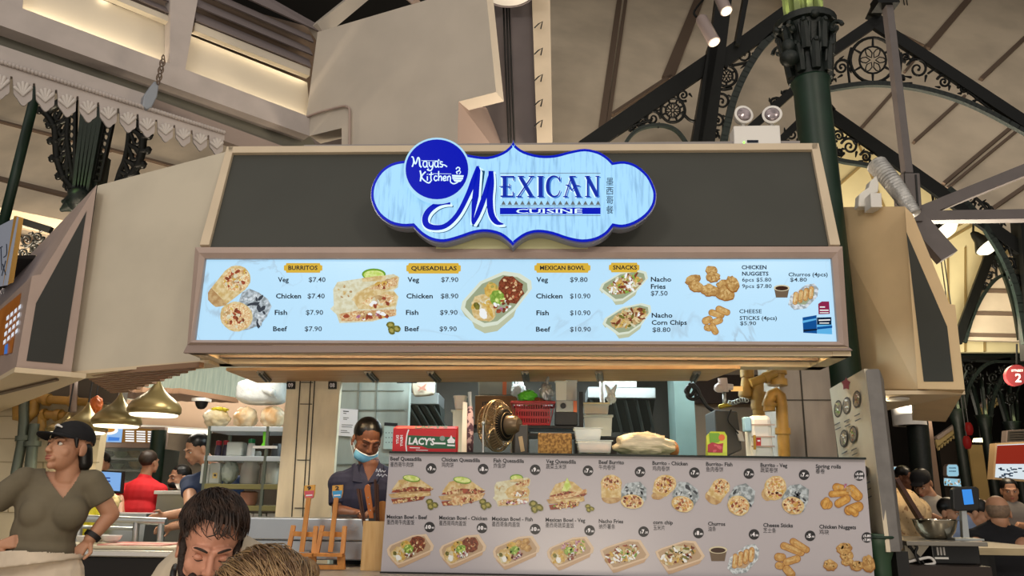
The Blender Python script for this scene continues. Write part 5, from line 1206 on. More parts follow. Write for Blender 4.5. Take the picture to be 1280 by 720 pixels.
# ================================================================== THINGS ON THE GLASS SHELF AND IN THE KITCHEN
ZT = zsh-.004
def at(px, Y): return Vector((P(px, 566, Y).x, Y, ZT))
m_clear = mat('clear_plastic', '#dfe6e4', .15, alpha=.42)
m_milk = mat('milky_plastic', '#cfd6d2', .25, alpha=.8)
m_kraft = mat('kraft_card', '#8a6847', .7, var=.1, vscale=6)
m_blackm = mat('black_metal', '#1d1c1b', .35, metal=.4)
def on_shelf(mb, x0, y0, x1, Y, dp, taper=0):
    a = P(x0, 566, Y).x; b = P(x1, 566, Y).x; z1 = P((x0+x1)/2, y0, Y).z; t = (b-a)*taper/2
    return mb.add([(a, Y, ZT), (b, Y, ZT), (b, Y+dp, ZT), (a, Y+dp, ZT), (a+t, Y+t, z1), (b-t, Y+t, z1), (b-t, Y+dp-t, z1), (a+t, Y+dp-t, z1)], [(0, 3, 2, 1), (4, 5, 6, 7), (0, 1, 5, 4), (1, 2, 6, 5), (2, 3, 7, 6), (3, 0, 4, 7)])
# red foil box
YR = 4.12
rb = thing('foil_box', 'red foil dispenser carton with a green band on the glass shelf', 'carton', at(530, YR))
b_ = MB(); on_shelf(b_, 490, 536, 570, YR, .10); b_.build('carton', mat('carton_red', '#c4202a', .4), rb, bevel=.003)
a0 = P(490, 566, YR).x; a1 = P(570, 566, YR).x; zf = P(530, 536, YR).z
MB().add([(a0, YR, zf+.001), (a1, YR, zf+.001), (a1, YR+.085, zf+.022), (a0, YR+.085, zf+.022)], [(0, 1, 2, 3)]).add([(a0, YR, zf), (a1, YR, zf), (a1, YR+.09, zf), (a0, YR+.09, zf), (a0, YR+.085, zf+.02), (a1, YR+.085, zf+.02)], [(0, 3, 4), (1, 2, 5), (2, 3, 4, 5)]).build('lid', mat('carton_red', '#c4202a', .4), rb)
p = Print(plane((0, YR, 0), (0, 1, 0)), .001); wp = K['paper']; gb = mat('carton_green', '#1c5a3c', .45)
p.poly([(509.5, 544), (569, 546.5), (569.5, 561), (535, 560.5), (527, 557.5), (508.5, 556.5)], gb)
p.k += 1; p.stroke([(511, 537), (509, 543), (507.5, 555), (508.5, 565)], 1.6, wp)
p.text('LACY\'S', 510.5, 555, 543, 8.2, wp, 2.5, .04, .12); p.stroke([(543, 554), (557, 554.5)], 2.2, wp, smooth=False)
p.ell(553, 548, 3.4, 3.2, mat('carton_grey', '#8c9a94', .5)); p.k += 1
p.poly([(564, 544), (566, 548), (569, 550), (568, 554), (560, 554), (559, 550), (562, 548)], wp, True); p.stroke([(559, 556.5), (568.5, 557)], 2, wp, smooth=False); p.stroke([(512, 559.5), (525, 560)], 1, wp, smooth=False); p.stroke([(520, 562.5), (535, 563)], .8, wp, smooth=False)
for i, (t, x) in enumerate((('HEAVY', 503.5), ('DUTY', 498.5))):   # upright words on the end flap
    vs, fs, _ = glyphs(t, 2); L = 14 if i == 0 else 11
    p.mb.use(wp).add([p.pt(x+(1-v.y)*3.2-3.2, 543+v.x*L+1) for v in vs], fs)
p.build('carton_print', rb)
pt = Print(plane((a0, YR, zf+.001), Vector((0, -.021, .085))), .0012)
pt.text('LACY\'S', 519, 535.6, 560, 3.2, gb, 2); pt.build('lid_print', rb)
# fan on its stand, seen from behind at an angle
fc = P(620, 532, 4.32); fan = thing('desk_fan', 'bronze caged desk fan turned away beside the red basket', 'fan', Vector((fc.x, fc.y, ZT)))
Mf = Matrix.Rotation(R(-118), 3, 'Z') @ Matrix.Rotation(R(90), 3, 'X')      # local z = the way it blows
Rf = .142; m_bronze = mat('bronze_wire', '#9a8464', .3, metal=.8)
def fp(r, a, z): return fc + Mf @ Vector((r*math.cos(a), r*math.sin(a), z))
cg = MB()
for rr, zz in ((Rf, 0), (Rf, -.018), (Rf*.82, .05), (Rf*.5, .075), (Rf*.22, .085), (Rf*.8, -.055), (Rf*.5, -.075)):
    cg.tube([fp(rr, k/36*6.283, zz) for k in range(36)], .004 if zz in (0, -.018) else .0022, 6, closed=True)
for k in range(44):
    a = k/44*6.283
    cg.tube([fp(Rf*.1, a, .088), fp(Rf*.5, a, .075), fp(Rf*.82, a, .05), fp(Rf, a, 0)], .0016, 4)
    cg.tube([fp(Rf, a, -.018), fp(Rf*.8, a, -.055), fp(Rf*.3, a, -.08)], .0016, 4)
cg.build('cage', m_bronze, fan, smooth=True)
bl = MB()
for k in range(4):
    a = k/4*6.283
    bl.add([fp(.02, a-.5, -.01), fp(Rf*.85, a-.45, -.02), fp(Rf*.92, a, 0), fp(Rf*.8, a+.4, .025), fp(.02, a+.4, .02)], [(0, 1, 2, 3, 4)])
bl.build('blades', mat('bronze_blade', '#8b7a60', .3, metal=.6), fan)
MB().lathe([(0, .1), (.03, .098), (.03, .03), (0, .03)], fc, 20, Mf).build('hub', m_bronze, fan, smooth=40)
MB().lathe([(.05, -.05), (.055, -.085), (.05, -.13), (.035, -.15), (0, -.152)], fc, 24, Mf).build('motor', mat('bronze_motor', '#6d5a44', .35, metal=.5), fan, smooth=40)
MB().lathe([(Rf*.62, -.05), (Rf*.62, -.07), (.055, -.08)], fc, 28, Mf).build('motor_plate', m_blackm, fan, smooth=40)
stn = MB()
for s in (0, math.pi): stn.ell(fp(Rf+.006, s, -.01), .013, nu=10, nv=8)
q1, q2_ = fp(Rf+.008, 0, -.01), fp(Rf+.008, math.pi, -.01)
base = [Vector((q1.x, q1.y, ZT+.012)), Vector((q1.x-.03, q1.y-.1, ZT+.01)), Vector((q2_.x-.03, q2_.y-.1, ZT+.01)), Vector((q2_.x, q2_.y, ZT+.012))]
stn.tube(spline([q1, q1+Vector((0, 0, -.08)), base[0], base[1]], 5), .006, 8); stn.tube(spline([q2_, q2_+Vector((0, 0, -.08)), base[3], base[2]], 5), .006, 8); stn.tube([base[1], base[2]], .006, 8); stn.tube([base[0], base[3]], .006, 8)
stn.build('wire_stand', m_steel, fan, smooth=True)
# grey device behind the fan
gd = thing('grey_device', 'small dark grey box device with a lit slot beside the fan', 'device', at(651, 4.25)); b_ = MB(); on_shelf(b_, 643, 531, 660, 4.25, .08, .06); b_.build('case', mat('device_grey', '#45413c', .4), gd, bevel=.005)
Print(plane((0, 4.25, 0), (0, 1, 0)), .002).poly([(648, 546), (653, 545), (656, 564), (651, 565)], mat('warm_plate', '#b79a72', .4)).build('slot', gd)
# kraft block
kb = thing('kraft_carton', 'orange brown speckled carton on the glass shelf right of the fan', 'carton', at(693, 4.16)); b_ = MB(); on_shelf(b_, 672.5, 541.5, 715, 4.16, .16); b_.build('carton', mat('speckled_brown', '#b98a48', .7, col2='#7d5526', vscale=70, lo=.42, hi=.6), kb, bevel=.008)
# clear tubs
def tub(x0, y0, x1, y1, Y, lab, fill=None, flare=-.14, m=None, lid=None):
    t = thing('plastic_tub', lab, 'tub', P((x0+x1)/2, y1, Y)+Vector((0, .05, 0)))
    dp = (P(x1, y1, Y).x-P(x0, y1, Y).x)*.8
    b = MB(); ubox(b, x0, y0, x1, y1, Y, dp, flare); b.f = [f for i, f in enumerate(b.f) if i != 1]; b.m = b.m[:-1]
    b.build('tub_wall', m or m_clear, t)
    r = MB(); z = P((x0+x1)/2, y0, Y).z; ax, bx_ = P(x0, y1, Y).x, P(x1, y1, Y).x; e = (bx_-ax)*-flare/2+.004
    r.tube([(ax-e, Y-e, z), (bx_+e, Y-e, z), (bx_+e, Y+dp+e, z), (ax-e, Y+dp+e, z)], .004, 6, closed=True); r.build('rim', m or m_milk, t)
    if fill: f_ = MB(); ubox(f_, x0+1.5, y0+(y1-y0)*.3, x1-1.5, y1-.6, Y+.012, dp-.024, flare*.7); f_.build('contents', fill, t)
    if lid: l_ = MB(); l_.box(((ax+bx_)/2, Y+dp/2, z+.006), (bx_-ax+2*e+.006, dp+2*e+.006, .012)); l_.build('lid', lid, t, bevel=.004)
    return t
m_pinkf = mat('pinkish_food', '#c7a088', .6, var=.25, vscale=25)
tub(724, 551, 763, 566, 4.14, 'wide clear tub of pinkish food on the glass shelf', m_pinkf, -.1)
tub(721, 535.5, 750, 550.5, 4.15, 'clear tub stacked on the tub of pinkish food', None, -.16)
# crumpled bag with bread
bg_ = thing('bread_bag', 'crumpled beige plastic bag of bread lying on the glass shelf', 'bag', at(806, 4.22))
def lump(c, r, seed, amp=.12, fr=6, nu=40, nv=24, flat=None):
    """crumpled rounded body"""
    m_ = MB(); m_.ell(c, r, nu=nu, nv=nv); c = Vector(c)
    for i, v in enumerate(m_.v):
        d = (v-c); q = Vector((d.x/r[0], d.y/r[1], d.z/r[2]))
        k = 1+amp*noise.noise(q*fr*.35+Vector((seed, 0, 0)))+amp*.6*noise.noise(q*fr+Vector((0, seed, 0)))
        m_.v[i] = c+d*k
        if flat is not None and m_.v[i].z < flat: m_.v[i].z = flat
    return m_
c_ = P(805, 555, 4.24); lump((c_.x, c_.y, ZT+.065), (.155, .09, .07), 3, .25, 7, flat=ZT+.003).build('bag_film', mat('beige_film', '#cfc0a2', .25, var=.12, vscale=12, bump=1.0, bscale=9, stretch=(1, 2, 7)), bg_, smooth=True)
c2 = P(838, 557, 4.28); lump((c2.x, 4.3, ZT+.055), (.05, .06, .05), 5, .05, 3, flat=ZT+.003).build('bread_end', mat('bread_crust', '#a8693a', .6, var=.15, vscale=6), bg_, smooth=True)
# juice pouch
jp = thing('sauce_pouch', 'standing sauce pouch with green top and red tomatoes printed below', 'pouch', at(895, 4.15))
Yj = 4.16
pz = lambda x, y: P(x, y, Yj)
v_ = [pz(883, 566), pz(907, 567), pz(908, 545), pz(905, 540), pz(888, 539.5), pz(882.5, 545)]
zz = ZT+.001
for q in v_[:2]: q.z = zz
mj = MB(); n = len(v_); fr_ = [v+Vector((0, -.03 if i < 2 else -.012, 0)) for i, v in enumerate(v_)]; bk = [v+Vector((0, .03 if i < 2 else .0, 0)) for i, v in enumerate(v_)]
mj.add(fr_+bk, [(0, 1, 2, 5), (2, 3, 4, 5), (6+0, 6+5, 6+2, 6+1), (8, 11, 10, 9)] + [(i, i+6, (i+1) % 6+6, (i+1) % 6) for i in range(6)])
mj.build('pouch_body', mat('lime_yellow', '#c9d23a', .35), jp)
pj = Print(plane(fr_[0], (fr_[1]-fr_[0]).cross(fr_[2]-fr_[1])), .002)
pj.poly([(886, 541), (898, 541), (903, 547), (898, 553), (887, 554)], mat('pouch_green', '#6fa024', .4)).ell(902, 547, 4, 4, mat('pouch_orange', '#d8672c', .4)).poly([(884.5, 556), (890, 553), (898, 555), (904, 554), (903, 566), (884.5, 565.5)], mat('pouch_red', '#a92634', .4)).spots(894, 560, 8, 4, 8, 1.8, [mat('pouch_pink', '#cf5560', .4), mat('pouch_red', '#a92634', .4)]).build('pouch_print', jp)
# white canister with clasps, dark grey machine, tap
wc = thing('white_canister', 'white strapped canister with a red label left of the stone pillar', 'canister', at(955, 4.5))
b_ = MB(); on_shelf(b_, 940, 519, 968, 4.42, .15); b_.build('canister_body', m_whitep, wc, bevel=.025)
for y in (531, 546, 558): MB().bar(P(939.5, y, 4.415), P(968.5, y, 4.415), .006, .008).build('band', m_trim, wc)
Print(plane((0, 4.42, 0), (0, 1, 0)), .004).poly([(945, 546), (951, 546), (951, 558), (945, 558)], mat('label_red', '#b52a2c', .5)).poly([(946.5, 550), (950, 550), (950, 552), (946.5, 552)], K['paper']).build('red_label', wc)
MB().bar(P(943, 544, 4.40), P(943.5, 562, 4.40), .012, .014, up=(0, 1, 0)).build('brass_clasp', mat('brass', '#b08a3a', .3, metal=.8), wc)
b_ = MB(); ubox(b_, 931, 521, 940, 539, 4.42, .05, 0); b_.build('blue_dispenser', mat('pale_blue_plastic', '#8fb6cf', .4), wc, bevel=.006)
gm = thing('grey_machine', 'dark grey slab sided machine under the white valve', 'machine', Vector((P(908, 540, 5.0).x, 5.0, ZT-.05)))
b_ = MB(); b_.prism([P(x, y, 5.0) for x, y in ((893, 512), (922, 514), (928, 562), (907, 572), (897, 572))], (0, .3, 0)); b_.build('casing', mat('dark_slate', '#4c4a47', .45), gm, bevel=.01)
b_ = MB(); b_.box((P(912, 580, 5.1).x, 5.1, (ZT-.1)/2), (.16, .25, ZT-.1)); b_.build('stand', m_blackm, gm)
MB().prism([P(x, y, 4.98) for x, y in ((920, 537), (928, 540), (931, 552), (924, 551))], (0, .02, 0)).build('white_socket', m_whitep, gm, bevel=.004)
MB().tube(spline([P(x, y, 4.97) for x, y in ((914, 512), (910, 525), (918, 536), (923, 542))], 5), .005, 6).build('cord', m_blackp, gm, smooth=True)
# pipes
m_ypipe = mat('ochre_pipe', '#a37d3a', .45, var=.25, vscale=8)
def pipe(pts, r, Y, lab, joints=(), m=m_ypipe, cat='pipe'):
    t = thing('gas_pipe', lab, cat, P(*pts[0], Y)); MB().tube([P(x, y, Y) for x, y in pts], r, 14).build('pipe_run', m, t, smooth=40)
    for (x, y, dx, dy) in joints:
        a = P(x, y, Y); b = P(x+dx, y+dy, Y); MB().tube([a, b], r*1.28, 14).build('collar', m, t, smooth=40)
    return t
pipe([(934, 440), (934, 470), (931, 498)], .036, 5.2, 'ochre pipe dropping from the soffit left of the white canister', [(934, 462, 0, 10), (932, 486, -.5, 10)])
pipe([(947, 476), (948, 510), (949, 520)], .04, 5.18, 'short brown-collared ochre pipe above the white canister', [(948, 490, .3, 20), (948.6, 508, .2, 4)])
pipe([(938, 479), (952, 474), (970, 466)], .03, 5.15, 'ochre branch pipe with red handle slanting to the thick riser', [(955, 473, 5, -2)])
pipe([(970, 440), (971, 470), (972, 482)], .052, 5.2, 'thick ochre riser top beside the stone pillar', [(970.5, 456, .5, 12), (971.5, 474, .4, 8)])
pipe(spline([Vector((962, 512, 0)), Vector((961, 500, 0)), Vector((966, 492, 0)), Vector((974, 495, 0)), Vector((977, 506, 0)), Vector((980, 572, 0))], 4) and [(962, 514), (961, 502), (964, 494), (970, 491), (975, 495), (977, 506), (978, 530), (981, 580)], .036, 4.75, 'tall ochre pipe bending over beside the stone pillar', [(962, 504, 0, 4), (978.3, 535, .4, 8)])
_p = P(981, 580, 4.75); MB().tube([_p, Vector((_p.x, 4.75, 0))], .036, 14).build('pipe_run', m_ypipe, bpy.data.objects['gas_pipe.004'], smooth=40)
vt_ = thing('water_valve', 'white and pink valve with a metal tap above the grey machine', 'valve', P(905, 490, 5.0))
v_ = MB(); v_.tube([P(903, 473, 5.0), P(905, 490, 5.0)], .03, 14).ell(P(899, 485, 4.98), (.035, .035, .03)).tube([P(897, 482, 5.0), P(916, 484, 5.0)], .02, 12); v_.build('valve_body', mat('pinkish_white_metal', '#c9b6b0', .35), vt_, smooth=40)
MB().tube([P(905, 490, 5.0), P(906, 508, 5.0)], .012, 12).build('tap_stem', m_steel, vt_, smooth=True)
MB().cap(P(901, 508, 4.99), P(913, 506, 4.99), .016, .012).build('tap_lever', mat('brass_yellow', '#b8a03a', .35, metal=.5), vt_, smooth=True)
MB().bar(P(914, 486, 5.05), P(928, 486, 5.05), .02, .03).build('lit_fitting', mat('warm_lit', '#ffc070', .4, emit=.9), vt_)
chn = MB()
for i in range(14):
    c_ = P(911+i*1.7, 503+math.sin(i*.5)*1.2-i*.2, 4.98); chn.tube(arc(c_, .012, 0, 330, 10, (1, 0, 0) if i % 2 else (.3, 1, 0), (0, 0, 1)), .004, 5, closed=True)
tag(chn.build('metal_chain', m_steel, smooth=True), 'small metal chain strung right of the tap', 'chain')
hs = tag(MB().tube(spline([P(x, y, 5.3) for x, y in ((861, 479), (868, 486), (864, 494), (857, 489), (862, 482), (871, 485), (874, 495), (866, 499), (859, 494), (866, 480), (876, 496), (884, 508), (892, 514))], 6), .013, 8).build('black_hose', m_blackp, smooth=True), 'black hose coiled and hung beside the pale pillar', 'hose')
# pale cyan pillar and beige wall beyond
upwall('pillar', 846, 871, 440, 560, 5.9, .3, mat('cyan_tile', '#6f837e', .45, var=.1, vscale=3))
upwall('wall_beyond', 868, 984, 440, 560, 6.9, .1, mat('dun_wall', '#a58f7a', .7))
struct(MB().bar(P(868, 487, 6.85), P(985, 487, 6.85), .1, .25).build('beam', mat('dark_brown_beam', '#3c2a22', .6)))
# hoods
def hood(name, lab, x0, x1, y0, y1, yg, Y):
    t = thing(name, lab, 'cooker hood', P((x0+x1)/2, yg, Y))
    b = MB(); a = P(x0, y1, Y); c = P(x1, y1, Y); za = P((x0+x1)/2, y0, Y).z
    b.box(((a.x+c.x)/2, Y+.2, (a.z+za)/2), (c.x-a.x, .4, za-a.z)); b.build('steel_canopy', m_steel, t, bevel=.006); MB().box(((a.x+c.x)/2, Y+.25, (za+2.535)/2), ((c.x-a.x)*.5, .25, 2.535-za)).build('duct', m_steel, t)
    zg = P((x0+x1)/2, yg, Y).z
    b = MB(); b.add([(a.x, Y+.06, a.z), (c.x, Y+.06, a.z), (c.x, Y+.42, zg), (a.x, Y+.42, zg), (a.x, Y+.44, a.z), (c.x, Y+.44, a.z)], [(0, 1, 2, 3), (0, 3, 4), (1, 5, 2), (3, 2, 5, 4)]); b.build('filter_back', mat('filter_dark', '#2f3330', .4), t)
    g = MB(); n_ = max(4, int((c.x-a.x)/.085))
    for i in range(n_):
        x = a.x+(c.x-a.x)*(i+.3)/n_; g.bar((x, Y+.05, a.z-.004), (x+.10, Y+.41, zg-.004), .03, .012, up=(0, -1, 1))
    g.build('baffle_filter', mat('filter_steel', '#7d8683', .35, metal=.7), t)
hood('cooker_hood', 'steel cooker hood behind the red foil carton', 506, 548, 491, 505, 536, 6.5)
hood('cooker_hood', 'long steel cooker hood left of the pale pillar', 735, 820, 484, 497.5, 535, 6.3)
# bin, divider, wrapped pole
YQ = 4.75
t = thing('grey_bin', 'pale grey bin with a white tub on it behind the foil carton', 'bin', P(571, 566, YQ)); b_ = MB(); ubox(b_, 565, 514, 579, 575, YQ, .15, -.12); b_.build('bin_body', mat('pale_grey_plastic', '#aeb7b4', .4), t, bevel=.006)
MB().box((P(572, 575, YQ).x, YQ+.075, P(572, 575, YQ).z/2-.001), (.08, .14, P(572, 575, YQ).z-.002)).build('bin_stand', m_blackm, t)
b_ = MB(); ubox(b_, 563.5, 512, 579, 515, YQ-.005, .17, 0); b_.build('bin_rim', mat('pale_grey_plastic', '#aeb7b4', .4), t, bevel=.004)
t = thing('white_cup', 'white tapered cup standing on the pale grey bin', 'cup', P(575, 512, YQ)); c_ = P(575, 512, YQ+.07); MB().lathe([(.03, 0), (.042, .075), (.045, .075), (.045, .085), (.036, .08), (.026, .004), (0, .004)], c_, 20).build('cup_wall', m_whitep, t, smooth=40)
t = thing('divider_plate', 'narrow white divider plate standing behind the foil carton', 'divider', P(580, 566, 4.45)); b_ = MB(); b_.prism([P(x, y, 4.5) for x, y in ((576.5, 568), (583, 568), (584, 503), (578.5, 502))], (0, .015, 0)); b_.build('plate', m_whitep, t, bevel=.003); MB().box((P(580, 568, 4.5).x, 4.52, ZT+.006), (.06, .08, .012)).build('foot', m_steel, t)
t = thing('wrapped_pole', 'pole wrapped in purple striped cloth left of the fan', 'pole', P(587, 566, 4.55)); MB().tube([P(587, 490, 4.6), P(588.5, 512, 4.6)], .011, 8).build('pole_tip', m_steel, t)
MB().tube([P(588, 508, 4.6), P(586, 522, 4.6), P(587, 545, 4.6), P(587, 572, 4.6)], [.012, .03, .024, .022], 12).build('cloth_wrap', mat('purple_cloth', '#4c3347', .8, col2='#b9a0ac', vscale=30, lo=.5, hi=.56), t, smooth=True)
# black rack with the basket and machine
YW = 4.72
rk = thing('black_rack', 'black metal rack behind the fan carrying the red basket', 'rack', Vector((P(690, 566, YW).x, YW+.12, ZT-.3)))
xa, xb = P(640, 534, YW).x, P(729, 534, YW).x; z1 = P(690, 531.5, YW).z; z2 = P(690, 541, YW).z
for z in (z1, z2): MB().box(((xa+xb)/2, YW+.13, z-.012), (xb-xa, .28, .016)).build('shelf', m_blackm, rk)
for x in (xa+.012, xb-.012):
    for y in (YW, YW+.26): MB().box((x, y, (P(725, 490, YW).z+zt)/2 if x > 0 and y == YW and x > xa+.1 else (z1+zt)/2), (.026, .026, (P(725, 490, YW).z-zt) if y == YW and x > xa+.1 else z1-zt)).build('post', m_blackm, rk)
bk_ = thing('plastic_basket', 'dark red slotted plastic basket on the black rack', 'basket', Vector((P(666, 531, YW).x, YW+.1, z1)))
b_ = MB(); ux0, ux1 = P(645, 531, YW).x, P(687, 531, YW).x; hz = P(666, 503.5, YW).z-z1; fl_ = .03; D_ = .2
m_redp = mat('dark_red_plastic', '#8a1c24', .4)
b_.box(((ux0+ux1)/2, YW+.1, z1+.004), (ux1-ux0, D_-.01, .006))
def side(a, b, na):
    a = Vector(a); b = Vector(b); up = Vector((0, 0, hz)); out = Vector(na)*fl_
    for r_ in range(4):
        t0, t1 = (r_*.3, r_*.3+.1)
        b_.prism([a+up*t0+out*t0, b+up*t0+out*t0, b+up*t1+out*t1, a+up*t1+out*t1], Vector(na)*-.004)
    for k in range(15):
        u = (k+.0)/14; q = a.lerp(b, u); b_.bar(q, q+up+out, .0065, .004, up=na)
side((ux0, YW+.005, z1), (ux1, YW+.005, z1), (0, -1, 0)); side((ux0, YW+.195, z1), (ux1, YW+.195, z1), (0, 1, 0)); side((ux0, YW+.005, z1), (ux0, YW+.195, z1), (-1, 0, 0)); side((ux1, YW+.005, z1), (ux1, YW+.195, z1), (1, 0, 0))
b_.build('basket_body', m_redp, bk_)
b_ = MB(); b_.tube([(ux0-fl_, YW+.005-fl_, z1+hz), (ux1+fl_, YW+.005-fl_, z1+hz), (ux1+fl_, YW+.195+fl_, z1+hz), (ux0-fl_, YW+.195+fl_, z1+hz)], .010, 8, closed=True); b_.build('rim', m_redp, bk_)
MB().box(((ux0+ux1)/2, YW+.1, z1+hz*.42), (ux1-ux0-.02, .17, hz*.6)).build('lining', mat('basket_inside', '#5f141b', .6), bk_)
def bagl(px, py, Y, r, seed, m, lab, nm='plastic_bag', amp=.3, fr=8, ears=0):
    c = P(px, py, Y); t = thing(nm, lab, 'bag', c-Vector((0, 0, r[2])))
    lump(c, r, seed, amp, fr).build('bag_film', m, t, smooth=True)
    e = MB()
    for k in range(ears):
        a = c+Vector((r[0]*(.2*k-.1), 0, r[2]*.8)); e.cap(a, a+Vector((.03*(k*2-1) if ears > 1 else .015, .0, .055)), .02, .008, 8)
    if ears: e.build('knot', m, t, smooth=True)
    return t
m_wfilm = mat('white_film', '#d7dddd', .25, bump=.6, bscale=30, var=.08, vscale=10)
bagl(660, 497.5, YW+.1, (.062, .06, .045), 2, mat('bright_green_film', '#5cc03a', .3, bump=.6, bscale=30), 'bright green plastic packet heaped in the red basket')
bagl(683, 492, YW+.12, (.045, .05, .06), 7, mat('silver_film', '#b7bdc2', .2, metal=.5, bump=.8, bscale=40), 'silvery knotted plastic bag at the basket\'s right end', ears=1)
bagl(672, 503, YW+.09, (.04, .05, .03), 9, mat('brown_film', '#7a4632', .4, var=.3, vscale=20), 'small reddish brown packet between the green and silvery bags')
dm = thing('drink_machine', 'black and grey machine with a round dial on the rack\'s right end', 'machine', Vector((P(706, 531, YW).x, YW+.1, z1)))
b_ = MB(); a, c = P(694, 531, YW).x, P(722, 531, YW).x; zd = P(706, 515, YW).z; zu = P(706, 501, YW).z
b_.box(((a+c)/2, YW+.1, (z1+zd)/2), (c-a, .2, zd-z1)); b_.build('lower_case', m_blackp, dm, bevel=.004)
MB().box(((a+c)/2-.01, YW+.1, (zd+zu)/2), (c-a-.03, .2, zu-zd)).build('upper_case', mat('silver_plastic', '#9aa0a0', .35), dm, bevel=.004); MB().box((c-.014, YW+.1, (zd+zu)/2), (.022, .2, zu-zd)).build('orange_side', mat('orange_stripe', '#c2653a', .4), dm)
dc_ = P(704, 507, YW-.003); MB().lathe([(.0, .016), (.014, .015), (.018, .0)], dc_, 18, Matrix.Rotation(R(90), 3, 'X')).build('dial', m_blackp, dm, smooth=40)
tub(695, 477, 708, 500.5, YW+.04, 'clear upright tub stacked on the left of the dial machine', None, -.05, m_milk); tub(708.5, 476, 721, 500.5, YW+.04, 'clear upright tub of dark sauce on the right of the dial machine', mat('dark_sauce', '#5a3426', .5), -.05, m_clear)
# stack of tubs right of the rack
YT = 4.85
tub(732, 521, 764, 545, YT, 'large clear storage tub at the bottom of the stack right of the rack', mat('grey_food', '#9a9288', .6, var=.2, vscale=20), -.1, m_milk, mat('lid_grey', '#a9b2b0', .4))
tub(731, 505.5, 760, 517.5, YT+.01, 'yellowish lidded tub on top of the storage tub', mat('mustard_food', '#c19a56', .6, var=.2, vscale=20), -.08, m_clear, mat('lid_cream', '#cfc39a', .4))
bagl(764, 498, YT+.05, (.03, .04, .035), 12, m_wfilm, 'white knotted carrier bag beside the stacked tubs', ears=2)
MB().box((P(745, 560, YT).x, YT+.13, (P(745, 546, YT).z+zt)/2), (.26, .22, P(745, 546, YT).z-zt)).build('tub_stand', m_blackm)
tag(bpy.data.objects['tub_stand'], 'black stand under the stacked tubs behind the shelf', 'stand')
t = thing('white_post', 'slim white post rising to the soffit right of the rack', 'post', P(753, 540, 5.1)); MB().tube([P(752, 470, 5.15), P(755, 566, 5.15)], .017, 12).build('post_tube', m_whitep, t, smooth=True); MB().lathe([(.05, 0), (.05, .012), (.02, .02)], (P(755, 566, 5.15).x, 5.15, 0), 16).build('base', m_whitep, t); MB().tube([(P(755, 566, 5.15).x, 5.15, .02), P(755, 566, 5.15)], .017, 12).build('lower_tube', m_whitep, t)
# cardboard and storage box up behind the fan
YC2 = 5.3
t = thing('shelf_unit', 'dark shelf behind the fan holding the cardboard box', 'shelf', P(620, 532, YC2)); zc2 = P(620, 531, YC2).z
MB().box((P(620, 531, YC2).x, YC2+.2, zc2-.012), (.46, .42, .024)).build('board', m_blackm, t)
for x in (-.21, .21): MB().box((P(620, 531, YC2).x+x, YC2+.2, zc2/2-.01), (.03, .36, zc2-.02)).build('upright', m_blackm, t)
t = thing('cardboard_box', 'brown cardboard box with dark print behind the fan', 'box', P(619, 531, YC2)); b_ = MB(); ubox(b_, 593, 494.5, 646, 531, YC2, .35); b_.build('carton', m_kraft, t, bevel=.004)
p = Print(plane((0, YC2, 0), (0, 1, 0)), .002); p.text('ITEM', 603, 507, 618, 4.5, K['ink'], 1.5); p.build('box_print', t)
t = thing('storage_crate', 'grey storage crate with an orange band on the cardboard box', 'crate', P(619, 494, YC2)); b_ = MB(); ubox(b_, 598, 470, 640, 494, YC2+.02, .3, -.06); b_.build('crate_body', mat('crate_grey', '#8b9390', .45), t, bevel=.008)
b_ = MB(); ubox(b_, 628, 471, 633, 493.6, YC2+.012, .02, 0); b_.build('orange_band', mat('orange_stripe', '#c2653a', .4), t)
bagl(648, 488, YC2+.02, (.05, .06, .06), 15, m_wfilm, 'bluish white plastic bag right of the storage crate', ears=1)
# pale package and blue cloth hanging below the soffit at the left
t = thing('paper_packet', 'cream paper packet with a pink stain under the soffit by the left hood', 'packet', P(529, 494, 5.6)); b_ = MB(); b_.prism([P(x, y, 5.6) for x, y in ((514, 478), (522, 476), (535, 473), (543, 473), (542, 492), (534, 494), (517, 495), (515, 487))], (0, .07, 0)); b_.build('packet_body', mat('cream_packet', '#d8ccb6', .6, var=.08, vscale=20), t, bevel=.01)
Print(plane((0, 5.6, 0), (0, 1, 0)), .012).poly([(521, 482), (527, 484), (534, 479), (531, 485), (534, 489), (527, 487), (522, 490), (525, 485)], mat('pink_stain', '#c58a78', .6)).build('pink_print', t)
MB().tube([P(529, 473, 5.62), Vector((P(529, 473, 5.62).x, 5.62, 2.535))], .004, 6).build('hanging_string', m_whitep, t)
cl = MB(); rows = []
for j in range(6):
    for i in range(14):
        x = 496+i*3.1; y = 466+j*2.6*(1 if i < 9 else .7); q = P(x, y, 5.45+.02*math.sin(i*1.3)); rows.append(q)
cl.add(rows, [(j*14+i, j*14+i+1, (j+1)*14+i+1, (j+1)*14+i) for j in range(5) for i in range(13)])
o = cl.build('blue_cloth', mat('dark_blue_cloth', '#2a3f52', .9)); sm = o.modifiers.new('thick', 'SOLIDIFY'); sm.thickness = .006; tag(o, 'dark blue cloth folded under the plywood flap', 'cloth')
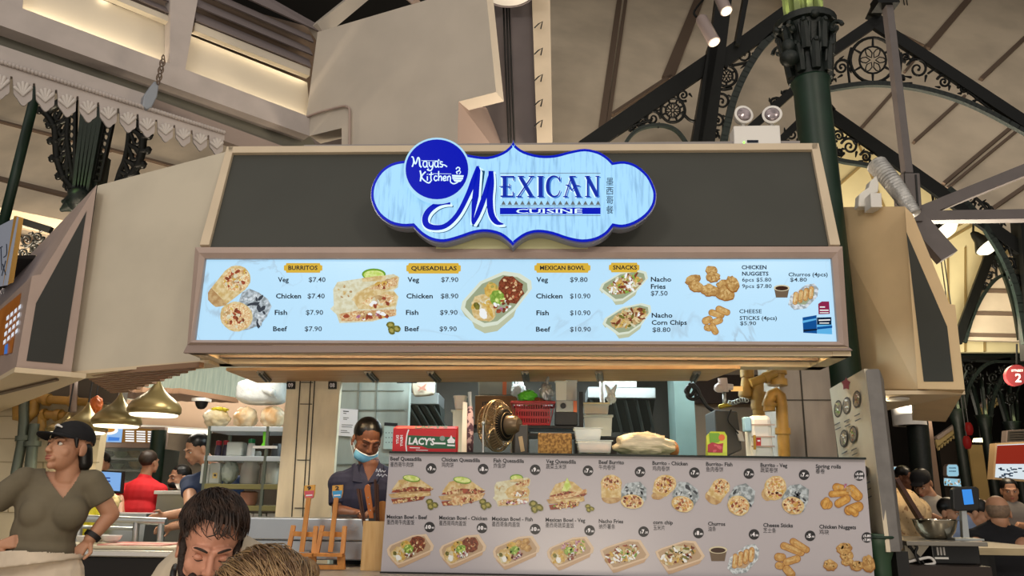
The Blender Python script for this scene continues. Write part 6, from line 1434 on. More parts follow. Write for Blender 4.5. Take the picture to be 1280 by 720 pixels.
# notices
t = thing('paper_notice', 'white printed notice taped to the grey wall behind the masked man', 'notice', P(434, 546, 5.73)); MB().prism([P(x, y, 5.738) for x, y in ((424.5, 510.5), (447.5, 512), (445.5, 546), (422, 544.5))], (0, .002, 0)).build('sheet', K['paper'], t)
p = Print(plane((0, 5.738, 0), (0, 1, 0)), .001)
for y, x0, x1, w_ in ((514, 429, 436, 1.2), (516.5, 429, 433, .8), (522, 429, 436, .7), (524, 429, 434, .7), (531, 427, 441, .7), (533.5, 427, 440, .7), (538, 426, 434, .7), (540.5, 426, 437, .7)): p.stroke([(x0, y), (x1, y+.4)], w_, K['inkm'], smooth=False)
p.build('print_lines', t)
t = thing('wall_calendar', 'pale calendar sheet with a dark header behind the foil carton', 'calendar', P(488, 560, 5.73)); MB().prism([P(x, y, 5.738) for x, y in ((480.5, 528), (497, 529), (496, 562), (479, 561))], (0, .002, 0)).build('sheet', mat('calendar_pale', '#b8ccc8', .6), t)
p = Print(plane((0, 5.738, 0), (0, 1, 0)), .001); p.poly([(480.5, 528), (497, 529), (496.8, 533), (480.2, 532)], K['ink'])
for j in range(3):
    for i in range(4): p.stroke([(482+i*3.6, 541+j*6), (483.4+i*3.6, 541+j*6)], 1, K['inkm'], smooth=False)
p.build('date_print', t)
# ================================================================== LEFT PASSAGE
m_wtile = mat('cream_wall_tile', '#c9b998', .4, var=.06, vscale=3)
def facewall(name, x0, x1, y0, y1, Y, d, m, to_floor=False):
    a = P(x0, (y0+y1)/2, Y).x; b = P(x1, (y0+y1)/2, Y).x; z1 = P((x0+x1)/2, y0, Y).z; z0 = 0 if to_floor else P((x0+x1)/2, y1, Y).z
    return struct(MB().box(((a+b)/2, Y+d/2, (z0+z1)/2), (b-a, d, z1-z0)).build(name, m))
facewall('wall_tiled', -90, 124, 470, 640, 6.6, .1, m_wtile, True)
j = MB()
for y in (520, 548, 577, 606, 640): j.bar(P(-60, y, 6.595), P(124, y+1, 6.595), .008, .006)
for x, y0, y1 in ((20, 548, 577), (-10, 577, 606), (54, 577, 606), (88, 548, 577), (10, 606, 640), (75, 606, 640)): j.bar(P(x, y0, 6.595), P(x, y1, 6.595), .006, .006, up=(0, 1, 0))
struct(j.build('trim_10', mat('tile_joint', '#9c8e70', .8)))
facewall('wall_upper', -90, 150, 455, 503, 6.5, .15, mat('dim_grey_wall', '#57524a', .7))
facewall('wall_teal', 150, 380, 430, 512, 8.6, .1, mat('teal_curtain_wall', '#6f7d77', .6, col2='#5b6a65', vscale=5, stretch=(9, 1, .6)))
facewall('wall_bulkhead', 120, 380, 500, 540, 8.2, .2, mat('tan_bulkhead', '#8a7460', .7))
facewall('wall_passage_back', 60, 420, 535, 700, 9.6, .1, mat('passage_back', '#6f665b', .7, var=.2, vscale=2), True)
# slatted ceilings
sl = MB()
zsl = zN+.03
for i in range(10):
    t_ = i/9
    a = H(107+33*t_, 468+21*t_, zsl); b = H(252-88*t_, 456+31*t_, zsl)
    sl.bar(a, b, .035, .03)
struct(sl.build('ceiling_slats', mat('brown_slat', '#8a6c55', .6)))
struct(MB().box((-3.3, 7.3, 3.02), (3.0, 3.6, .03)).build('ceiling_passage', mat('dark_ceiling', '#2a231d', .8)))
sl = MB()
for i in range(9):
    a = P(182+i*14, 497.5+i*.4, 7.9); sl.bar(a, a+Vector((-.28, -.75, .0)), .09, .05)
struct(sl.build('ceiling_slats', mat('brown_slat', '#6b5240', .6)))
# valve pipes on the tiled wall
def opipe(pts, r, lab, Y=6.45, m=m_ypipe, coll=()):
    t = thing('gas_pipe', lab, 'pipe', P(*pts[0], Y)); MB().tube([P(x, y, Y) for x, y in pts], r, 12).build('pipe_run', m, t, smooth=40)
    for (x, y, X, Y_) in coll: MB().tube([P(x, y, Y), P(X, Y_, Y)], r*1.5, 12).build('collar', m, t, smooth=40)
    return t
m_dpipe = mat('dull_green_pipe', '#5f665a', .4, metal=.3)
opipe([(22, 492), (22, 522), (36, 522), (42, 516), (44, 490)], .042, 'looped ochre valve pipe high on the tiled wall at left', coll=((22, 498, 22, 506), (28, 522, 34, 522), (43, 500, 43.5, 494)))
opipe([(46, 499), (72, 500), (112, 503)], .036, 'level ochre pipe running right from the looped valve', coll=((56, 499.5, 62, 500), (88, 501, 94, 501.5)))
opipe([(52, 540), (53, 520), (58, 518), (82, 520)], .036, 'lower ochre pipe turning down the tiled wall', coll=((54, 519, 58, 518), (70, 519, 76, 519.5)))
opipe([(30, 500), (30, 522), (28, 550), (20, 590), (18, 612)], .04, 'left dull green standpipe down the tiled wall', 6.4, m_dpipe, ((29, 545, 28.6, 551), (18, 600, 18, 606)))
opipe([(44, 530), (41, 552), (38, 585), (36, 615)], .045, 'right dull green standpipe down the tiled wall', 6.42, m_dpipe, ((41, 552, 40.4, 558),))
tag(MB().tube([P(93, 470, 6.4), P(91, 515, 6.4)], .03, 10).build('grey_conduit', m_trim, smooth=True), 'short grey conduit behind the pendant lamps', 'conduit')
# pendant lamps
m_gold = mat('brushed_gold', '#a39060', .3, metal=.55)
for (ax_, ay, cx, wd, yw, yr, Y, lab) in ((196, 473, 191, 62, 510, 518, 5.6, 'nearest and rightmost gold pendant lamp over the passage'), (151, 491, 143, 57, 525, 532, 5.9, 'second gold pendant lamp from the right over the passage'), (110, 503, 103, 52, 535, 540, 6.15, 'third gold pendant lamp from the right, above the black cap'), (86, 515, 80, 44, 536, 541, 6.35, 'farthest gold pendant lamp, mostly hidden behind the third')):
    r_ = (P(cx+wd/2, yw, Y)-P(cx-wd/2, yw, Y)).length/2; c0 = P(cx+(ax_-cx)*.3, yr, Y); ht = P(ax_, ay, Y).z-c0.z
    t = thing('pendant_lamp', lab, 'pendant lamp', c0, 'gold pendant lamps in the passage')
    pr = [(r_*.93, 0), (r_*.99, ht*.06), (r_, ht*.14), (r_*.97, ht*.22), (r_*.86, ht*.33), (r_*.66, ht*.45), (r_*.44, ht*.57), (r_*.27, ht*.69), (r_*.15, ht*.82), (r_*.07, ht*.94), (r_*.05, ht)]
    MB().lathe(pr+[(0, ht)], c0, 36).build('lamp_shade', m_gold, t, smooth=60)
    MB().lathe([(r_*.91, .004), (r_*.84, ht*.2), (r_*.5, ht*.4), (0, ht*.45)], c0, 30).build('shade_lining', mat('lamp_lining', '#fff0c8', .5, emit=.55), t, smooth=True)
    MB().lathe([(r_*.9, 0), (r_*.86, -.012), (0, -.016)], c0, 30).build('diffuser', mat('lamp_disc', '#fff3d2', .5, emit=2.2), t, smooth=True)
    MB().tube([c0+Vector((0, 0, ht)), Vector((c0.x, c0.y, 3.01))], .007, 6).build('cord', m_blackp, t)
    light('SPOT', 'pendant_beam', c0+Vector((0, 0, -.03)), 14, (1, .86, .62), .1, c0+Vector((0, 0, -2)), 140, .9)
ob_ = bagl(120, 506, 6.3, (.05, .05, .07), 5, mat('orange_film', '#cf6a2e', .4, bump=.5), 'small orange bag hung behind the second pendant lamp', amp=.2)
_q = P(120, 498, 6.3); MB().tube([_q, Vector((_q.x, _q.y, 3.01))], .006, 6).build('hanging_cord', m_blackp, ob_)
t = thing('dome_camera', 'small black dome camera under the slats by the storage rack', 'camera', P(252, 505, 7.4)); MB().lathe([(.06, .05), (.06, 0), (.05, -.03), (.03, -.055), (0, -.06)], P(252, 504, 7.4), 16).build('dome', m_blackp, t, smooth=True); MB().box(P(252, 500, 7.4), (.14, .14, .03)).build('base_plate', m_whitep, t)
# strip light
t = thing('linear_light', 'long white strip light under the tan bulkhead', 'strip light', P(200, 537, 8.1)); MB().bar(P(148, 534, 8.1), P(262, 541, 8.1), .05, .05).build('tube', mat('tube_glow', '#fff4d8', .4, emit=1.6), t); MB().bar(P(146, 531.5, 8.12), P(264, 538.5, 8.12), .08, .04).build('housing', m_whitep, t)
# menu lightbox of the far stall
YM = 8.0
t = thing('far_menu_screen', 'lit blue and orange menu screen of the stall across the passage', 'menu screen', P(160, 552, YM))
MB().prism([P(x, y, YM) for x, y in ((110, 531), (206, 534), (203, 560), (108, 559))], (0, .1, 0)).build('frame', m_trim, t)
p = Print(plane((0, YM, 0), (0, 1, 0)), .004)
p.poly([(112, 533), (154, 534), (152, 553), (111, 552)], mat('screen_blue', '#8fb8e8', .3, emit=.9)).poly([(154, 534), (199, 537), (197, 554), (152, 553)], mat('screen_brown', '#8a6230', .3, emit=.7)); p.ell(136, 538, 12, 5.5, mat('screen_white', '#f2f4f2', .3, emit=1.0)).ell(136, 537, 8, 3.4, mat('screen_food', '#c98a3a', .3, emit=.8)).poly([(136, 546), (150, 547), (149, 551), (135, 551)], mat('screen_sky', '#4a86e0', .3, emit=.8)).ell(122, 546, 4, 5, mat('screen_food', '#c98a3a', .3, emit=.8))
p.k += 1
for r_ in range(5):
    for c in range(3): p.stroke([(157+c*14, 539+r_*3+c*.4), (168+c*14, 539.4+r_*3+c*.4)], 1.7, MATS['screen_white'], smooth=False)
p.build('menu_print', t)
# glazed display with bowls, green post, monitor
t = thing('display_cabinet', 'dim glazed cabinet of stacked bowls under the far menu screen', 'display cabinet', P(158, 602, 8.4))
b_ = MB(); ubox(b_, 108, 560, 193, 606, 8.5, .5); b_.build('cabinet_back', mat('cabinet_grey', '#7c817c', .4), t)
for y in (574, 588, 602): MB().bar(P(109, y, 8.35), P(192, y+.6, 8.35), .3, .02).build('shelf', m_steel, t)
b_ = MB(); ubox(b_, 108, 560, 193, 606, 8.18, .008); b_.build('glass_front', mat('thin_glass', '#cfe0dd', .08, alpha=.18), t)
rnd = random.Random(3)
for i, (x, y) in enumerate(((118, 573.5), (134, 573.8), (150, 574), (168, 574), (184, 574.2), (126, 587.5), (146, 587.8), (170, 588), (186, 588))):
    c_ = P(x, y, 8.3); k = .8+.4*rnd.random()
    tag(MB().lathe([(.03, 0), (.06*k, .03), (.075*k, .07*k), (.08*k, .07*k), (.06*k, .025), (0, .01)], c_+Vector((0, 0, .012)), 14).build('display_bowl', (m_whitep, m_milk, mat('celadon', '#9fb4a4', .3), mat('amber_bowl', '#a8905f', .3))[i % 4], smooth=40),
        'small bowl on the %s shelf of the display cabinet, %s from the left' % ('upper' if y < 580 else 'middle', ('first', 'second', 'third', 'fourth', 'fifth')[i if i < 5 else i-5]), 'bowl', 'bowls in the display cabinet')
tag(MB().tube([Vector((P(198, 600, 7.9).x, 7.9, 0)), P(199, 538, 7.9)], .075, 16).build('green_post', m_green, smooth=40), 'dark green post right of the far menu screen', 'post')
YMn = 6.9
t = thing('order_monitor', 'black order monitor with a pale blue screen behind the woman in the cap', 'monitor', P(135, 616, YMn))
b_ = MB(); b_.prism([P(x, y, YMn) for x, y in ((116, 587), (154, 589), (152, 617), (115, 615))], (0, .04, 0)); b_.build('bezel', m_blackp, t, bevel=.004)
p = Print(plane((0, YMn, 0), (0, 1, 0)), .002); p.poly([(118, 589), (152, 591), (150, 614), (117, 612)], mat('monitor_blue', '#86b4ee', .3, emit=.8)); p.k += 1
for x0, x1, y in ((121, 131, 597), (132, 138, 597.4), (122, 130, 601), (131, 138, 601.4)): p.stroke([(x0, y), (x1, y+.2)], 1.6, mat('monitor_ink', '#2a4fb0', .3, emit=.5), smooth=False)
p.build('screen', t); MB().tube([P(134, 616, YMn+.03), P(134, 640, YMn+.03)], .03, 10).build('stand', m_blackp, t)
# food counter with tubular rail
YG = 5.4
zq = P(150, 688, 4.9).z
t = thing('food_counter', 'dark fronted food counter with a white edge behind the woman in the cap', 'counter', Vector((P(120, 690, 4.9).x, 5.6, 0)))
xa, xb = P(-40, 690, 4.9).x, P(232, 690, 4.9).x
MB().box(((xa+xb)/2, 5.2, zq/2-.02), (xb-xa, .56, zq-.05)).build('counter_body', mat('very_dark_front', '#17120f', .5), t)
MB().box(((xa+xb)/2, 5.2, zq-.02), (xb-xa+.03, .6, .04)).build('counter_top', mat('steel_top', '#b5b0a4', .3, metal=.5), t, bevel=.006)
MB().box(((xa+xb)/2, 4.895, zq-.02), (xb-xa, .012, .022)).build('white_edge', m_whitep, t)
ra = thing('tube_rail', 'brushed tubular rail along the food counter', 'rail', Vector((P(150, 660, YG).x, YG, zq)))
MB().tube([P(60, 646, YG), P(208, 652, YG)], .025, 12).build('rail_bar', m_steel, ra, smooth=40); MB().tube([P(60, 657, YG+.05), P(166, 661, YG+.05)], .012, 8).build('lower_bar', m_steel, ra, smooth=40)
for x in (100, 171, 202): MB().tube([P(x, 650, YG), Vector((P(x-1, 670, YG).x, YG, zq))], .022, 12).build('rail_post', m_steel, ra, smooth=40)
tr = thing('serving_tray', 'flat tray with a pink and cream printed cloth on the food counter', 'tray', Vector((P(122, 678, 5.1).x, 5.13, zq)))
c_ = tr.location; MB().box(c_+Vector((.15, 0, .012)), (.9, .36, .02)).build('tray_base', mat('cream_tray', '#cfc3a8', .4), tr, bevel=.006); MB().box(c_+Vector((.28, 0, .026)), (.42, .32, .006)).build('pink_cloth', mat('pink_cloth', '#c46a62', .7, col2='#d8c7b0', vscale=6), tr)
for i, (x, y, Y, s) in enumerate(((122, 672, 5.2, 1.0), (139, 674, 5.15, .9), (108, 676, 5.05, .8))):
    c_ = Vector((P(x, y, Y).x, Y, zq+.03)); tag(MB().lathe([(.03, 0), (.055, .02), (.065, .045), (.06, .045), (.05, .02), (0, .01)], c_, 18).build('sauce_dish', m_whitep, smooth=40), ('larger white sauce dish on the printed tray', 'middle sized white sauce dish right of the larger one on the tray', 'smallest white sauce dish nearest the tray\'s front')[i], 'dish', 'dishes on the printed tray')
bagl(112, 640, 5.9, (.07, .06, .2), 4, mat('yellow_film', '#d6c832', .35, bump=.4), 'bright yellow bag hanging by the woman\'s bent elbow', amp=.2)
bagl(133, 628, 6.2, (.10, .08, .08), 6, mat('cream_food', '#cbb583', .6, var=.2, vscale=14), 'cream paper parcel in front of the order monitor', 'paper_parcel', amp=.25)
tag(MB().box((P(125, 660, 6.2).x, 6.2, (P(133, 628, 6.2).z-.078)/2), (.9, .35, P(133, 628, 6.2).z-.078)).build('parcel_stand', m_steel), 'steel cabinet under the paper parcel behind the rail', 'cabinet')
# white bowl on the worktop and steel worktop
wt = thing('steel_worktop', 'steel worktop with a pale edge right of the person in red', 'worktop', Vector((P(225, 640, 6.7).x, 6.9, 0)))
z = P(220, 613.5, 6.7).z; xa, xb = P(196, 625, 6.7).x, P(262, 625, 6.7).x
MB().box(((xa+xb)/2, 6.95, z/2), (xb-xa, .5, z-.04)).build('cabinet', mat('steel_front', '#8c8a84', .35, metal=.6), wt); MB().box(((xa+xb)/2, 6.94, z-.015), (xb-xa+.04, .54, .03)).build('top', m_whitep, wt, bevel=.004)
c_ = Vector((P(225.5, 613, 6.75).x, 6.82, z)); bo = tag(MB().lathe([(.03, 0), (.05, .01), (.078, .05), (.08, .06), (.074, .055), (.04, .015), (0, .012)], c_, 24).build('white_bowl', m_whitep, smooth=40), 'white bowl on the steel worktop before the masked woman', 'bowl')
# ---- storage rack and what stands on it
YA = 5.55
rk = thing('storage_rack', 'steel storage rack of jars and bags left of the numbered pillar', 'rack', Vector((P(305, 690, YA).x, YA+.2, 0)))
lv_ = {}
m_rackst = mat('rack_steel', '#b9c2c8', .4, metal=.3)
for k, (y, x0, x1) in enumerate(((533, 260, 357), (570, 255, 354), (605, 252, 351), (632, 296, 350))):
    z = P(305, y, YA).z; lv_[k] = z
    a, b = P(x0, y, YA).x, P(x1, y, YA).x
    MB().box(((a+b)/2, YA+.2, z-.018), (b-a, .4, .036)).build('shelf', m_rackst if k < 2 else mat('rack_olive', '#7a7446', .45), rk, bevel=.003)
for x in (258, 331.5):
    for d in (0, .38): MB().bar(Vector((P(x, 570, YA).x, YA+.01+d, .0)), Vector((P(x, 570, YA).x, YA+.01+d, lv_[0])),   .02, .02, up=(0, 1, 0)).build('upright', m_dpipe, rk)
for x in (276, 286): MB().bar(P(x, 606, YA+.02), P(x-2, 625, YA+.02), .02, .02, up=(0, 1, 0)).build('hanger_bar', m_rackst, rk)
def rp(x, lvl, dy=.12): return Vector((P(x, (533, 570, 605, 632)[lvl], YA+dy).x, YA+dy, lv_[lvl]))
def hpx(n): return n*YA/FPX*1.0
def jar(x, lvl, w_, h_, lab, m, fill=None, nm='jar', capm=None, dy=.12, square=False):
    c = rp(x, lvl, dy); r = hpx(w_)/2; h = hpx(h_); t = thing(nm, lab, 'jar' if nm == 'jar' else nm.split('_')[-1], c)
    if square: MB().box(c+Vector((0, 0, h/2+.001)), (r*2, r*1.8, h)).build('wall', m, t, bevel=r*.18)
    else: MB().lathe([(r*.9, 0), (r, .01), (r, h*.8), (r*.8, h*.92), (r*.8, h)], c, 20).build('wall', m, t, smooth=40)
    if fill:
        if square: MB().box(c+Vector((0, 0, h*.36)), (r*1.8, r*1.6, h*.62)).build('contents', fill, t)
        else: MB().lathe([(r*.92, .006), (r*.94, h*.65), (0, h*.68)], c, 20).build('contents', fill, t, smooth=40)
    if capm: MB().lathe([(r*.86, h), (r*.88, h+.03), (0, h+.035)], c, 20).build('lid', capm, t, smooth=40)
    return t
m_jb = mat('brown_jar_food', '#6b4a2e', .6, var=.35, vscale=18); m_jg = mat('beige_jar_food', '#b09a78', .6, var=.25, vscale=16)
jar(272, 1, 8, 14, 'red capped dark bottle, left of two on the rack\'s second shelf', mat('dark_bottle', '#3a3648', .3), None, 'bottle', mat('red_cap', '#a52430', .4))
jar(281, 1, 8, 15, 'red capped dark bottle, right of two on the rack\'s second shelf', mat('dark_bottle', '#3a3648', .3), None, 'bottle', mat('red_cap', '#a52430', .4), .16)
jar(295, 1, 20, 18, 'clear square tub on the rack\'s second shelf', m_milk, mat('pale_food', '#a9b8a0', .6, var=.2, vscale=14), 'square_tub', None, .14, True)
jar(313, 1, 10, 17, 'white bottle with a dark green cap on the second shelf', m_whitep, None, 'bottle', mat('green_cap', '#157a44', .4), .14)
jar(322, 1, 9, 8, 'low pale cup beside the green capped bottle', m_milk, None, 'cup', None, .22)
jar(345, 1, 13, 18, 'dark grey pot at the right of the second shelf', mat('pot_grey', '#4d4e50', .4), None, 'pot', None, .24)
sq = thing('squeegee', 'bright green handled squeegee propped at the rack\'s second shelf', 'squeegee', rp(331, 1, .02))
MB().prism([P(x, y, YA+.02) for x, y in ((328.5, 537), (333.5, 537), (332, 553), (336, 558), (325, 558), (328.5, 553))], (0, .02, 0)).build('handle', mat('bright_green', '#6fd22c', .4), sq, bevel=.004); MB().bar(P(317, 559, YA+.01), P(346, 559, YA+.01), .03, .018).build('blade', m_whitep, sq)
jar(256.5, 2, 11, 24, 'pale jug at the left end of the third rack shelf', m_milk, None, 'jug', None, .1, True)
jar(269, 2, 13, 25, 'pale jug with a small label on the third rack shelf', m_milk, None, 'jug', None, .1, True)
pl = Print(plane((0, YA+.035, 0), (0, 1, 0)), .003); pl.poly([(266, 591), (272, 591), (271.5, 598), (265.5, 598)], mat('tan_label', '#b9a468', .6)).ell(269, 594, 1.6, 1.6, K['ink'])
pl.build('label', bpy.data.objects['jug.001'])
bagl(287, 590, YA+.14, (.06, .07, .085), 21, mat('clear_bag_film', '#b9c6bf', .2, var=.15, vscale=14, bump=.6), 'clear bag of white food between the jugs and the brown jar', amp=.15)
jar(311, 2, 23, 28, 'large clear jar of dark brown food on the third shelf', m_clear, m_jb, 'jar', mat('red_cap', '#a52430', .4), .14)
jar(336, 2, 22, 29, 'large clear jar of beige food at the third shelf\'s right', m_clear, m_jg, 'jar', None, .14)
for i, (x, w_, h_, m, lab) in enumerate(((310, 16, 16, mat('pinkish_round', '#c08a72', .5), 'pinkish round tub under the third rack shelf'),)):
    c = Vector((P(x, 632, YA+.2).x, YA+.2, lv_[3])); t = thing('round_tub', lab, 'tub', c); MB().lathe([(.05, 0), (.062, .03), (.062, .09), (.04, .1), (0, .1)], c, 20).build('tub_body', m, t, smooth=40)
for x, lab in ((308, 'white carton at the left of the rack\'s lowest shelf'), (324, 'white carton in the middle below the rack\'s lowest shelf'), (341, 'white carton at the right below the rack\'s lowest shelf')):
    t = thing('white_carton', lab, 'carton', Vector((P(x, 648, YA+.1).x, YA+.1, .6))); zt_ = P(x, 638, YA+.1).z-.02
    a = P(x-7.5, 648, YA+.1).x; b = P(x+7.5, 648, YA+.1).x; MB().box(((a+b)/2, YA+.2, zt_-.1), (b-a, .2, .2)).build('carton_body', m_whitep, t, bevel=.004); MB().box(((a+b)/2, YA+.098, zt_-.05), (b-a-.02, .004, .03)).build('printed_band', m_trim, t)
MB().box((P(322, 660, YA).x, YA+.2, P(322, 638, YA+.1).z-.24), (.36, .34, .04)).build('shelf', m_rackst, rk)
m_bread = mat('bread_film', '#c99a62', .3, col2='#e2d3b4', vscale=9, bump=.5, bscale=24)
zt0 = lv_[0]
for (x, y, r, m, lab, ears, sd) in ((272, 516, (.095, .1, .075), mat('clear_bread_film', '#cdb98e', .25, col2='#e2d9bd', vscale=7, bump=.6, bscale=26), 'clear bag of rolls with a yellow top on the rack', 0, 31), (308, 516, (.085, .1, .08), m_bread, 'bag of brown bread in the middle of the rack\'s top', 0, 33), (342, 515, (.085, .1, .085), m_bread, 'bag of brown bread at the right of the rack\'s top', 0, 35)):
    c = P(x, y, YA+.18); c.z = zt0+r[2]*.96; t = thing('bread_bag', lab, 'bag', Vector((c.x, c.y, zt0))); lump(c, r, sd, .16, 6, flat=zt0+.003).build('bag_film', m, t, smooth=True)
    if sd == 31: lump(c+Vector((.02, -.02, r[2]*.85)), (.06, .05, .02), 3, .3, 8).build('yellow_twist', mat('yellow_film', '#d6c832', .35, bump=.4), t, smooth=True)
c = P(328, 490, YA+.2); t = thing('foam_box_bag', 'white carrier bag of foam boxes on top of the bread bags', 'bag', c-Vector((0, 0, .09)))
b_ = lump(c, (.185, .13, .098), 41, .08, 5)
for i, v in enumerate(b_.v):
    d = v-c; f = 1/max((abs(d.x/.185)**4+abs(d.y/.13)**4+abs(d.z/.098)**4)**.25, .2); b_.v[i] = c+d*min(f, 1.25)*.98
b_.build('bag_film', m_wfilm, t, smooth=True); e = MB(); e.cap(c+Vector((.06, -.13, .0)), c+Vector((.13, -.16, -.02)), .02, .03, 8).cap(c+Vector((.1, -.14, 0)), c+Vector((.16, -.13, -.06)), .02, .01, 8); e.build('tied_handles', m_wfilm, t, smooth=True)
# ================================================================== RIGHT SIDE
# tilted-looking side menu hung along the stall's right side, its grey end panel
N0 = P(1080, 461, 4.05); qm = pl_heading(N0, 8.0); nm_ = qm[1] if qm[1].dot(EYEV-qm[0]) > 0 else -qm[1]
sm_ = thing('side_menu', 'cream side menu with a red star and bowl pictures right of the board', 'menu board', Vector((N0.x, 4.2, hit(1090, 640, qm).z)))
cs = [hit(x, y, qm) for x, y in ((1037, 486), (1080, 461), (1108, 690), (1062, 676))]
MB().prism(cs, -nm_*.02).build('menu_sheet', mat('cream_sheet', '#cbbfa8', .5, var=.05, vscale=6), sm_)
p = Print(qm, .002); st_ = []
for i in range(10):
    a = math.pi/2+i*math.pi/5; r_ = 7.5 if i % 2 == 0 else 4.6; st_.append((1058+r_*.8*math.cos(a), 480-r_*1.15*math.sin(a)+.0))
p.poly(st_, mat('menu_red', '#8f2b3e', .5)); dk = mat('menu_brown', '#5d5148', .5, col2='#a8977e', vscale=40)
for x, y in ((1048, 511), (1059, 507), (1072, 499), (1056, 548), (1068, 543)):
    p.ell(x, y, 5.0, 11, mat('menu_ring', '#3c352e', .5), 4); p.k += 1; p.ell(x, y, 4.0, 9, dk, 4, .05); p.spots(x, y, 3, 7, 12, .9, [K['green'], K['red'], K['tort'], K['white']], 0, int(x))
for x, y in ((1048, 530), (1049, 536), (1060, 526), (1061, 532), (1073, 519), (1074, 525), (1057, 566), (1069, 562), (1070, 568), (1086, 604), (1087, 612), (1088, 622)): p.stroke([(x-3, y+1.4), (x+4, y-2)], 1.3, K['inkm'], smooth=False)
p.ell(1083, 590, 5, 8, mat('menu_ring', '#3c352e', .5), 6); p.build('menu_print', sm_)
YP = 4.02
ep = thing('grey_end_panel', 'tall grey panel standing against the side menu\'s right edge', 'panel', Vector((P(1106, 664, YP).x, YP, P(1106, 690, YP).z)))
MB().prism([P(x, y, YP) for x, y in ((1082, 464), (1084, 461.5), (1098, 461), (1100, 463), (1126, 690), (1108, 690))], (.16, .33, 0)).build('panel_body', mat('mottled_grey', '#6f6c6a', .5, var=.12, vscale=12), ep, bevel=.004)
MB().box((P(1112, 690, YP).x+.09, YP+.17, P(1106, 690, YP).z/2), (.06, .2, P(1106, 690, YP).z)).build('support', m_blackp, ep)
# service counter at the right
YZ = 4.5; zc_ = P(1170, 674, YZ+.2).z
rc2 = thing('till_counter', 'black till counter at the right of the stall', 'counter', Vector((P(1165, 710, YZ).x, 4.5, 0)))
xa, xb = P(1128, 676, YZ).x, P(1228, 676, YZ).x
MB().box(((xa+xb)/2, YZ+.25, zc_-.012), (xb-xa, .6, .024)).build('steel_top', mat('worn_steel', '#8a857c', .35, metal=.6), rc2, bevel=.003)
zl = P(1170, 706, YZ).z
MB().box((P(1160, 712, YZ).x, YZ+.22, zl/2), (P(1232, 712, YZ).x-P(1096, 712, YZ).x, .62, zl)).build('lower_body', mat('brown_black', '#2a211d', .5), rc2)
MB().box((P(1130, 690, YZ).x, YZ+.3, (zl+zc_)/2), (.03, .4, zc_-zl-.02)).build('side_post', m_steel, rc2); MB().box((xb-.02, YZ+.3, (zl+zc_)/2), (.03, .4, zc_-zl-.02)).build('side_post', m_steel, rc2)
b_ = MB(); b_.prism([P(x, y, YZ+.05) for x, y in ((1130, 676), (1165, 678), (1150, 697), (1133, 702))], (0, .02, 0)); b_.build('white_brace', mat('off_white', '#bdb4a2', .5), rc2)
pb = thing('receipt_printer', 'black receipt printer with a lit slot under the till counter', 'printer', Vector((P(1204, 705, YZ).x, YZ+.2, zl)))
b_ = MB(); ubox(b_, 1167, 681, 1227, 705.5, YZ+.04, .3); b_.build('printer_case', m_blackp, pb, bevel=.006)
for x in (1173, 1177, 1181): b2 = MB(); ubox(b2, x-1, 684, x+1, 694, YZ+.032, .01); b2.build('slot', mat('slot_white', '#c9c5c0', .4), pb)
b2 = MB(); ubox(b2, 1169, 696.5, 1186, 699, YZ+.03, .012); b2.build('paper_bar', m_whitep, pb)
bc_ = thing('black_case', 'black case standing between the green stand and the printer', 'case', Vector((P(1116, 706, YZ).x, YZ+.2, zl))); b_ = MB(); ubox(b_, 1107, 668, 1129, 705.5, YZ+.02, .25, .2); b_.build('case_body', m_blackp, bc_, bevel=.02); b_ = MB(); b_.tube(arc(P(1116, 668, YZ+.1), .03, 0, 180, 10, (1, 0, 0), (0, 0, 1)), .006, 6); b_.build('handle', m_blackp, bc_, smooth=True)
for i, (pts, m, lab) in enumerate((([(1134, 676), (1142, 690), (1150, 698), (1158, 708), (1160, 704)], m_blackp, 'black cable dropping from the till counter to its lower shelf'), ([(1128, 690), (1132, 702), (1145, 700), (1162, 697), (1168, 704), (1156, 706)], m_whitep, 'white cable looping over the lower shelf beside the printer'), ([(1136, 685), (1140, 680), (1146, 684), (1144, 692), (1150, 705)], m_blackp, 'coiled black cable hanging on the white brace'))):
    tag(MB().tube(spline([P(x, y, YZ+.02-.012*i) for x, y in pts], 6), .008, 7).build('cable', m, smooth=True), lab, 'cable', 'loose cables at the till counter')
mbw = thing('mixing_bowl', 'large steel mixing bowl on the till counter', 'bowl', Vector((P(1173, 673, YZ+.2).x, YZ+.22, zc_)))
rb_ = (P(1200, 650, YZ+.2)-P(1146, 650, YZ+.2)).length/2; hb = P(1173, 650, YZ+.05).z-zc_
MB().lathe([(rb_*.45, 0), (rb_*.62, hb*.1), (rb_*.82, hb*.4), (rb_*.93, hb*.8), (rb_*.97, hb), (rb_*1.02, hb*1.0), (rb_*1.02, hb*.97), (rb_*.95, hb*.97), (rb_*.9, hb*.8), (rb_*.78, hb*.42), (rb_*.6, hb*.14), (0, hb*.06)], mbw.location, 44).build('bowl_wall', mat('polished_steel', '#b9b2a2', .12, metal=1), mbw, smooth=50)
tm = thing('payment_terminal', 'black till terminal on a steel stand, blue display on its back', 'terminal', Vector((P(1206, 672, YZ+.1).x, YZ+.12, zc_)))
b_ = MB(); b_.prism([P(x, y, YZ+.08) for x, y in ((1191, 612), (1194, 609), (1220, 608), (1224, 611), (1225, 634), (1222, 638), (1196, 639), (1192, 636))], (0, .04, 0)); b_.build('terminal_case', m_blackp, tm, bevel=.005)
p = Print(plane((0, YZ+.08, 0), (0, 1, 0)), .002); p.poly([(1202, 612), (1214, 611.5), (1217, 630), (1205, 631)], mat('terminal_blue', '#3f8fe6', .3, emit=.85)); p.build('customer_display', tm)
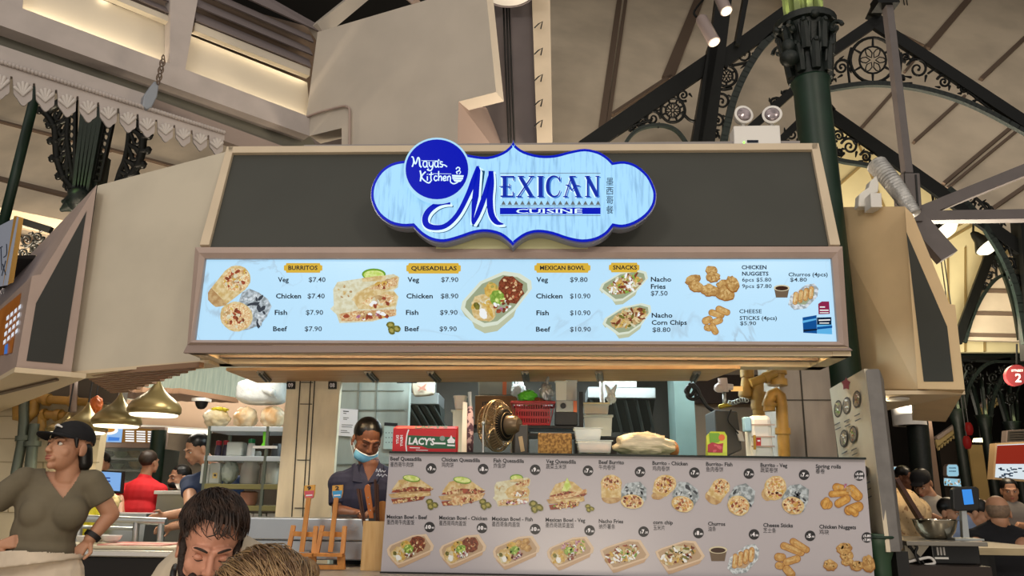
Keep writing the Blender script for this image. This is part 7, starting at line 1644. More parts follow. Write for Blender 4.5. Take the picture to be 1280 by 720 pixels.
MB().prism([P(x, y, YZ+.12) for x, y in ((1202, 636), (1208, 636), (1212, 672), (1204, 672))], (0, .03, 0)).build('stand_arm', m_steel, tm); MB().box(tm.location+Vector((.01, .02, .006)), (.16, .14, .01)).build('stand_base', m_steel, tm)
gs = thing('green_stand', 'flared green stand at the menu board\'s right end', 'stand', Vector((P(1106, 715, 4.06).x, 4.1, 0)))
zt_ = P(1105, 668, 4.0).z; c_ = gs.location
MB().lathe([(.09, 0), (.06, .05), (.045, zt_-.25), (.05, zt_-.13), (.075, zt_-.06), (.085, zt_-.02), (.08, zt_), (0, zt_)], c_, 24).build('pedestal', mat('dull_green_paint', '#2c4632', .45), gs, smooth=40); MB().tube(arc(c_+Vector((0, 0, zt_-.015)), .086, 0, 350, 30, (1, 0, 0), (0, 1, 0)), .008, 6, closed=True).build('rim', m_green, gs, smooth=True)
# patterned bundle with plank
m_patt = mat('speckled_cream_cloth', '#c9ad84', .8, col2='#8f6a48', vscale=38, lo=.58, hi=.66, bump=.5, bscale=14)
c = P(1124, 652, 5.35); t = thing('cloth_bundle', 'speckled cream cloth bundle behind the mixing bowl', 'bundle', c-Vector((0, 0, .2))); lump(c, (.17, .13, .225), 51, .16, 4).build('cloth_body', m_patt, t, smooth=True); c2 = P(1146, 640, 5.4); lump(c2, (.095, .09, .095), 53, .1, 3).build('cloth_top', m_patt, t, smooth=True)
tag(MB().box((c.x, 5.38, (c.z-.2)/2), (.4, .3, c.z-.2)).build('bundle_stand', m_blackp), 'black cabinet under the speckled cloth bundle', 'cabinet')
_a, _b = P(1119, 598, 5.12), P(1152, 652, 5.12); _b = _a+(_b-_a)*((_a.z-.005)/(_a.z-_b.z))
tag(MB().bar(_a, _b, .055, .025).build('wood_plank', m_dwood), 'dark wooden plank leaning across the cream cloth bundle', 'plank')
# light wooden dining table at the far right
YD = 5.0; zd = P(1250, 682, YD+.3).z
tb = thing('dining_table', 'pale wooden table at the lower right edge', 'table', Vector((P(1255, 690, YD).x, YD+.4, 0)))
xa, xb = P(1222, 690, YD).x, P(1330, 690, YD).x
pk = MB()
for k in range(5): pk.box(((xa+xb)/2, YD+.08+k*.165, zd-.02), (xb-xa, .16, .04))
pk.build('table_top', mat('pale_table_wood', '#a89878', .4, var=.1, vscale=6, stretch=(1, 8, 8)), tb)
for x in (xa+.06, xb-.06):
    for y in (YD+.08, YD+.72): MB().box((x, y, zd/2-.02), (.05, .05, zd-.04)).build('leg', m_blackm, tb)
# ---- the far hall
def hallcol(px, py, w_, Y, ylit, lab, top=None):
    r = (P(px+w_/2, 560, Y)-P(px-w_/2, 560, Y)).length/2; b = Vector((P(px, 560, Y).x, Y, 0)); z1 = P(px, ylit, Y).z
    t = thing('iron_column', lab, 'column', b, 'green columns of the far hall')
    MB().lathe([(r*1.3, 0), (r*1.1, .4), (r, .5), (r*.95, z1-.25), (r*1.4, z1-.12), (r*1.5, z1-.05), (r*1.9, z1)], b, 18).build('shaft', m_green_d, t, smooth=40)
    f = MB(); zz = P(px, ylit-34, Y).z
    for k in range(6):
        a = k/7*6.283; u = Vector((math.cos(a), math.sin(a), 0)); f.bar(b+u*r*1.2+Vector((0, 0, z1)), b+u*r*1.9+Vector((0, 0, zz)), r*.5, r*.5, up=u)
        f.cap(b+u*r*1.9+Vector((0, 0, zz)), b+u*r*3.2+Vector((0, 0, zz+r*2.4)), r*.3, r*.15, 6)
    f.build('capital_flutes', m_green_d, t)
    light('POINT', 'capital_uplight', b+Vector((-r*.3, -r*2.6, z1+.02)), 0.7, (.95, 1, .45), .03)
    return t
hallcol(1202, 560, 13, 11.5, 512, 'leftmost green column of the far hall, behind the canopy end')
hallcol(1236, 560, 12, 12.5, 519, 'second green column of the far hall, beside the red lit sign')
hallcol(1270, 560, 12, 13.5, 527, 'green column of the far hall behind the round red sign')
t = thing('green_column_drum', 'green column wrapped by a white drum panel below the right canopy', 'column', Vector((P(1146, 600, 8.6).x, 8.6, 0)))
MB().tube([t.location, P(1144, 500, 8.6)], .11, 18).build('shaft', m_green_d, t, smooth=40)
c_ = t.location; z0, z1 = P(1146, 532, 8.6).z, P(1146, 506, 8.6).z; MB().lathe([(.17, z0), (.17, z1), (.12, z1), (.12, z0)], c_, 26).build('white_drum', m_whitep, t, smooth=40)
facewall('pillar', 1157, 1172, 525, 640, 9.2, .3, mat('brown_pillar', '#6b5646', .6), True)
facewall('wall_far', 1168, 1300, 552, 640, 15.5, .2, mat('far_wall_brown', '#3c322a', .7), True)
facewall('pillar', 1216, 1234, 556, 640, 12.0, .3, mat('ochre_pillar', '#8a7448', .6), True)
# far lit signs
def lsign(name, lab, pts, Y, m, deco=None, frame=None):
    t = thing(name, lab, 'sign', P(*pts[3], Y)); MB().prism([P(x, y, Y) for x, y in pts], (0, .12, 0)).build('sign_case', frame or m_trim, t)
    cx = sum(x for x, y in pts)/len(pts); cy = sum(y for x, y in pts)/len(pts)
    p = Print(plane((0, Y, 0), (0, 1, 0)), .004); p.poly([(cx+(x-cx)*.92, cy+(y-cy)*.9) for x, y in pts], m)
    if deco: deco(p)
    p.build('sign_face', t); return t
g_b = mat('far_sign_blue', '#9fd0e4', .3, emit=.75); g_i = mat('far_sign_ink', '#3b5a7a', .3, emit=.3); g_w = mat('far_sign_white', '#d9e6ee', .3, emit=.8); g_o = mat('far_sign_food', '#b98c4a', .3, emit=.5)
lsign('far_sign', 'small rounded pale blue lit sign in the far hall', [(1183, 583), (1185, 580), (1196, 580), (1198, 583), (1199, 594), (1197, 596), (1185, 596), (1183, 594)], 15.36, g_b, lambda p: [p.stroke([(1186, 585+k*4), (1195, 585+k*4)], 1.4, g_i, smooth=False) for k in range(2)])
def dec(p):
    rnd = random.Random(5); p.k += 1
    for k in range(22): p.ell(1181+rnd.random()*24, 600+rnd.random()*6, 1.2, 1.2, rnd.choice([g_w, g_o, g_i, g_o]), 0, .2, k, 7, True)
lsign('far_menu', 'row of small lit menu pictures under the rounded blue sign', [(1179, 597), (1208, 599), (1208, 609), (1178, 607)], 15.36, g_b, dec)
lsign('far_sign', 'narrow pale lit sign right of the far menu row', [(1214, 602), (1221, 603), (1221, 610), (1214, 609)], 15.36, g_b, lambda p: p.stroke([(1216, 606), (1220, 606)], 1.4, g_i, smooth=False))
lsign('far_sign', 'tiny cyan lit panel at the grey end panel\'s edge', [(1117, 583), (1121, 583), (1122, 595), (1118, 595)], 10.0, g_b)
_o = bpy.data.objects['far_sign.002']; _q = P(1120, 595, 10.05); MB().bar(_q, Vector((_q.x, _q.y, 0)), .04, .04, up=(0, 1, 0)).build('sign_post', m_iron, _o)
def dec2(p):
    rnd = random.Random(8)
    p.k += 1
    for k in range(26): x = 1246+rnd.random()*40; y = 584+rnd.random()*13; p.stroke([(x, y), (x+2+rnd.random()*3, y)], 1.6, rnd.choice([g_i, g_i, mat('far_sign_navy', '#20304e', .3)]), smooth=False)
t = lsign('stall_lightbox', 'red topped lightbox stall sign at the right edge', [(1244, 554), (1300, 551), (1300, 603), (1241, 599)], 9.5, g_w, dec2, mat('tan_frame', '#a58a66', .5))
Print(plane((0, 9.5, 0), (0, 1, 0)), .008).poly([(1246, 557), (1300, 555), (1300, 580), (1244, 580)], mat('far_sign_red', '#a03222', .35, emit=.55)).build('red_header', t)
lsign('far_sign', 'dim grey scoreboard like panel above the red lightbox', [(1258, 538), (1300, 536), (1300, 552), (1257, 553)], 12.0, mat('dim_grey_face', '#55504a', .5), lambda p: [p.stroke([(1262, 541+k*3), (1290, 540+k*3)], .8, K['inkm'], smooth=False) for k in range(4)])
rs = thing('round_sign', 'round red hanging sign showing a white 2 at the right edge', 'sign', P(1271, 482, 8.2))
MB().prism([P(1271+13.5*math.cos(k/36*6.283), 469+13.2*math.sin(k/36*6.283), 8.2) for k in range(36)], (0, .05, 0)).build('disc', mat('sign_red', '#4d1517', .45), rs)
p = Print(plane((0, 8.2, 0), (0, 1, 0)), .003); p.text('2', 1268.8, 477.5, 1276.6, 10.5, mat('sign_offwhite', '#d6c9c4', .5), 1.0); p.text('TOILET' if False else 'STREET', 1264, 464.5, 1279, 2.6, MATS['sign_offwhite'], .5); p.build('sign_text', rs)
MB().tube([P(1271, 456, 8.22), P(1271, 430, 8.22)], .01, 6).build('hanging_rod', m_iron, rs)
# cream lace eaves in the dark beyond, and the dark roof band
for pts, Y, lab in (([(1225, 510), (1248, 492), (1252, 498), (1229, 518)], 14.0, 'short cream lace eave between the far green columns'), ([(1170, 550), (1196, 532), (1198, 540), (1172, 560)], 14.2, 'cream lace eave left of the far green columns')):
    t = thing('far_lace_eave', lab, 'valance', P(*pts[0], Y)); m_ = MB(); a, b, c, d = [Vector((x, y, 0)) for x, y in pts]
    m_.prism([P(p.x, p.y, Y) for p in (a, b, c, d)], (0, .05, 0)); n_ = 7
    for k in range(n_): q = d.lerp(c, (k+.5)/n_); m_.prism([P(q.x-1.8, q.y-1, Y), P(q.x+1.8, q.y-2.5, Y), P(q.x+.8, q.y+4, Y), P(q.x-.4, q.y+4.4, Y)], (0, .05, 0))
    m_.build('lace_board', mat('far_cream', '#b59d6a', .6, emit=.0), t); MB().bar(P(a.x, a.y-2, Y), P(b.x, b.y-2, Y), .1, .06).build('eave_rail', m_trim, t)
    for p_ in (a, b): _q = P(p_.x, p_.y-1, Y+.08); MB().bar(_q, Vector((_q.x, _q.y, 0)), .05, .05, up=(0, 1, 0)).build('support_post', m_iron, t)
struct(MB().bar(P(1120, 437, 12.6), P(1800, 462, 12.6), .3, .26).build('beam', m_green_d))
iron('iron_scroll_panel', 'dark iron scroll frieze under the beam beyond the right canopy', plane(P(1230, 465, 12.05), (0, 1, 0)),
     [((1195, 447), (1300, 450), 4)], [([(1205, 512), (1212, 480), (1232, 456), (1262, 449)], 4), ([(1238, 520), (1244, 490), (1262, 462), (1300, 455)], 4)], [], [((1212, 460), 8, 0, 1), ((1222, 470), 7, 90, 1), ((1206, 478), 6, 90, 1), ((1242, 472), 8, 0, 1), ((1252, 480), 6, 60, 1), ((1240, 496), 5, 60, 1), ((1265, 498), 7, 90, 1), ((1254, 462), 5, 0, 1)], [], loc=(1210, 460), cat='iron panel')
t = thing('far_downlight', 'small bright ceiling lamp far back beyond the columns', 'lamp', P(1226, 553, 13.0)); MB().lathe([(.1, .05), (.12, 0), (0, -.01)], P(1226, 552, 13.0), 16).build('lamp_glass', mat('far_lamp', '#ffe9a8', .4, emit=5), t); MB().tube([P(1226, 551, 13.0), Vector((P(1226, 551, 13.0).x, 13.0, 10.5))], .012, 8).build('stem', m_iron, t)
for (x, y, lab) in ((1218, 520, 'tiny red lantern beside the far green columns, upper'), (1216, 537, 'tiny red lantern below the upper one')):
    c_ = P(x-8, y-15, 10.5) if False else P(x-7, y+16, 10.8); t = thing('red_lantern', lab, 'lantern', c_); MB().lathe([(0, -.09), (.03, -.085), (.05, -.04), (.053, 0), (.05, .04), (.03, .085), (0, .09)], c_, 16).build('lantern_body', mat('lantern_red', '#8f1f1c', .5, emit=.25), t, smooth=True); MB().tube([c_+Vector((0, 0, .09)), Vector((c_.x, c_.y, 10.5))], .008, 6).build('cord', m_blackp, t)
strip(P(1246, 548, 13), P(1262, 551, 13), 3, (1, .95, .85), 'far_tube_light', (0, -.3, 1))
# ================================================================== PEOPLE
def fuse(mb, name, m, parent, voxel=.006, smooth=2, cut=None, thick=0):
    """closed shapes grown together into one continuous skin"""
    o = mb.build('tmp', m)
    r = o.modifiers.new('r', 'REMESH'); r.mode = 'VOXEL'; r.voxel_size = voxel
    if smooth: sm = o.modifiers.new('s', 'SMOOTH'); sm.iterations = smooth; sm.factor = .5
    bpy.context.view_layer.update()
    me = bpy.data.meshes.new_from_object(o.evaluated_get(bpy.context.evaluated_depsgraph_get()))
    bpy.data.objects.remove(o)
    if cut:
        bm = bmesh.new(); bm.from_mesh(me)
        bmesh.ops.delete(bm, geom=[f for f in bm.faces if cut(f.calc_center_median())], context='FACES')
        bm.to_mesh(me); bm.free()
    me.materials.clear(); me.materials.append(m)
    me.polygons.foreach_set('use_smooth', [True]*len(me.polygons)); me.name = name
    ob = bpy.data.objects.new(name, me); C.objects.link(ob)
    if thick: s_ = ob.modifiers.new('thick', 'SOLIDIFY'); s_.thickness = thick; s_.offset = -1
    if parent is not None: adopt(ob, parent)
    return ob
def skin(name, c, c2=None): return mat(name, c, .5, col2=c2 or None, vscale=5, lo=.35, hi=.75) if c2 else mat(name, c, .5, var=.06, vscale=6)
class Head:
    """frame of a head: local -y is where the face looks, x to the viewer's right when facing us"""
    def __init__(s, c, yaw=0, pitch=0, roll=0, k=1.0):
        s.c = Vector(c); s.k = k
        s.M = (Matrix.Rotation(R(yaw), 3, 'Z') @ Matrix.Rotation(R(roll), 3, 'Y') @ Matrix.Rotation(R(pitch), 3, 'X'))
    def __call__(s, x, y, z): return s.c + s.M @ Vector((x, y, z))*s.k
    def ell(s, mb, c, r, nu=20, nv=14): mb.ell(s(*c), tuple(q*s.k for q in r), s.M, nu, nv)
    def cap(s, mb, a, b, ra, rb, n=12): mb.cap(s(*a), s(*b), ra*s.k, rb*s.k, n)
    def build(s, mb, fem=False, neck=None, nr=.056):
        s.ell(mb, (0, .016, .036), (.076, .094, .084)); s.ell(mb, (0, -.024, -.028), (.063, .068, .084))
        s.ell(mb, (0, -.028, -.072), (.052 if not fem else .046, .05, .038)); s.ell(mb, (0, -.068, -.098), (.024 if not fem else .019, .02, .017))
        for x in (-1, 1):
            s.ell(mb, (x*.037, -.050, -.034), (.027, .024, .028))
            if not fem: s.ell(mb, (x*.055, -.02, -.068), (.014, .03, .026))
            s.cap(mb, (x*.012, -.087, .019), (x*.046, -.074, .019), .010, .009)
            s.ell(mb, (x*.011, -.101, -.037), (.0085, .011, .008), 12, 8)
            s.ell(mb, (x*.079, .014, -.012), (.008, .022, .033), 14, 10); s.ell(mb, (x*.081, .004, -.034), (.007, .011, .012), 10, 8)
        s.cap(mb, (0, -.085, .012), (0, -.108, -.03), .0085, .011); s.ell(mb, (0, -.109, -.034), (.0115, .011, .010), 12, 8)
        s.ell(mb, (0, -.083, -.066), (.03, .016, .018)); s.ell(mb, (0, -.092, -.061), (.021, .007, .005), 14, 8); s.ell(mb, (0, -.090, -.071), (.018, .0075, .006), 14, 8)
        if neck is not None: mb.cap(s(0, .022, -.06), neck, nr*s.k, nr*1.08*s.k, 20)
    def features(s, parent, lid, brow, lipc, iris='#2a1a12', closed=False, browk=1.0, lips=True, eyes=True):
        for x in (-1, 1):
            if eyes:
                if not closed:
                    e = MB(); s.ell(e, (x*.0315, -.0775, -.001), (.0125, .0095, .0085), 16, 12); eo = e.build('eye', mat('eye_white', '#cfc8c0', .25), parent, smooth=True)
                    e = MB(); s.ell(e, (x*.0315-.002, -.0845, -.001), (.0055, .0035, .006), 14, 10); e.build('iris', mat('iris_dark', iris, .15), eo, smooth=True)
                l_ = MB(); 
                if closed: s.ell(l_, (x*.0315, -.0765, -.003), (.0145, .0105, .010), 16, 10)
                else: l_.tube(spline([s(x*.0465, -.0705, -.001), s(x*.039, -.0815, .0065), s(x*.031, -.0855, .0085), s(x*.022, -.0835, .006), s(x*.0165, -.079, .0)], 3), .0028*s.k, 6)
                l_.build('eyelid', lid, parent, smooth=True)
                la = MB(); zz = -.009 if closed else .006
                la.tube(spline([s(x*.046, -.0725, zz*.4), s(x*.039, -.084 if not closed else -.083, zz), s(x*.031, -.0885 if not closed else -.0862, zz*1.15), s(x*.020, -.085, zz*.8)], 3), .0014*s.k, 5); la.build('eyelashes', brow, parent, smooth=True)
            b = MB(); b.tube(spline([s(x*.013, -.0955, .0175), s(x*.028, -.0935, .0235), s(x*.043, -.0835, .0245), s(x*.053, -.0715, .019)], 4), [.0028*s.k*browk*q for q in (.8, 1, 1.15, 1.25, 1.3, 1.3, 1.25, 1.15, 1.0, .85, .7, .5, .3)], 6); b.build('eyebrow', brow, parent, smooth=True)
        if lips:
            l_ = MB(); s.ell(l_, (0, -.0945, -.0605), (.0195, .0068, .0042), 16, 8); s.ell(l_, (0, -.0925, -.0705), (.0165, .0078, .0056), 16, 8); l_.build('lips', lipc, parent, smooth=True)
def hand(mb, wrist, direc, palm_n, s=1.0, curl=.5, thumb=1):
    """palm, four bent fingers and a thumb grown from the wrist"""
    w = Vector(wrist); d = Vector(direc).normalized(); n = Vector(palm_n); n = (n-d*n.dot(d)).normalized(); x = d.cross(n)
    for k in (-1.2, -.4, .4, 1.2): mb.cap(w+d*.005*s, w+d*.075*s+x*k*.017*s, .016*s, .0125*s, 8)
    for i, L in enumerate((.062, .074, .069, .052)):
        k = (-1.3, -.43, .43, 1.3)[i]; p = w+d*.078*s+x*k*.0185*s; a = curl*.5; dd = d
        for j in range(3):
            dd = (dd*math.cos(a)+n*math.sin(a)).normalized(); nn = (n-dd*n.dot(dd)).normalized(); q = p+dd*L*s*(.44, .32, .24)[j]
            mb.cap(p, q, (.0088-.0008*j)*s, (.0083-.001*j)*s, 8); p = q; a = curl
    t = w+d*.02*s-x*thumb*.022*s; t2 = t+(d*.6-x*thumb*.8+n*.2).normalized()*.045*s; t3 = t2+(d+n*.5*curl).normalized()*.036*s
    mb.cap(t, t2, .0125*s, .010*s, 8); mb.cap(t2, t3, .0095*s, .008*s, 8)
def limb(mb, pts, rs, n=16):
    for (a, b), (ra, rb) in zip(zip(pts[:-1], pts[1:]), zip(rs[:-1], rs[1:])): mb.cap(a, b, ra, rb, n)
def sleeve(mb, pts, rs, n=18): mb.tube(pts, rs, n)
def strands(hd, seeds, flow, n, L, rad, seed=1, steps=7, lift=.004, spread=.15, rc=(.078, .098, .088), cc=(0, .016, .036)):
    """hair strands combed over the skull; seeds(rnd) -> unit direction, flow(dir, rnd) -> tangent"""
    rnd = random.Random(seed); m_ = MB()
    for i in range(n):
        u = Vector(seeds(rnd)).normalized(); f = Vector(flow(u, rnd)); l = L*(.6+.7*rnd.random()); pts = []
        h = lift*(.4+1.2*rnd.random())
        for k in range(steps):
            p = Vector((cc[0]+u.x*(rc[0]+h), cc[1]+u.y*(rc[1]+h), cc[2]+u.z*(rc[2]+h)))
            pts.append(hd(*p)); t = f-u*f.dot(u); t = t.normalized() if t.length > 1e-4 else Vector((0, 0, -1))
            u = (u+t*(l/steps/.09)).normalized(); f = f+Vector((rnd.uniform(-1, 1), rnd.uniform(-1, 1), rnd.uniform(-1, 1)))*spread
        m_.tube(pts, [rad*hd.k*(1-.75*abs(k/(steps-1)*2-.7)/1.3) for k in range(steps)], 5)
    return m_
m_sk_w = skin('skin_light_brown', '#b98a6c', '#a8755a'); m_sk_m = skin('skin_fair', '#c08a72', '#b07a64'); m_sk_s = skin('skin_dark_brown', '#7a4f39', '#68402d'); m_sk_f = skin('skin_mid', '#b5876a', '#a5775c')
m_hairb = mat('black_hair', '#0d0b0b', .35, var=.3, vscale=60); m_hairbr = mat('dark_brown_hair', '#1d130e', .5, col2='#3a261a', vscale=40, stretch=(1, 1, 1)); m_hairl = mat('light_brown_hair', '#59412c', .32, col2='#8f7350', vscale=30); m_hairl2 = mat('blonde_streak_hair', '#957b57', .4)
m_lip = mat('lip_red', '#9a5348', .4); m_lidw = mat('eyelid_brown', '#a0745a', .5); m_lidm = mat('eyelid_fair', '#b57e68', .5)

# ------------------------------------------------ woman in the cap, at the left
Yw = 3.55
Q = lambda x, y, dy=0: P(x, y, Yw+dy)
wm = thing('person', 'standing woman in a black cap and olive V-neck shirt, looking left with hand on hip', 'person', Vector((Q(50, 700).x, Yw, 0)), )
body = MB(); hd = Head(Q(86, 560), -17, -10, -3, .98); neckb = Q(84, 600, .02)
hd.build(body, True, neckb, .05)
shl, shr = Q(31, 600, -.02), Q(115, 603, .06)
el_l, wr_l = Q(-34, 648, -.05), Q(-6, 682, -.10)
el_r, wr_r = Q(139, 643, .12), Q(113, 673, .06)
hip = Q(48, 740); 
def torso(b, g=0):
    b.cap(Q(46, 604, .02), Q(102, 605, .05), .055+g, .055+g, 18)
    b.ell(Q(66, 634, .03), (.155+g, .095+g, .15+g)); b.ell(Q(55, 665, .02), (.132+g, .095+g, .14+g)); b.ell(Q(49, 692, .02), (.148+g, .105+g, .11+g))
    for x, d in ((47, -.075), (87, -.05)): b.ell(Q(x, 641, d+.034), (.062+g, .056+g, .068+g))
torso(body)
body.ell(Q(45, 722, .02), (.175, .12, .16)); 
limb(body, [shl, el_l, wr_l], [.046, .038, .029]); limb(body, [shr, el_r, wr_r], [.046, .037, .028])
hand(body, wr_l, Vector((.09, .02, .02)), (0, 1, -.1), .95, .9, 1); hand(body, wr_r, Q(98, 690, .04)-wr_r, (0, -1, .2), .95, .6, 1)
for sx in (-.09, .09): limb(body, [Vector((Q(45, 722).x+sx, Yw+.02, Q(45, 722).z)), Vector((Q(45, 722).x+sx*1.1, Yw+.02, .48)), Vector((Q(45, 722).x+sx*1.15, Yw+.04, .08))], [.088, .06, .042]); body.cap(Vector((Q(45, 722).x+sx*1.15, Yw+.05, .035)), Vector((Q(45, 722).x+sx*1.3, Yw-.12, .03)), .04, .032)
fuse(body, 'body', m_sk_w, wm, .004, 7)
hd.features(wm, m_lidw, mat('brow_dark', '#2a1c16', .6), m_lip, browk=.8)
sh = MB(); torso(sh, .014)
for a, b, r0_, r1_ in ((shl, el_l, .059, .06), (shr, el_r, .059, .058)):
    q = a.lerp(b, .60); sh.ell(a, .061); sleeve(sh, [a+(a-b).normalized()*.02, a.lerp(b, .1), a.lerp(b, .35), q], [.06, r0_, r0_+.002, r1_])
vn = [Vector((56, 585)), Vector((66, 606)), Vector((78, 623)), Vector((90, 608)), Vector((100, 588))]
def topx(p):
    v = p-EYEV; z = v.dot(cf); return Vector((640+v.dot(cr)/z*FPX, 360-v.dot(cu)/z*FPX))
def vneck(p):
    if p.y > Yw+.06: return topx(p).y < 592 and 62 < topx(p).x < 104
    t = topx(p)
    if t.y < 590 and 57 < t.x < 101: return True
    u = (t.x-57)/(101-57)
    return 0 < u < 1 and t.y < 589+34*(1-abs(u-.49)/.51)**.8
fuse(sh, 'shirt', mat('olive_jersey', '#665d4b', .85, var=.08, vscale=10, bump=.25, bscale=9), wm, .0045, 45, vneck)
pn = MB(); pn.ell(Q(46, 724, .02), (.205, .145, .17)); pn.tube([Q(50, 684, .02), Q(49, 704, .02)], [.182, .192], 28)
for v_i in range(0): pass
for sx in (-.09, .09): pn.tube([Vector((Q(45, 722).x+sx, Yw+.02, Q(45, 722).z)), Vector((Q(45, 722).x+sx*1.1, Yw+.02, .5)), Vector((Q(45, 722).x+sx*1.15, Yw+.03, .12))], [.105, .08, .075], 20)
pa = fuse(pn, 'trousers', mat('pale_stone_cotton', '#c9b9a5', .85, var=.06, vscale=12, bump=.2, bscale=14), wm, .006, 2, lambda p: topx(p).y < 687.5+topx(p).x*.05)
MB().prism([Q(31, 692, -.155), Q(35, 692, -.155), Q(34, 700, -.158), Q(30, 700, -.158)], (0, .012, 0)).build('belt_loop', MATS['pale_stone_cotton'], pa)
# hair, cap, wrist band
hr = MB()
for a, b, ra, rb in (((-.02, .06, .03), (.0, .085, -.05), .06, .05), ((.0, .088, -.03), (.0, .10, -.12), .045, .034), ((.05, .045, .0), (.045, .07, -.06), .036, .036), ((-.05, .05, .0), (-.045, .07, -.06), .035, .034), ((.0, .1, -.1), (.01, .105, -.17), .036, .016)): hd.cap(hr, a, b, ra, rb)
hd.cap(hr, (.07, -.03, .03), (.072, -.02, -.005), .012, .006); hd.cap(hr, (-.07, -.03, .03), (-.072, -.02, -.005), .012, .006)
fuse(hr, 'hair', m_hairb, wm, .005, 2)
cp_ = MB(); hd.ell(cp_, (0, .014, .046), (.086, .104, .088), 32, 20)
cpo = fuse(cp_, 'cap', mat('black_cotton', '#121114', .85, var=.2, vscale=30), wm, .005, 2, lambda p: ((hd.M.inverted() @ (p-hd.c))/hd.k).z < .032+.12*((hd.M.inverted() @ (p-hd.c))/hd.k).y*0)
bm_ = MB(); top = []; n_ = 13
for i in range(n_):
    a = R(-75+150*i/(n_-1)); x = math.sin(a); y = math.cos(a)
    for k in range(5):
        t = k/4; top.append((x*(.083-.008*t), -.02-(.07*y)-(.085*t*max(y, .0)**.6), .036+.012*y*(1-t*1.2)-.012*x*x+.004))
bm_.add([hd(*p) for p in top]+[hd(p[0], p[1], p[2]-.005) for p in top], [(i*5+k, i*5+k+1, (i+1)*5+k+1, (i+1)*5+k) for i in range(n_-1) for k in range(4)]+[(65+i*5+k, 65+(i+1)*5+k, 65+(i+1)*5+k+1, 65+i*5+k+1) for i in range(n_-1) for k in range(4)]+[(i*5+4, 65+i*5+4, 65+(i+1)*5+4, (i+1)*5+4) for i in range(n_-1)])
bm_.build('brim', MATS['black_cotton'], cpo, smooth=True)
lg = MB(); lg.tube(spline([hd(-.028, -.078, .083), hd(-.010, -.0905, .087), hd(.004, -.0905, .085), hd(.022, -.084, .078)], 4), .0045, 6).tube(spline([hd(-.012, -.086, .092), hd(.002, -.088, .09), hd(.01, -.09, .082)], 3), .004, 6); lg.build('cap_emblem', mat('white_stitch', '#d9d7d4', .7), cpo, smooth=True)
MB().tube([wr_r.lerp(el_r, .02), wr_r.lerp(el_r, .18)], [.037, .039], 20).build('wrist_band', mat('black_band', '#1a1516', .6), wm, smooth=40)

# ------------------------------------------------ man in the foreground, head bowed
Ym = 2.05
Q = lambda x, y, dy=0: P(x, y, Ym+dy)
mn = thing('person', 'bowed dark haired bearded man in a cream shirt in the foreground', 'person', Vector((Q(262, 720).x, Ym+.1, 0)))
body = MB(); hd = Head(Q(263, 681, .05), 28, 20, 4, .94); nb_ = hd(0, .085, -.17)
hd.build(body, False, nb_, .06)
ch = Q(255, 800, .12); shL, shR = Vector((ch.x-.17, Ym+.2, Q(200, 722).z-.09)), Vector((ch.x+.2, Ym+.16, Q(200, 722).z-.09))
def tors2(b, g=0):
    b.cap(shL, shR, .068+g, .068+g, 18); b.ell(ch+Vector((0, .06, .06)), (.2+g, .12+g, .2+g)); b.ell(ch+Vector((0, .08, -.22)), (.18+g, .12+g, .26+g)); b.cap(nb_+Vector((0, .0, 0)), ch+Vector((0, .06, .14)), .07+g*.4, .1+g, 16)
tors2(body); elL, elR = shL+Vector((-.08, -.16, -.24)), shR+Vector((.06, -.16, -.24)); wL, wR = elL+Vector((.14, -.2, .04)), elR+Vector((-.14, -.2, .04))
limb(body, [shL, elL, wL], [.058, .046, .033]); limb(body, [shR, elR, wR], [.058, .046, .033])
hand(body, wL, (.6, -.8, 0), (.4, .2, -1), 1, .5, 1); hand(body, wR, (-.6, -.8, 0), (-.4, .2, -1), 1, .5, -1)
hipm = Vector((ch.x, Ym+.2, .5))
body.ell(hipm, (.19, .14, .13))
for s_ in (-1, 1): limb(body, [hipm+Vector((.1*s_, 0, -.02)), hipm+Vector((.13*s_, -.42, .0)), hipm+Vector((.13*s_, -.4, -.43))], [.09, .065, .045]); body.cap(hipm+Vector((.13*s_, -.4, -.455)), hipm+Vector((.13*s_, -.56, -.465)), .045, .034)
fuse(body, 'body', m_sk_m, mn, .004, 4)
hd.features(mn, m_lidm, mat('brow_brown', '#241710', .6), mat('lip_dull', '#a06458', .5), closed=True, browk=1.0)
ts = MB(); tors2(ts, .014)
for a, b in ((shL, elL), (shR, elR)): sleeve(ts, [a, a.lerp(b, .3), a.lerp(b, .75)], [.07, .076, .072])
fuse(ts, 'shirt', mat('cream_linen', '#b9ab96', .85, var=.06, vscale=14, bump=.2, bscale=14), mn, .006, 2, lambda p: (p-(nb_+Vector((0, -.01, .0)))).length < .085)
cl = MB(); cc_ = nb_+Vector((0, -.004, -.025)); ring = []
for k in range(24):
    a = k/24*6.283; ring.append(cc_+Vector((.078*math.cos(a), .08*math.sin(a), -.018*math.sin(a)*-1)))
for k in range(24):
    a, b = ring[k], ring[(k+1) % 24]
    if abs(k-18) <= 1: continue
    oa, ob = (a-cc_).normalized(), (b-cc_).normalized()
    cl.add([a+Vector((0, 0, .03)), b+Vector((0, 0, .03)), b+ob*.03+Vector((0, 0, -.02)), a+oa*.03+Vector((0, 0, -.02))], [(0, 1, 2, 3)])
co = cl.build('collar', MATS['cream_linen'], mn, smooth=True); sm = co.modifiers.new('thick', 'SOLIDIFY'); sm.thickness = .004
st_ = MB(); q0 = Q(217, 706, -.02); st_.tube(spline([Q(219, 708, .06), Q(218, 711, .03), Q(216, 722, -.01), Q(214, 760, 0)], 5), .008, 8); st_.build('dark_strap', m_blackp, mn, smooth=True)
tz = MB(); tz.ell(hipm, (.2, .15, .14))
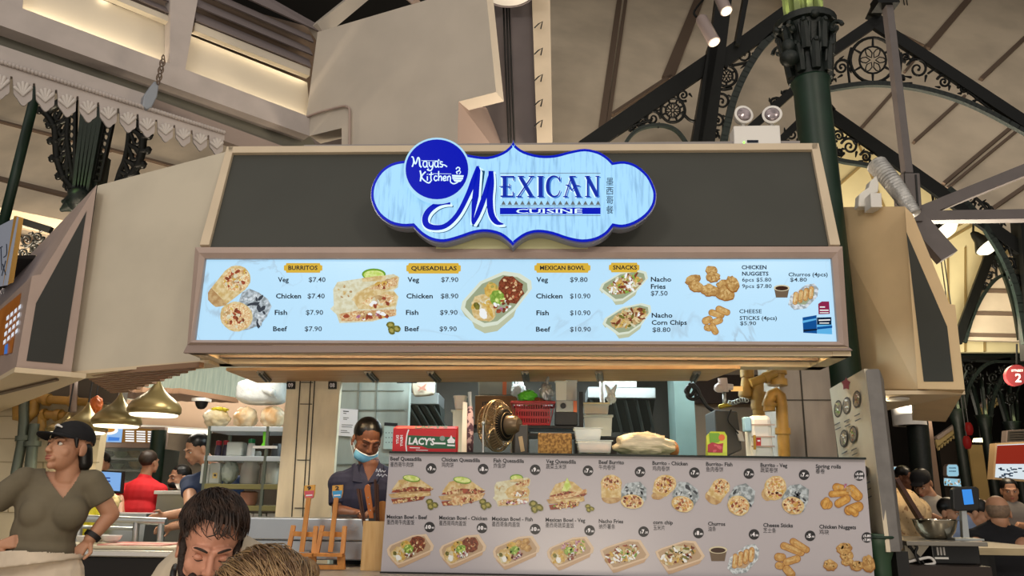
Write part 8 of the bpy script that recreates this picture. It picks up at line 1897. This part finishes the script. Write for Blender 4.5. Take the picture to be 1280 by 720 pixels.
for s_ in (-1, 1): tz.tube([hipm+Vector((.1*s_, 0, -.02)), hipm+Vector((.13*s_, -.4, .0)), hipm+Vector((.13*s_, -.42, -.04)), hipm+Vector((.13*s_, -.4, -.38))], [.1, .078, .076, .068], 16)
fuse(tz, 'trousers', mat('dark_trouser', '#24242a', .9), mn, .01, 2)
# beard hugging the jaw
bd_ = MB()
hd.ell(bd_, (0, -.066, -.098), (.027, .024, .02))
for pts, rr in (([(-.071, -.004, .012), (-.066, -.025, -.05), (-.05, -.055, -.088), (-.02, -.083, -.104), (0, -.088, -.106), (.02, -.083, -.104), (.05, -.055, -.088), (.066, -.025, -.05), (.071, -.004, .012)], .0115),
                ([(-.034, -.086, -.062), (-.02, -.099, -.05), (0, -.103, -.0475), (.02, -.099, -.05), (.034, -.086, -.062)], .0062), ([(-.036, -.078, -.06), (-.04, -.07, -.09)], .013), ([(.036, -.078, -.06), (.04, -.07, -.09)], .013), ([(-.015, -.088, -.09), (.015, -.088, -.09)], .013)):
    q = spline([hd(*p) for p in pts], 3)
    for a, b in zip(q[:-1], q[1:]): bd_.cap(a, b, rr, rr, 8)
fuse(bd_, 'beard', mat('beard_brown', '#22150f', .7, var=.3, vscale=90, bump=.6, bscale=120), mn, .004, 2)
hb = MB(); hd.ell(hb, (0, .028, .046), (.081, .094, .086), 32, 20); hd.ell(hb, (-.073, .01, .02), (.014, .045, .05)); hd.ell(hb, (.073, .01, .02), (.014, .045, .05)); hd.ell(hb, (.01, .0, .092), (.06, .06, .032))
def hairline(p):
    l = (hd.M.inverted() @ (p-hd.c))/hd.k
    front = l.y < -.045 and l.z < .088-.2*abs(l.x)
    side = -.045 <= l.y < -.012 and l.z < .03 or (l.y < .012 and l.z < -.005)
    return front or side or (l.z < -.045)
ho = fuse(hb, 'hair', m_hairbr, mn, .0042, 2, hairline)
sd = lambda rnd: (rnd.uniform(-.95, .95), rnd.uniform(-.5, .8), rnd.uniform(.15, 1))
fw = lambda u, rnd: Vector((.9*u.x+.35+rnd.uniform(-.4, .4), -.75+rnd.uniform(-.5, .5), -.25+rnd.uniform(-.3, .2)))
strands(hd, sd, fw, 1800, .048, .0014, 3, lift=.012, rc=(.080, .094, .088), cc=(0, .024, .046)).build('hair_strands', m_hairbr, ho, smooth=True)
fr_ = MB(); rnd = random.Random(9)
for i in range(16):                                                       # fringe falling on the forehead
    x = rnd.uniform(-.01, .06); e = rnd.uniform(.045, .06)
    fr_.tube(spline([hd(x*.9, -.045, .118), hd(x, -.085, .098), hd(x+rnd.uniform(-.012, .012), -.1, .075), hd(x+rnd.uniform(-.02, .02), -.102, e+.012)], 3), [.0016, .002, .002, .002, .002, .0018, .0016, .0014, .001, .0005][:10], 5)
fr_.build('fringe', m_hairbr, ho, smooth=True)

# ------------------------------------------------ diner in front, only the top of the head in view
Yg = 1.42
Q = lambda x, y, dy=0: P(x, y, Yg+dy)
gp = thing('person', 'light brown haired diner seen from behind at the bottom edge', 'person', Vector((Q(326, 730).x, Yg, 0)))
hd = Head(Q(328, 789), 176, 8, 0, 1.0); body = MB(); nb_ = hd(0, .05, -.17); hd.build(body, True, nb_, .05)
cg_ = Vector((hd.c.x, Yg-.06, hd.c.z-.38)); s0, s1_ = cg_+Vector((-.17, 0, .13)), cg_+Vector((.17, 0, .13))
def tors3(b, g=0): b.cap(s0, s1_, .06+g, .06+g); b.ell(cg_, (.165+g, .1+g, .2+g)); b.ell(cg_+Vector((0, .0, -.25)), (.16+g, .11+g, .2+g)); b.cap(nb_, cg_+Vector((0, 0, .12)), .055+g*.4, .08+g)
tors3(body); hg_ = cg_+Vector((0, -.02, -.42)); hg_.z = .5; body.ell(hg_, (.18, .14, .14))
for s_ in (-1, 1):
    sp = s0 if s_ < 0 else s1_; e_ = sp+Vector((.06*s_, .12, -.24)); w_ = e_+Vector((-.06*s_, .2, .05)); limb(body, [sp, e_, w_], [.05, .04, .03]); hand(body, w_, (-.3*s_, .9, 0), (0, 0, -1), .9, .5, -s_)
    limb(body, [hg_+Vector((.09*s_, 0, 0)), hg_+Vector((.11*s_, .4, .02)), hg_+Vector((.11*s_, .38, -.42))], [.085, .06, .042]); body.cap(hg_+Vector((.11*s_, .38, -.455)), hg_+Vector((.11*s_, .52, -.465)), .04, .032)
fuse(body, 'body', m_sk_m, gp, .007, 2)
t3 = MB(); tors3(t3, .014); 
for s_ in (-1, 1): sp = s0 if s_ < 0 else s1_; sleeve(t3, [sp, sp+Vector((.05*s_, .1, -.2))], [.066, .062])
fuse(t3, 'shirt', mat('grey_tee', '#6d6a68', .9), gp, .008, 2, lambda p: (p-nb_).length < .075)
hb = MB(); hd.ell(hb, (0, .016, .042), (.086, .102, .092), 32, 20); hd.ell(hb, (0, .05, -.03), (.075, .07, .08)); 
ho = fuse(hb, 'hair', m_hairl, gp, .005, 2)
sd = lambda rnd: (rnd.uniform(-1, 1), rnd.uniform(-1, 1), rnd.uniform(-.1, 1))
fw = lambda u, rnd: Vector((-.75+rnd.uniform(-.25, .25), .55-.2*u.y+rnd.uniform(-.25, .25), -.15-.3*u.z))
strands(hd, sd, fw, 900, .12, .0012, 5, lift=.008, rc=(.084, .1, .09), cc=(0, .016, .042)).build('hair_strands', m_hairl, ho, smooth=True)
strands(hd, sd, fw, 110, .12, .0011, 8, lift=.010, rc=(.084, .1, .09), cc=(0, .016, .042)).build('light_strands', m_hairl2, ho, smooth=True)
bn = MB(); bc0 = Q(373, 716, .02); rnd = random.Random(2)
for i in range(70):
    a = rnd.random()*6.283; t = rnd.uniform(-1, 1)*.9; r_ = .03*math.sqrt(1-t*t)
    bn.tube([bc0+Vector((r_*math.cos(a+.35*k)*1.1, .028*t+.002*k, r_*math.sin(a+.35*k)*.8)) for k in range(7)], [.0016, .003, .0036, .0038, .0036, .003, .0014], 5)
bn.ell(bc0, (.032, .027, .023)); bn.build('hair_bun', m_hairl, ho, smooth=True)

# ------------------------------------------------ simple full figures for the others
def figure(lab, head_px, Y, yaw, pitch, k, sh, hipz, arms, skinm, shirtm, hairm, trousers='dark_trouser', roll=0, lean=0, seated=False, hairf=None, vox=.009, hairlen=0, sleeve_t=.5, features=True, closed=False, bald=False, lipsv=True, shw=.185, cut=None):
    """head centre pixel; sh = pixel of shoulder line's middle; hipz = hip height; arms = [(elbow px, dy), (wrist px, dy)] left then right"""
    hc = P(*head_px, Y); t = thing('person', lab, 'person', Vector((P(*sh, Y).x, Y, 0)))
    hd = Head(hc, yaw, pitch, roll, k); b = MB(); sc = P(*sh, Y+lean*.3); nb = sc+Vector((0, .0, .03)); hd.build(b, False, nb, .055)
    base = Vector((sc.x+0, Y+lean, hipz)); sL, sR = sc+Vector((-shw, 0, -.085)), sc+Vector((shw, 0, -.085)); c1 = sc.lerp(base, .35); c2 = sc.lerp(base, .75)
    def tr(q, g=0): q.cap(sL, sR, .062+g, .062+g, 14); q.ell(c1, (shw*.95+g, .115+g, .17+g)); q.ell(c2, (.165+g, .12+g, .18+g)); q.cap(nb, c1, .06+g*.3, .1+g)
    tr(b); b.cap(nb+Vector((0, .01, -.02)), sL.lerp(nb, .3), .05, .05); b.cap(nb+Vector((0, .01, -.02)), sR.lerp(nb, .3), .05, .05); sl_ = MB(); tr(sl_, .014); sl_.cap(nb+Vector((0, .018, -.025)), sL, .06, .066); sl_.cap(nb+Vector((0, .018, -.025)), sR, .06, .066)
    for i, (sp, am) in enumerate(zip((sL, sR), arms)):
        e = P(*am[0][:2], Y+am[0][2]); w_ = P(*am[1][:2], Y+am[1][2]); limb(b, [sp, e, w_], [.055, .044, .032], 12); hand(b, w_, w_-e, (0, -1, -.4), 1, .6, 1 if i else -1)
        sleeve(sl_, [sp+(sp-e).normalized()*.02, sp.lerp(e, .12), sp.lerp(e, sleeve_t*1.2)], [.05, .07, .066], 14)
    b.ell(base, (.17, .13, .12)); tz = MB(); tz.ell(base, (.18, .14, .13))
    for s_ in (-1, 1):
        if seated: kn = base+Vector((.11*s_, -.42*math.cos(R(seated if seated is not True else 0)), .02)); an = kn+Vector((0, .02, -hipz+.09))
        else: kn = base+Vector((.09*s_, -.02, -hipz*.46)); an = base+Vector((.1*s_, .02, -hipz+.08))
        if seated and seated is not True: kn = base+Vector((.42*math.sin(R(seated))+.1*s_*math.cos(R(seated)), -.42*math.cos(R(seated))+.1*s_*math.sin(R(seated)), .02)); an = Vector((kn.x, kn.y, .09))
        limb(b, [base+Vector((.09*s_, 0, 0)), kn, an], [.085, .06, .043], 12); b.cap(Vector((an.x, an.y, .04)), Vector((an.x, an.y-.14, .035)), .042, .034); tz.tube([base+Vector((.09*s_, 0, 0)), kn.lerp(base, .05), kn, kn.lerp(an, .9)], [.095, .075, .072, .06], 12)
    fuse(b, 'body', skinm, t, vox, 3); fuse(sl_, 'shirt', shirtm, t, vox, 6, cut)
    fuse(tz, 'trousers', MATS['dark_trouser'] if trousers == 'dark_trouser' else trousers, t, vox*1.3, 2)
    if features: hd.features(t, skinm, mat('brow_dark', '#2a1c16', .6), m_lip, lips=lipsv, closed=closed)
    if not bald:
        h = MB(); hd.ell(h, (0, .024, .044), (.083, .096, .086), 24, 16)
        if hairlen: hd.cap(h, (0, .075, 0), (0, .09, -hairlen), .06, .045)
        def hl(p): l = (hd.M.inverted() @ (p-hd.c))/hd.k; return (l.y < -.05 and l.z < .075) or (-.05 <= l.y < -.01 and l.z < .03) or (l.y < .02 and l.z < 0) or l.z < -.05-hairlen*1.4
        fuse(h, 'hair', hairm, t, vox*.8, 2, hl)
    return t, hd, (sL, sR, sc, base)
# stall keeper
Yk = 4.74
m_navy = mat('navy_polo', '#242740', .85, var=.12, vscale=10, bump=.3, bscale=10)
def vk(p): q = topx(p); return p.y < Yk+.02 and q.y < 610 and abs(q.x-463+ (q.y-586)*.0) < 9*(1-(q.y-582)/28) and q.y > 575
sk, hd, (sL, sR, sc, bs_) = figure('stall keeper in a navy polo with a blue mask under his chin, looking down', (459, 550), Yk, 30, 24, 1.06, (462, 587), .92, [((424, 640, -.04), (447, 644, -.30)), ((505, 640, .0), (470, 640, -.28))], m_sk_s, m_navy, m_hairb, vox=.005, sleeve_t=.62, roll=4, shw=.175, cut=vk, closed=True)
mk = MB()
for i in range(9):
    for j in range(5): pass
n_i, n_j = 13, 5; rows = []
for j in range(n_j):
    for i in range(n_i):
        a = R(-78+156*i/(n_i-1)); v = j/(n_j-1); bul = .008*math.sin(v*3.14)
        rows.append(hd((.066+bul)*math.sin(a), -.028-(.076+bul)*math.cos(a)*(1-.12*v), -.058-.052*v+.012*abs(math.sin(a))))
mk.add(rows, [(j*n_i+i, j*n_i+i+1, (j+1)*n_i+i+1, (j+1)*n_i+i) for j in range(n_j-1) for i in range(n_i-1)])
mo = mk.build('face_mask', mat('mask_blue', '#6fb4dc', .8, bump=.2, bscale=60), sk, smooth=True); sm = mo.modifiers.new('thick', 'SOLIDIFY'); sm.thickness = .003
MB().tube([hd(.066*math.sin(R(-78+156*i/12)), -.030-.078*math.cos(R(-78+156*i/12)), -.056+.012*abs(math.sin(R(-78+156*i/12)))) for i in range(13)], .003, 6).build('mask_edge', mat('mask_white', '#e4eaee', .8), mo, smooth=True)
for x in (-1, 1): MB().tube(spline([hd(x*.064, -.045, -.056), hd(x*.078, -.01, -.03), hd(x*.088, .02, .0), hd(x*.086, .035, -.03), hd(x*.062, -.035, -.105)], 4), .0016, 5).build('ear_loop', MATS['mask_white'], mo, smooth=True)
cb2 = MB()
for x in (-1, 1): cb2.prism([sc+Vector((x*.012, -.10, -.085)), sc+Vector((x*.075, -.055, .035)), sc+Vector((x*.10, -.045, .02)), sc+Vector((x*.075, -.10, -.075))], (0, -.01, .004))
cb2.build('collar', m_navy, sk, bevel=.002)
pl_ = plane(P(475, 592, Yk-.145), (.15, -1, .05)); p = Print(pl_, .0); wb = mat('embroidery', '#a9b4cc', .7)
p.stroke([(470, 590), (471, 586), (473, 590), (475, 586), (476, 590), (478, 588), (480, 590), (482, 588)], .9, wb); p.stroke([(471, 595), (473, 592), (474, 595), (477, 593), (478, 596), (481, 593), (484, 595)], .9, wb); p.build('chest_lettering', sk)
tt = thing('long_server', 'dark flat server held low by the stall keeper', 'server', P(440, 645, Yk-.3)); MB().bar(P(424, 644.5, Yk-.33), P(458, 645, Yk-.33), .02, .012).build('blade', mat('dark_steel', '#4d4a48', .35, metal=.8), tt); MB().bar(P(455, 645, Yk-.33), P(470, 644, Yk-.33), .018, .018).build('handle', m_dwood, tt)
# person in red, from behind
m_redt = mat('red_tee', '#c3161f', .8, var=.08, vscale=8, bump=.3, bscale=6)
pr_, hd, fr2 = figure('person in a red shirt with white cuffs seen from behind at the passage counter', (187, 578), 7.3, 165, -8, .93, (180, 602), .96, [((150, 628, -.15), (150, 655, -.3)), ((189, 628, .0), (184, 652, -.12))], m_sk_f, m_redt, mat('short_brown_hair', '#2e2119', .5, var=.3, vscale=40), vox=.009, sleeve_t=.55, lean=-.1, features=False, shw=.16)
a, b = fr2[1], P(189, 628, 7.3); q = a.lerp(b, .62); q2_ = a.lerp(b, .74); MB().tube([q, q2_], [.073, .072], 16).build('white_cuff', mat('white_cloth', '#d9d6d4', .8), pr_, smooth=40)
# worker in navy behind the rack
figure('dark haired worker in navy bending behind the storage rack', (246, 561), 6.35, -36, 25, 1.0, (268, 592), .95, [((238, 640, -.35), (206, 645, -.45)), ((262, 648, -.3), (215, 658, -.45))], m_sk_f, mat('navy_tee', '#1c2b4a', .85, var=.1, vscale=8), m_hairb, vox=.009, sleeve_t=.3, shw=.2)
# masked woman further back
wk, hd, _ = figure('woman with dark tied hair and a black mask facing left behind the white bowl', (224, 597), 7.6, -38, 5, 1.0, (230, 622), .95, [((218, 645, -.1), (210, 640, -.3)), ((248, 645, 0), (235, 645, -.25))], m_sk_f, mat('grey_blouse', '#5d544c', .85), m_hairb, vox=.009, hairlen=.09, lipsv=False)
mk = MB(); hd.ell(mk, (0, -.05, -.062), (.058, .054, .042)); fuse(mk, 'face_mask', mat('black_mask', '#17161a', .8), wk, .008, 1, lambda p: ((hd.M.inverted() @ (p-hd.c))/hd.k).y > -.02)
figure('dark haired person half hidden behind the order monitor', (125, 581), 7.5, 10, 5, 1.0, (125, 606), .95, [((105, 630, 0), (112, 650, -.2)), ((145, 630, 0), (138, 650, -.2))], m_sk_f, mat('charcoal_tee', '#2b2a2c', .85), m_hairb, vox=.01)
# diners and passers at the right
m_white_sh = mat('pale_grey_shirt', '#a39a8e', .85, var=.08, vscale=8); m_blk = mat('black_tee', '#0f1016', .9, var=.1, vscale=8); m_lblue = mat('light_blue_shirt', '#7f8fae', .85, var=.08, vscale=8)
bm2, hd, _ = figure('bald man in a black shirt seated with his back to us at right', (1247, 641), 6.2, 160, 5, 1.05, (1247, 659), .5, [((1222, 682, -.1), (1226, 694, .2)), ((1276, 682, -.1), (1268, 692, .2))], m_sk_f, m_blk, m_hairb, vox=.009, sleeve_t=.5, features=False, bald=True, seated=180, shw=.2)
h = MB(); hd.ell(h, (0, .03, .02), (.0775, .083, .075), 20, 14); fuse(h, 'cropped_hair', mat('cropped_grey', '#7a6656', .7, var=.2, vscale=60), bm2, .008, 1, lambda p: ((hd.M.inverted() @ (p-hd.c))/hd.k).y < .0 or ((hd.M.inverted() @ (p-hd.c))/hd.k).z > .06)
figure('man in a light blue shirt leaning forward behind the payment terminal', (1222, 642), 6.9, 60, 20, 1.0, (1207, 656), .5, [((1190, 690, -.1), (1200, 705, .1)), ((1226, 685, .2), (1240, 692, .3))], m_sk_f, m_lblue, m_hairb, vox=.009, seated=150, lean=.0, sleeve_t=.8)
figure('smiling fair haired woman facing the bald man', (1231, 642), 8.0, -10, 5, 1.0, (1236, 668), .5, [((1222, 690, 0), (1230, 700, -.2)), ((1256, 690, 0), (1250, 700, -.2))], skin('skin_rosy', '#c98468', '#b8735a'), mat('rust_top', '#7a3a28', .85), mat('auburn_hair', '#5a321c', .5), vox=.01, hairlen=.08, seated=True)
figure('young dark haired man in profile behind the mixing bowl', (1189, 641), 7.5, 28, 4, 1.08, (1184, 668), .5, [((1165, 690, 0), (1180, 700, -.2)), ((1204, 690, 0), (1200, 700, -.2))], m_sk_f, m_blk, m_hairb, vox=.009, seated=True)
wp2, hd, _ = figure('person in a pale grey shirt and black cap bending their head, arms folded', (1152, 604), 8.4, -45, 34, 1.15, (1163, 624), .95, [((1140, 660, -.1), (1166, 655, -.25)), ((1184, 655, -.1), (1166, 645, -.28))], m_sk_f, m_white_sh, m_hairb, vox=.009, lean=.05)
c_ = MB(); hd.ell(c_, (0, .012, .05), (.088, .106, .08)); hd.ell(c_, (0, -.1, .055), (.06, .05, .012)); fuse(c_, 'black_cap', mat('black_cotton', '#121114', .85), wp2, .009, 1, lambda p: ((hd.M.inverted() @ (p-hd.c))/hd.k).z < .03)
figure('person in a pale shirt half hidden by the grey end panel', (1131, 597), 9.3, 40, 15, 1.05, (1128, 624), .95, [((1110, 655, 0), (1128, 655, -.2)), ((1148, 655, 0), (1138, 650, -.25))], m_sk_s, m_white_sh, m_hairb, vox=.01)
figure('dim figure in a grey shirt standing at the right edge of the far hall', (1262, 613), 9.0, -20, 10, 1.05, (1266, 636), .95, [((1246, 660, 0), (1262, 660, -.25)), ((1288, 660, 0), (1274, 656, -.25))], m_sk_f, mat('dim_grey_shirt', '#6d6864', .85), m_hairb, vox=.011)
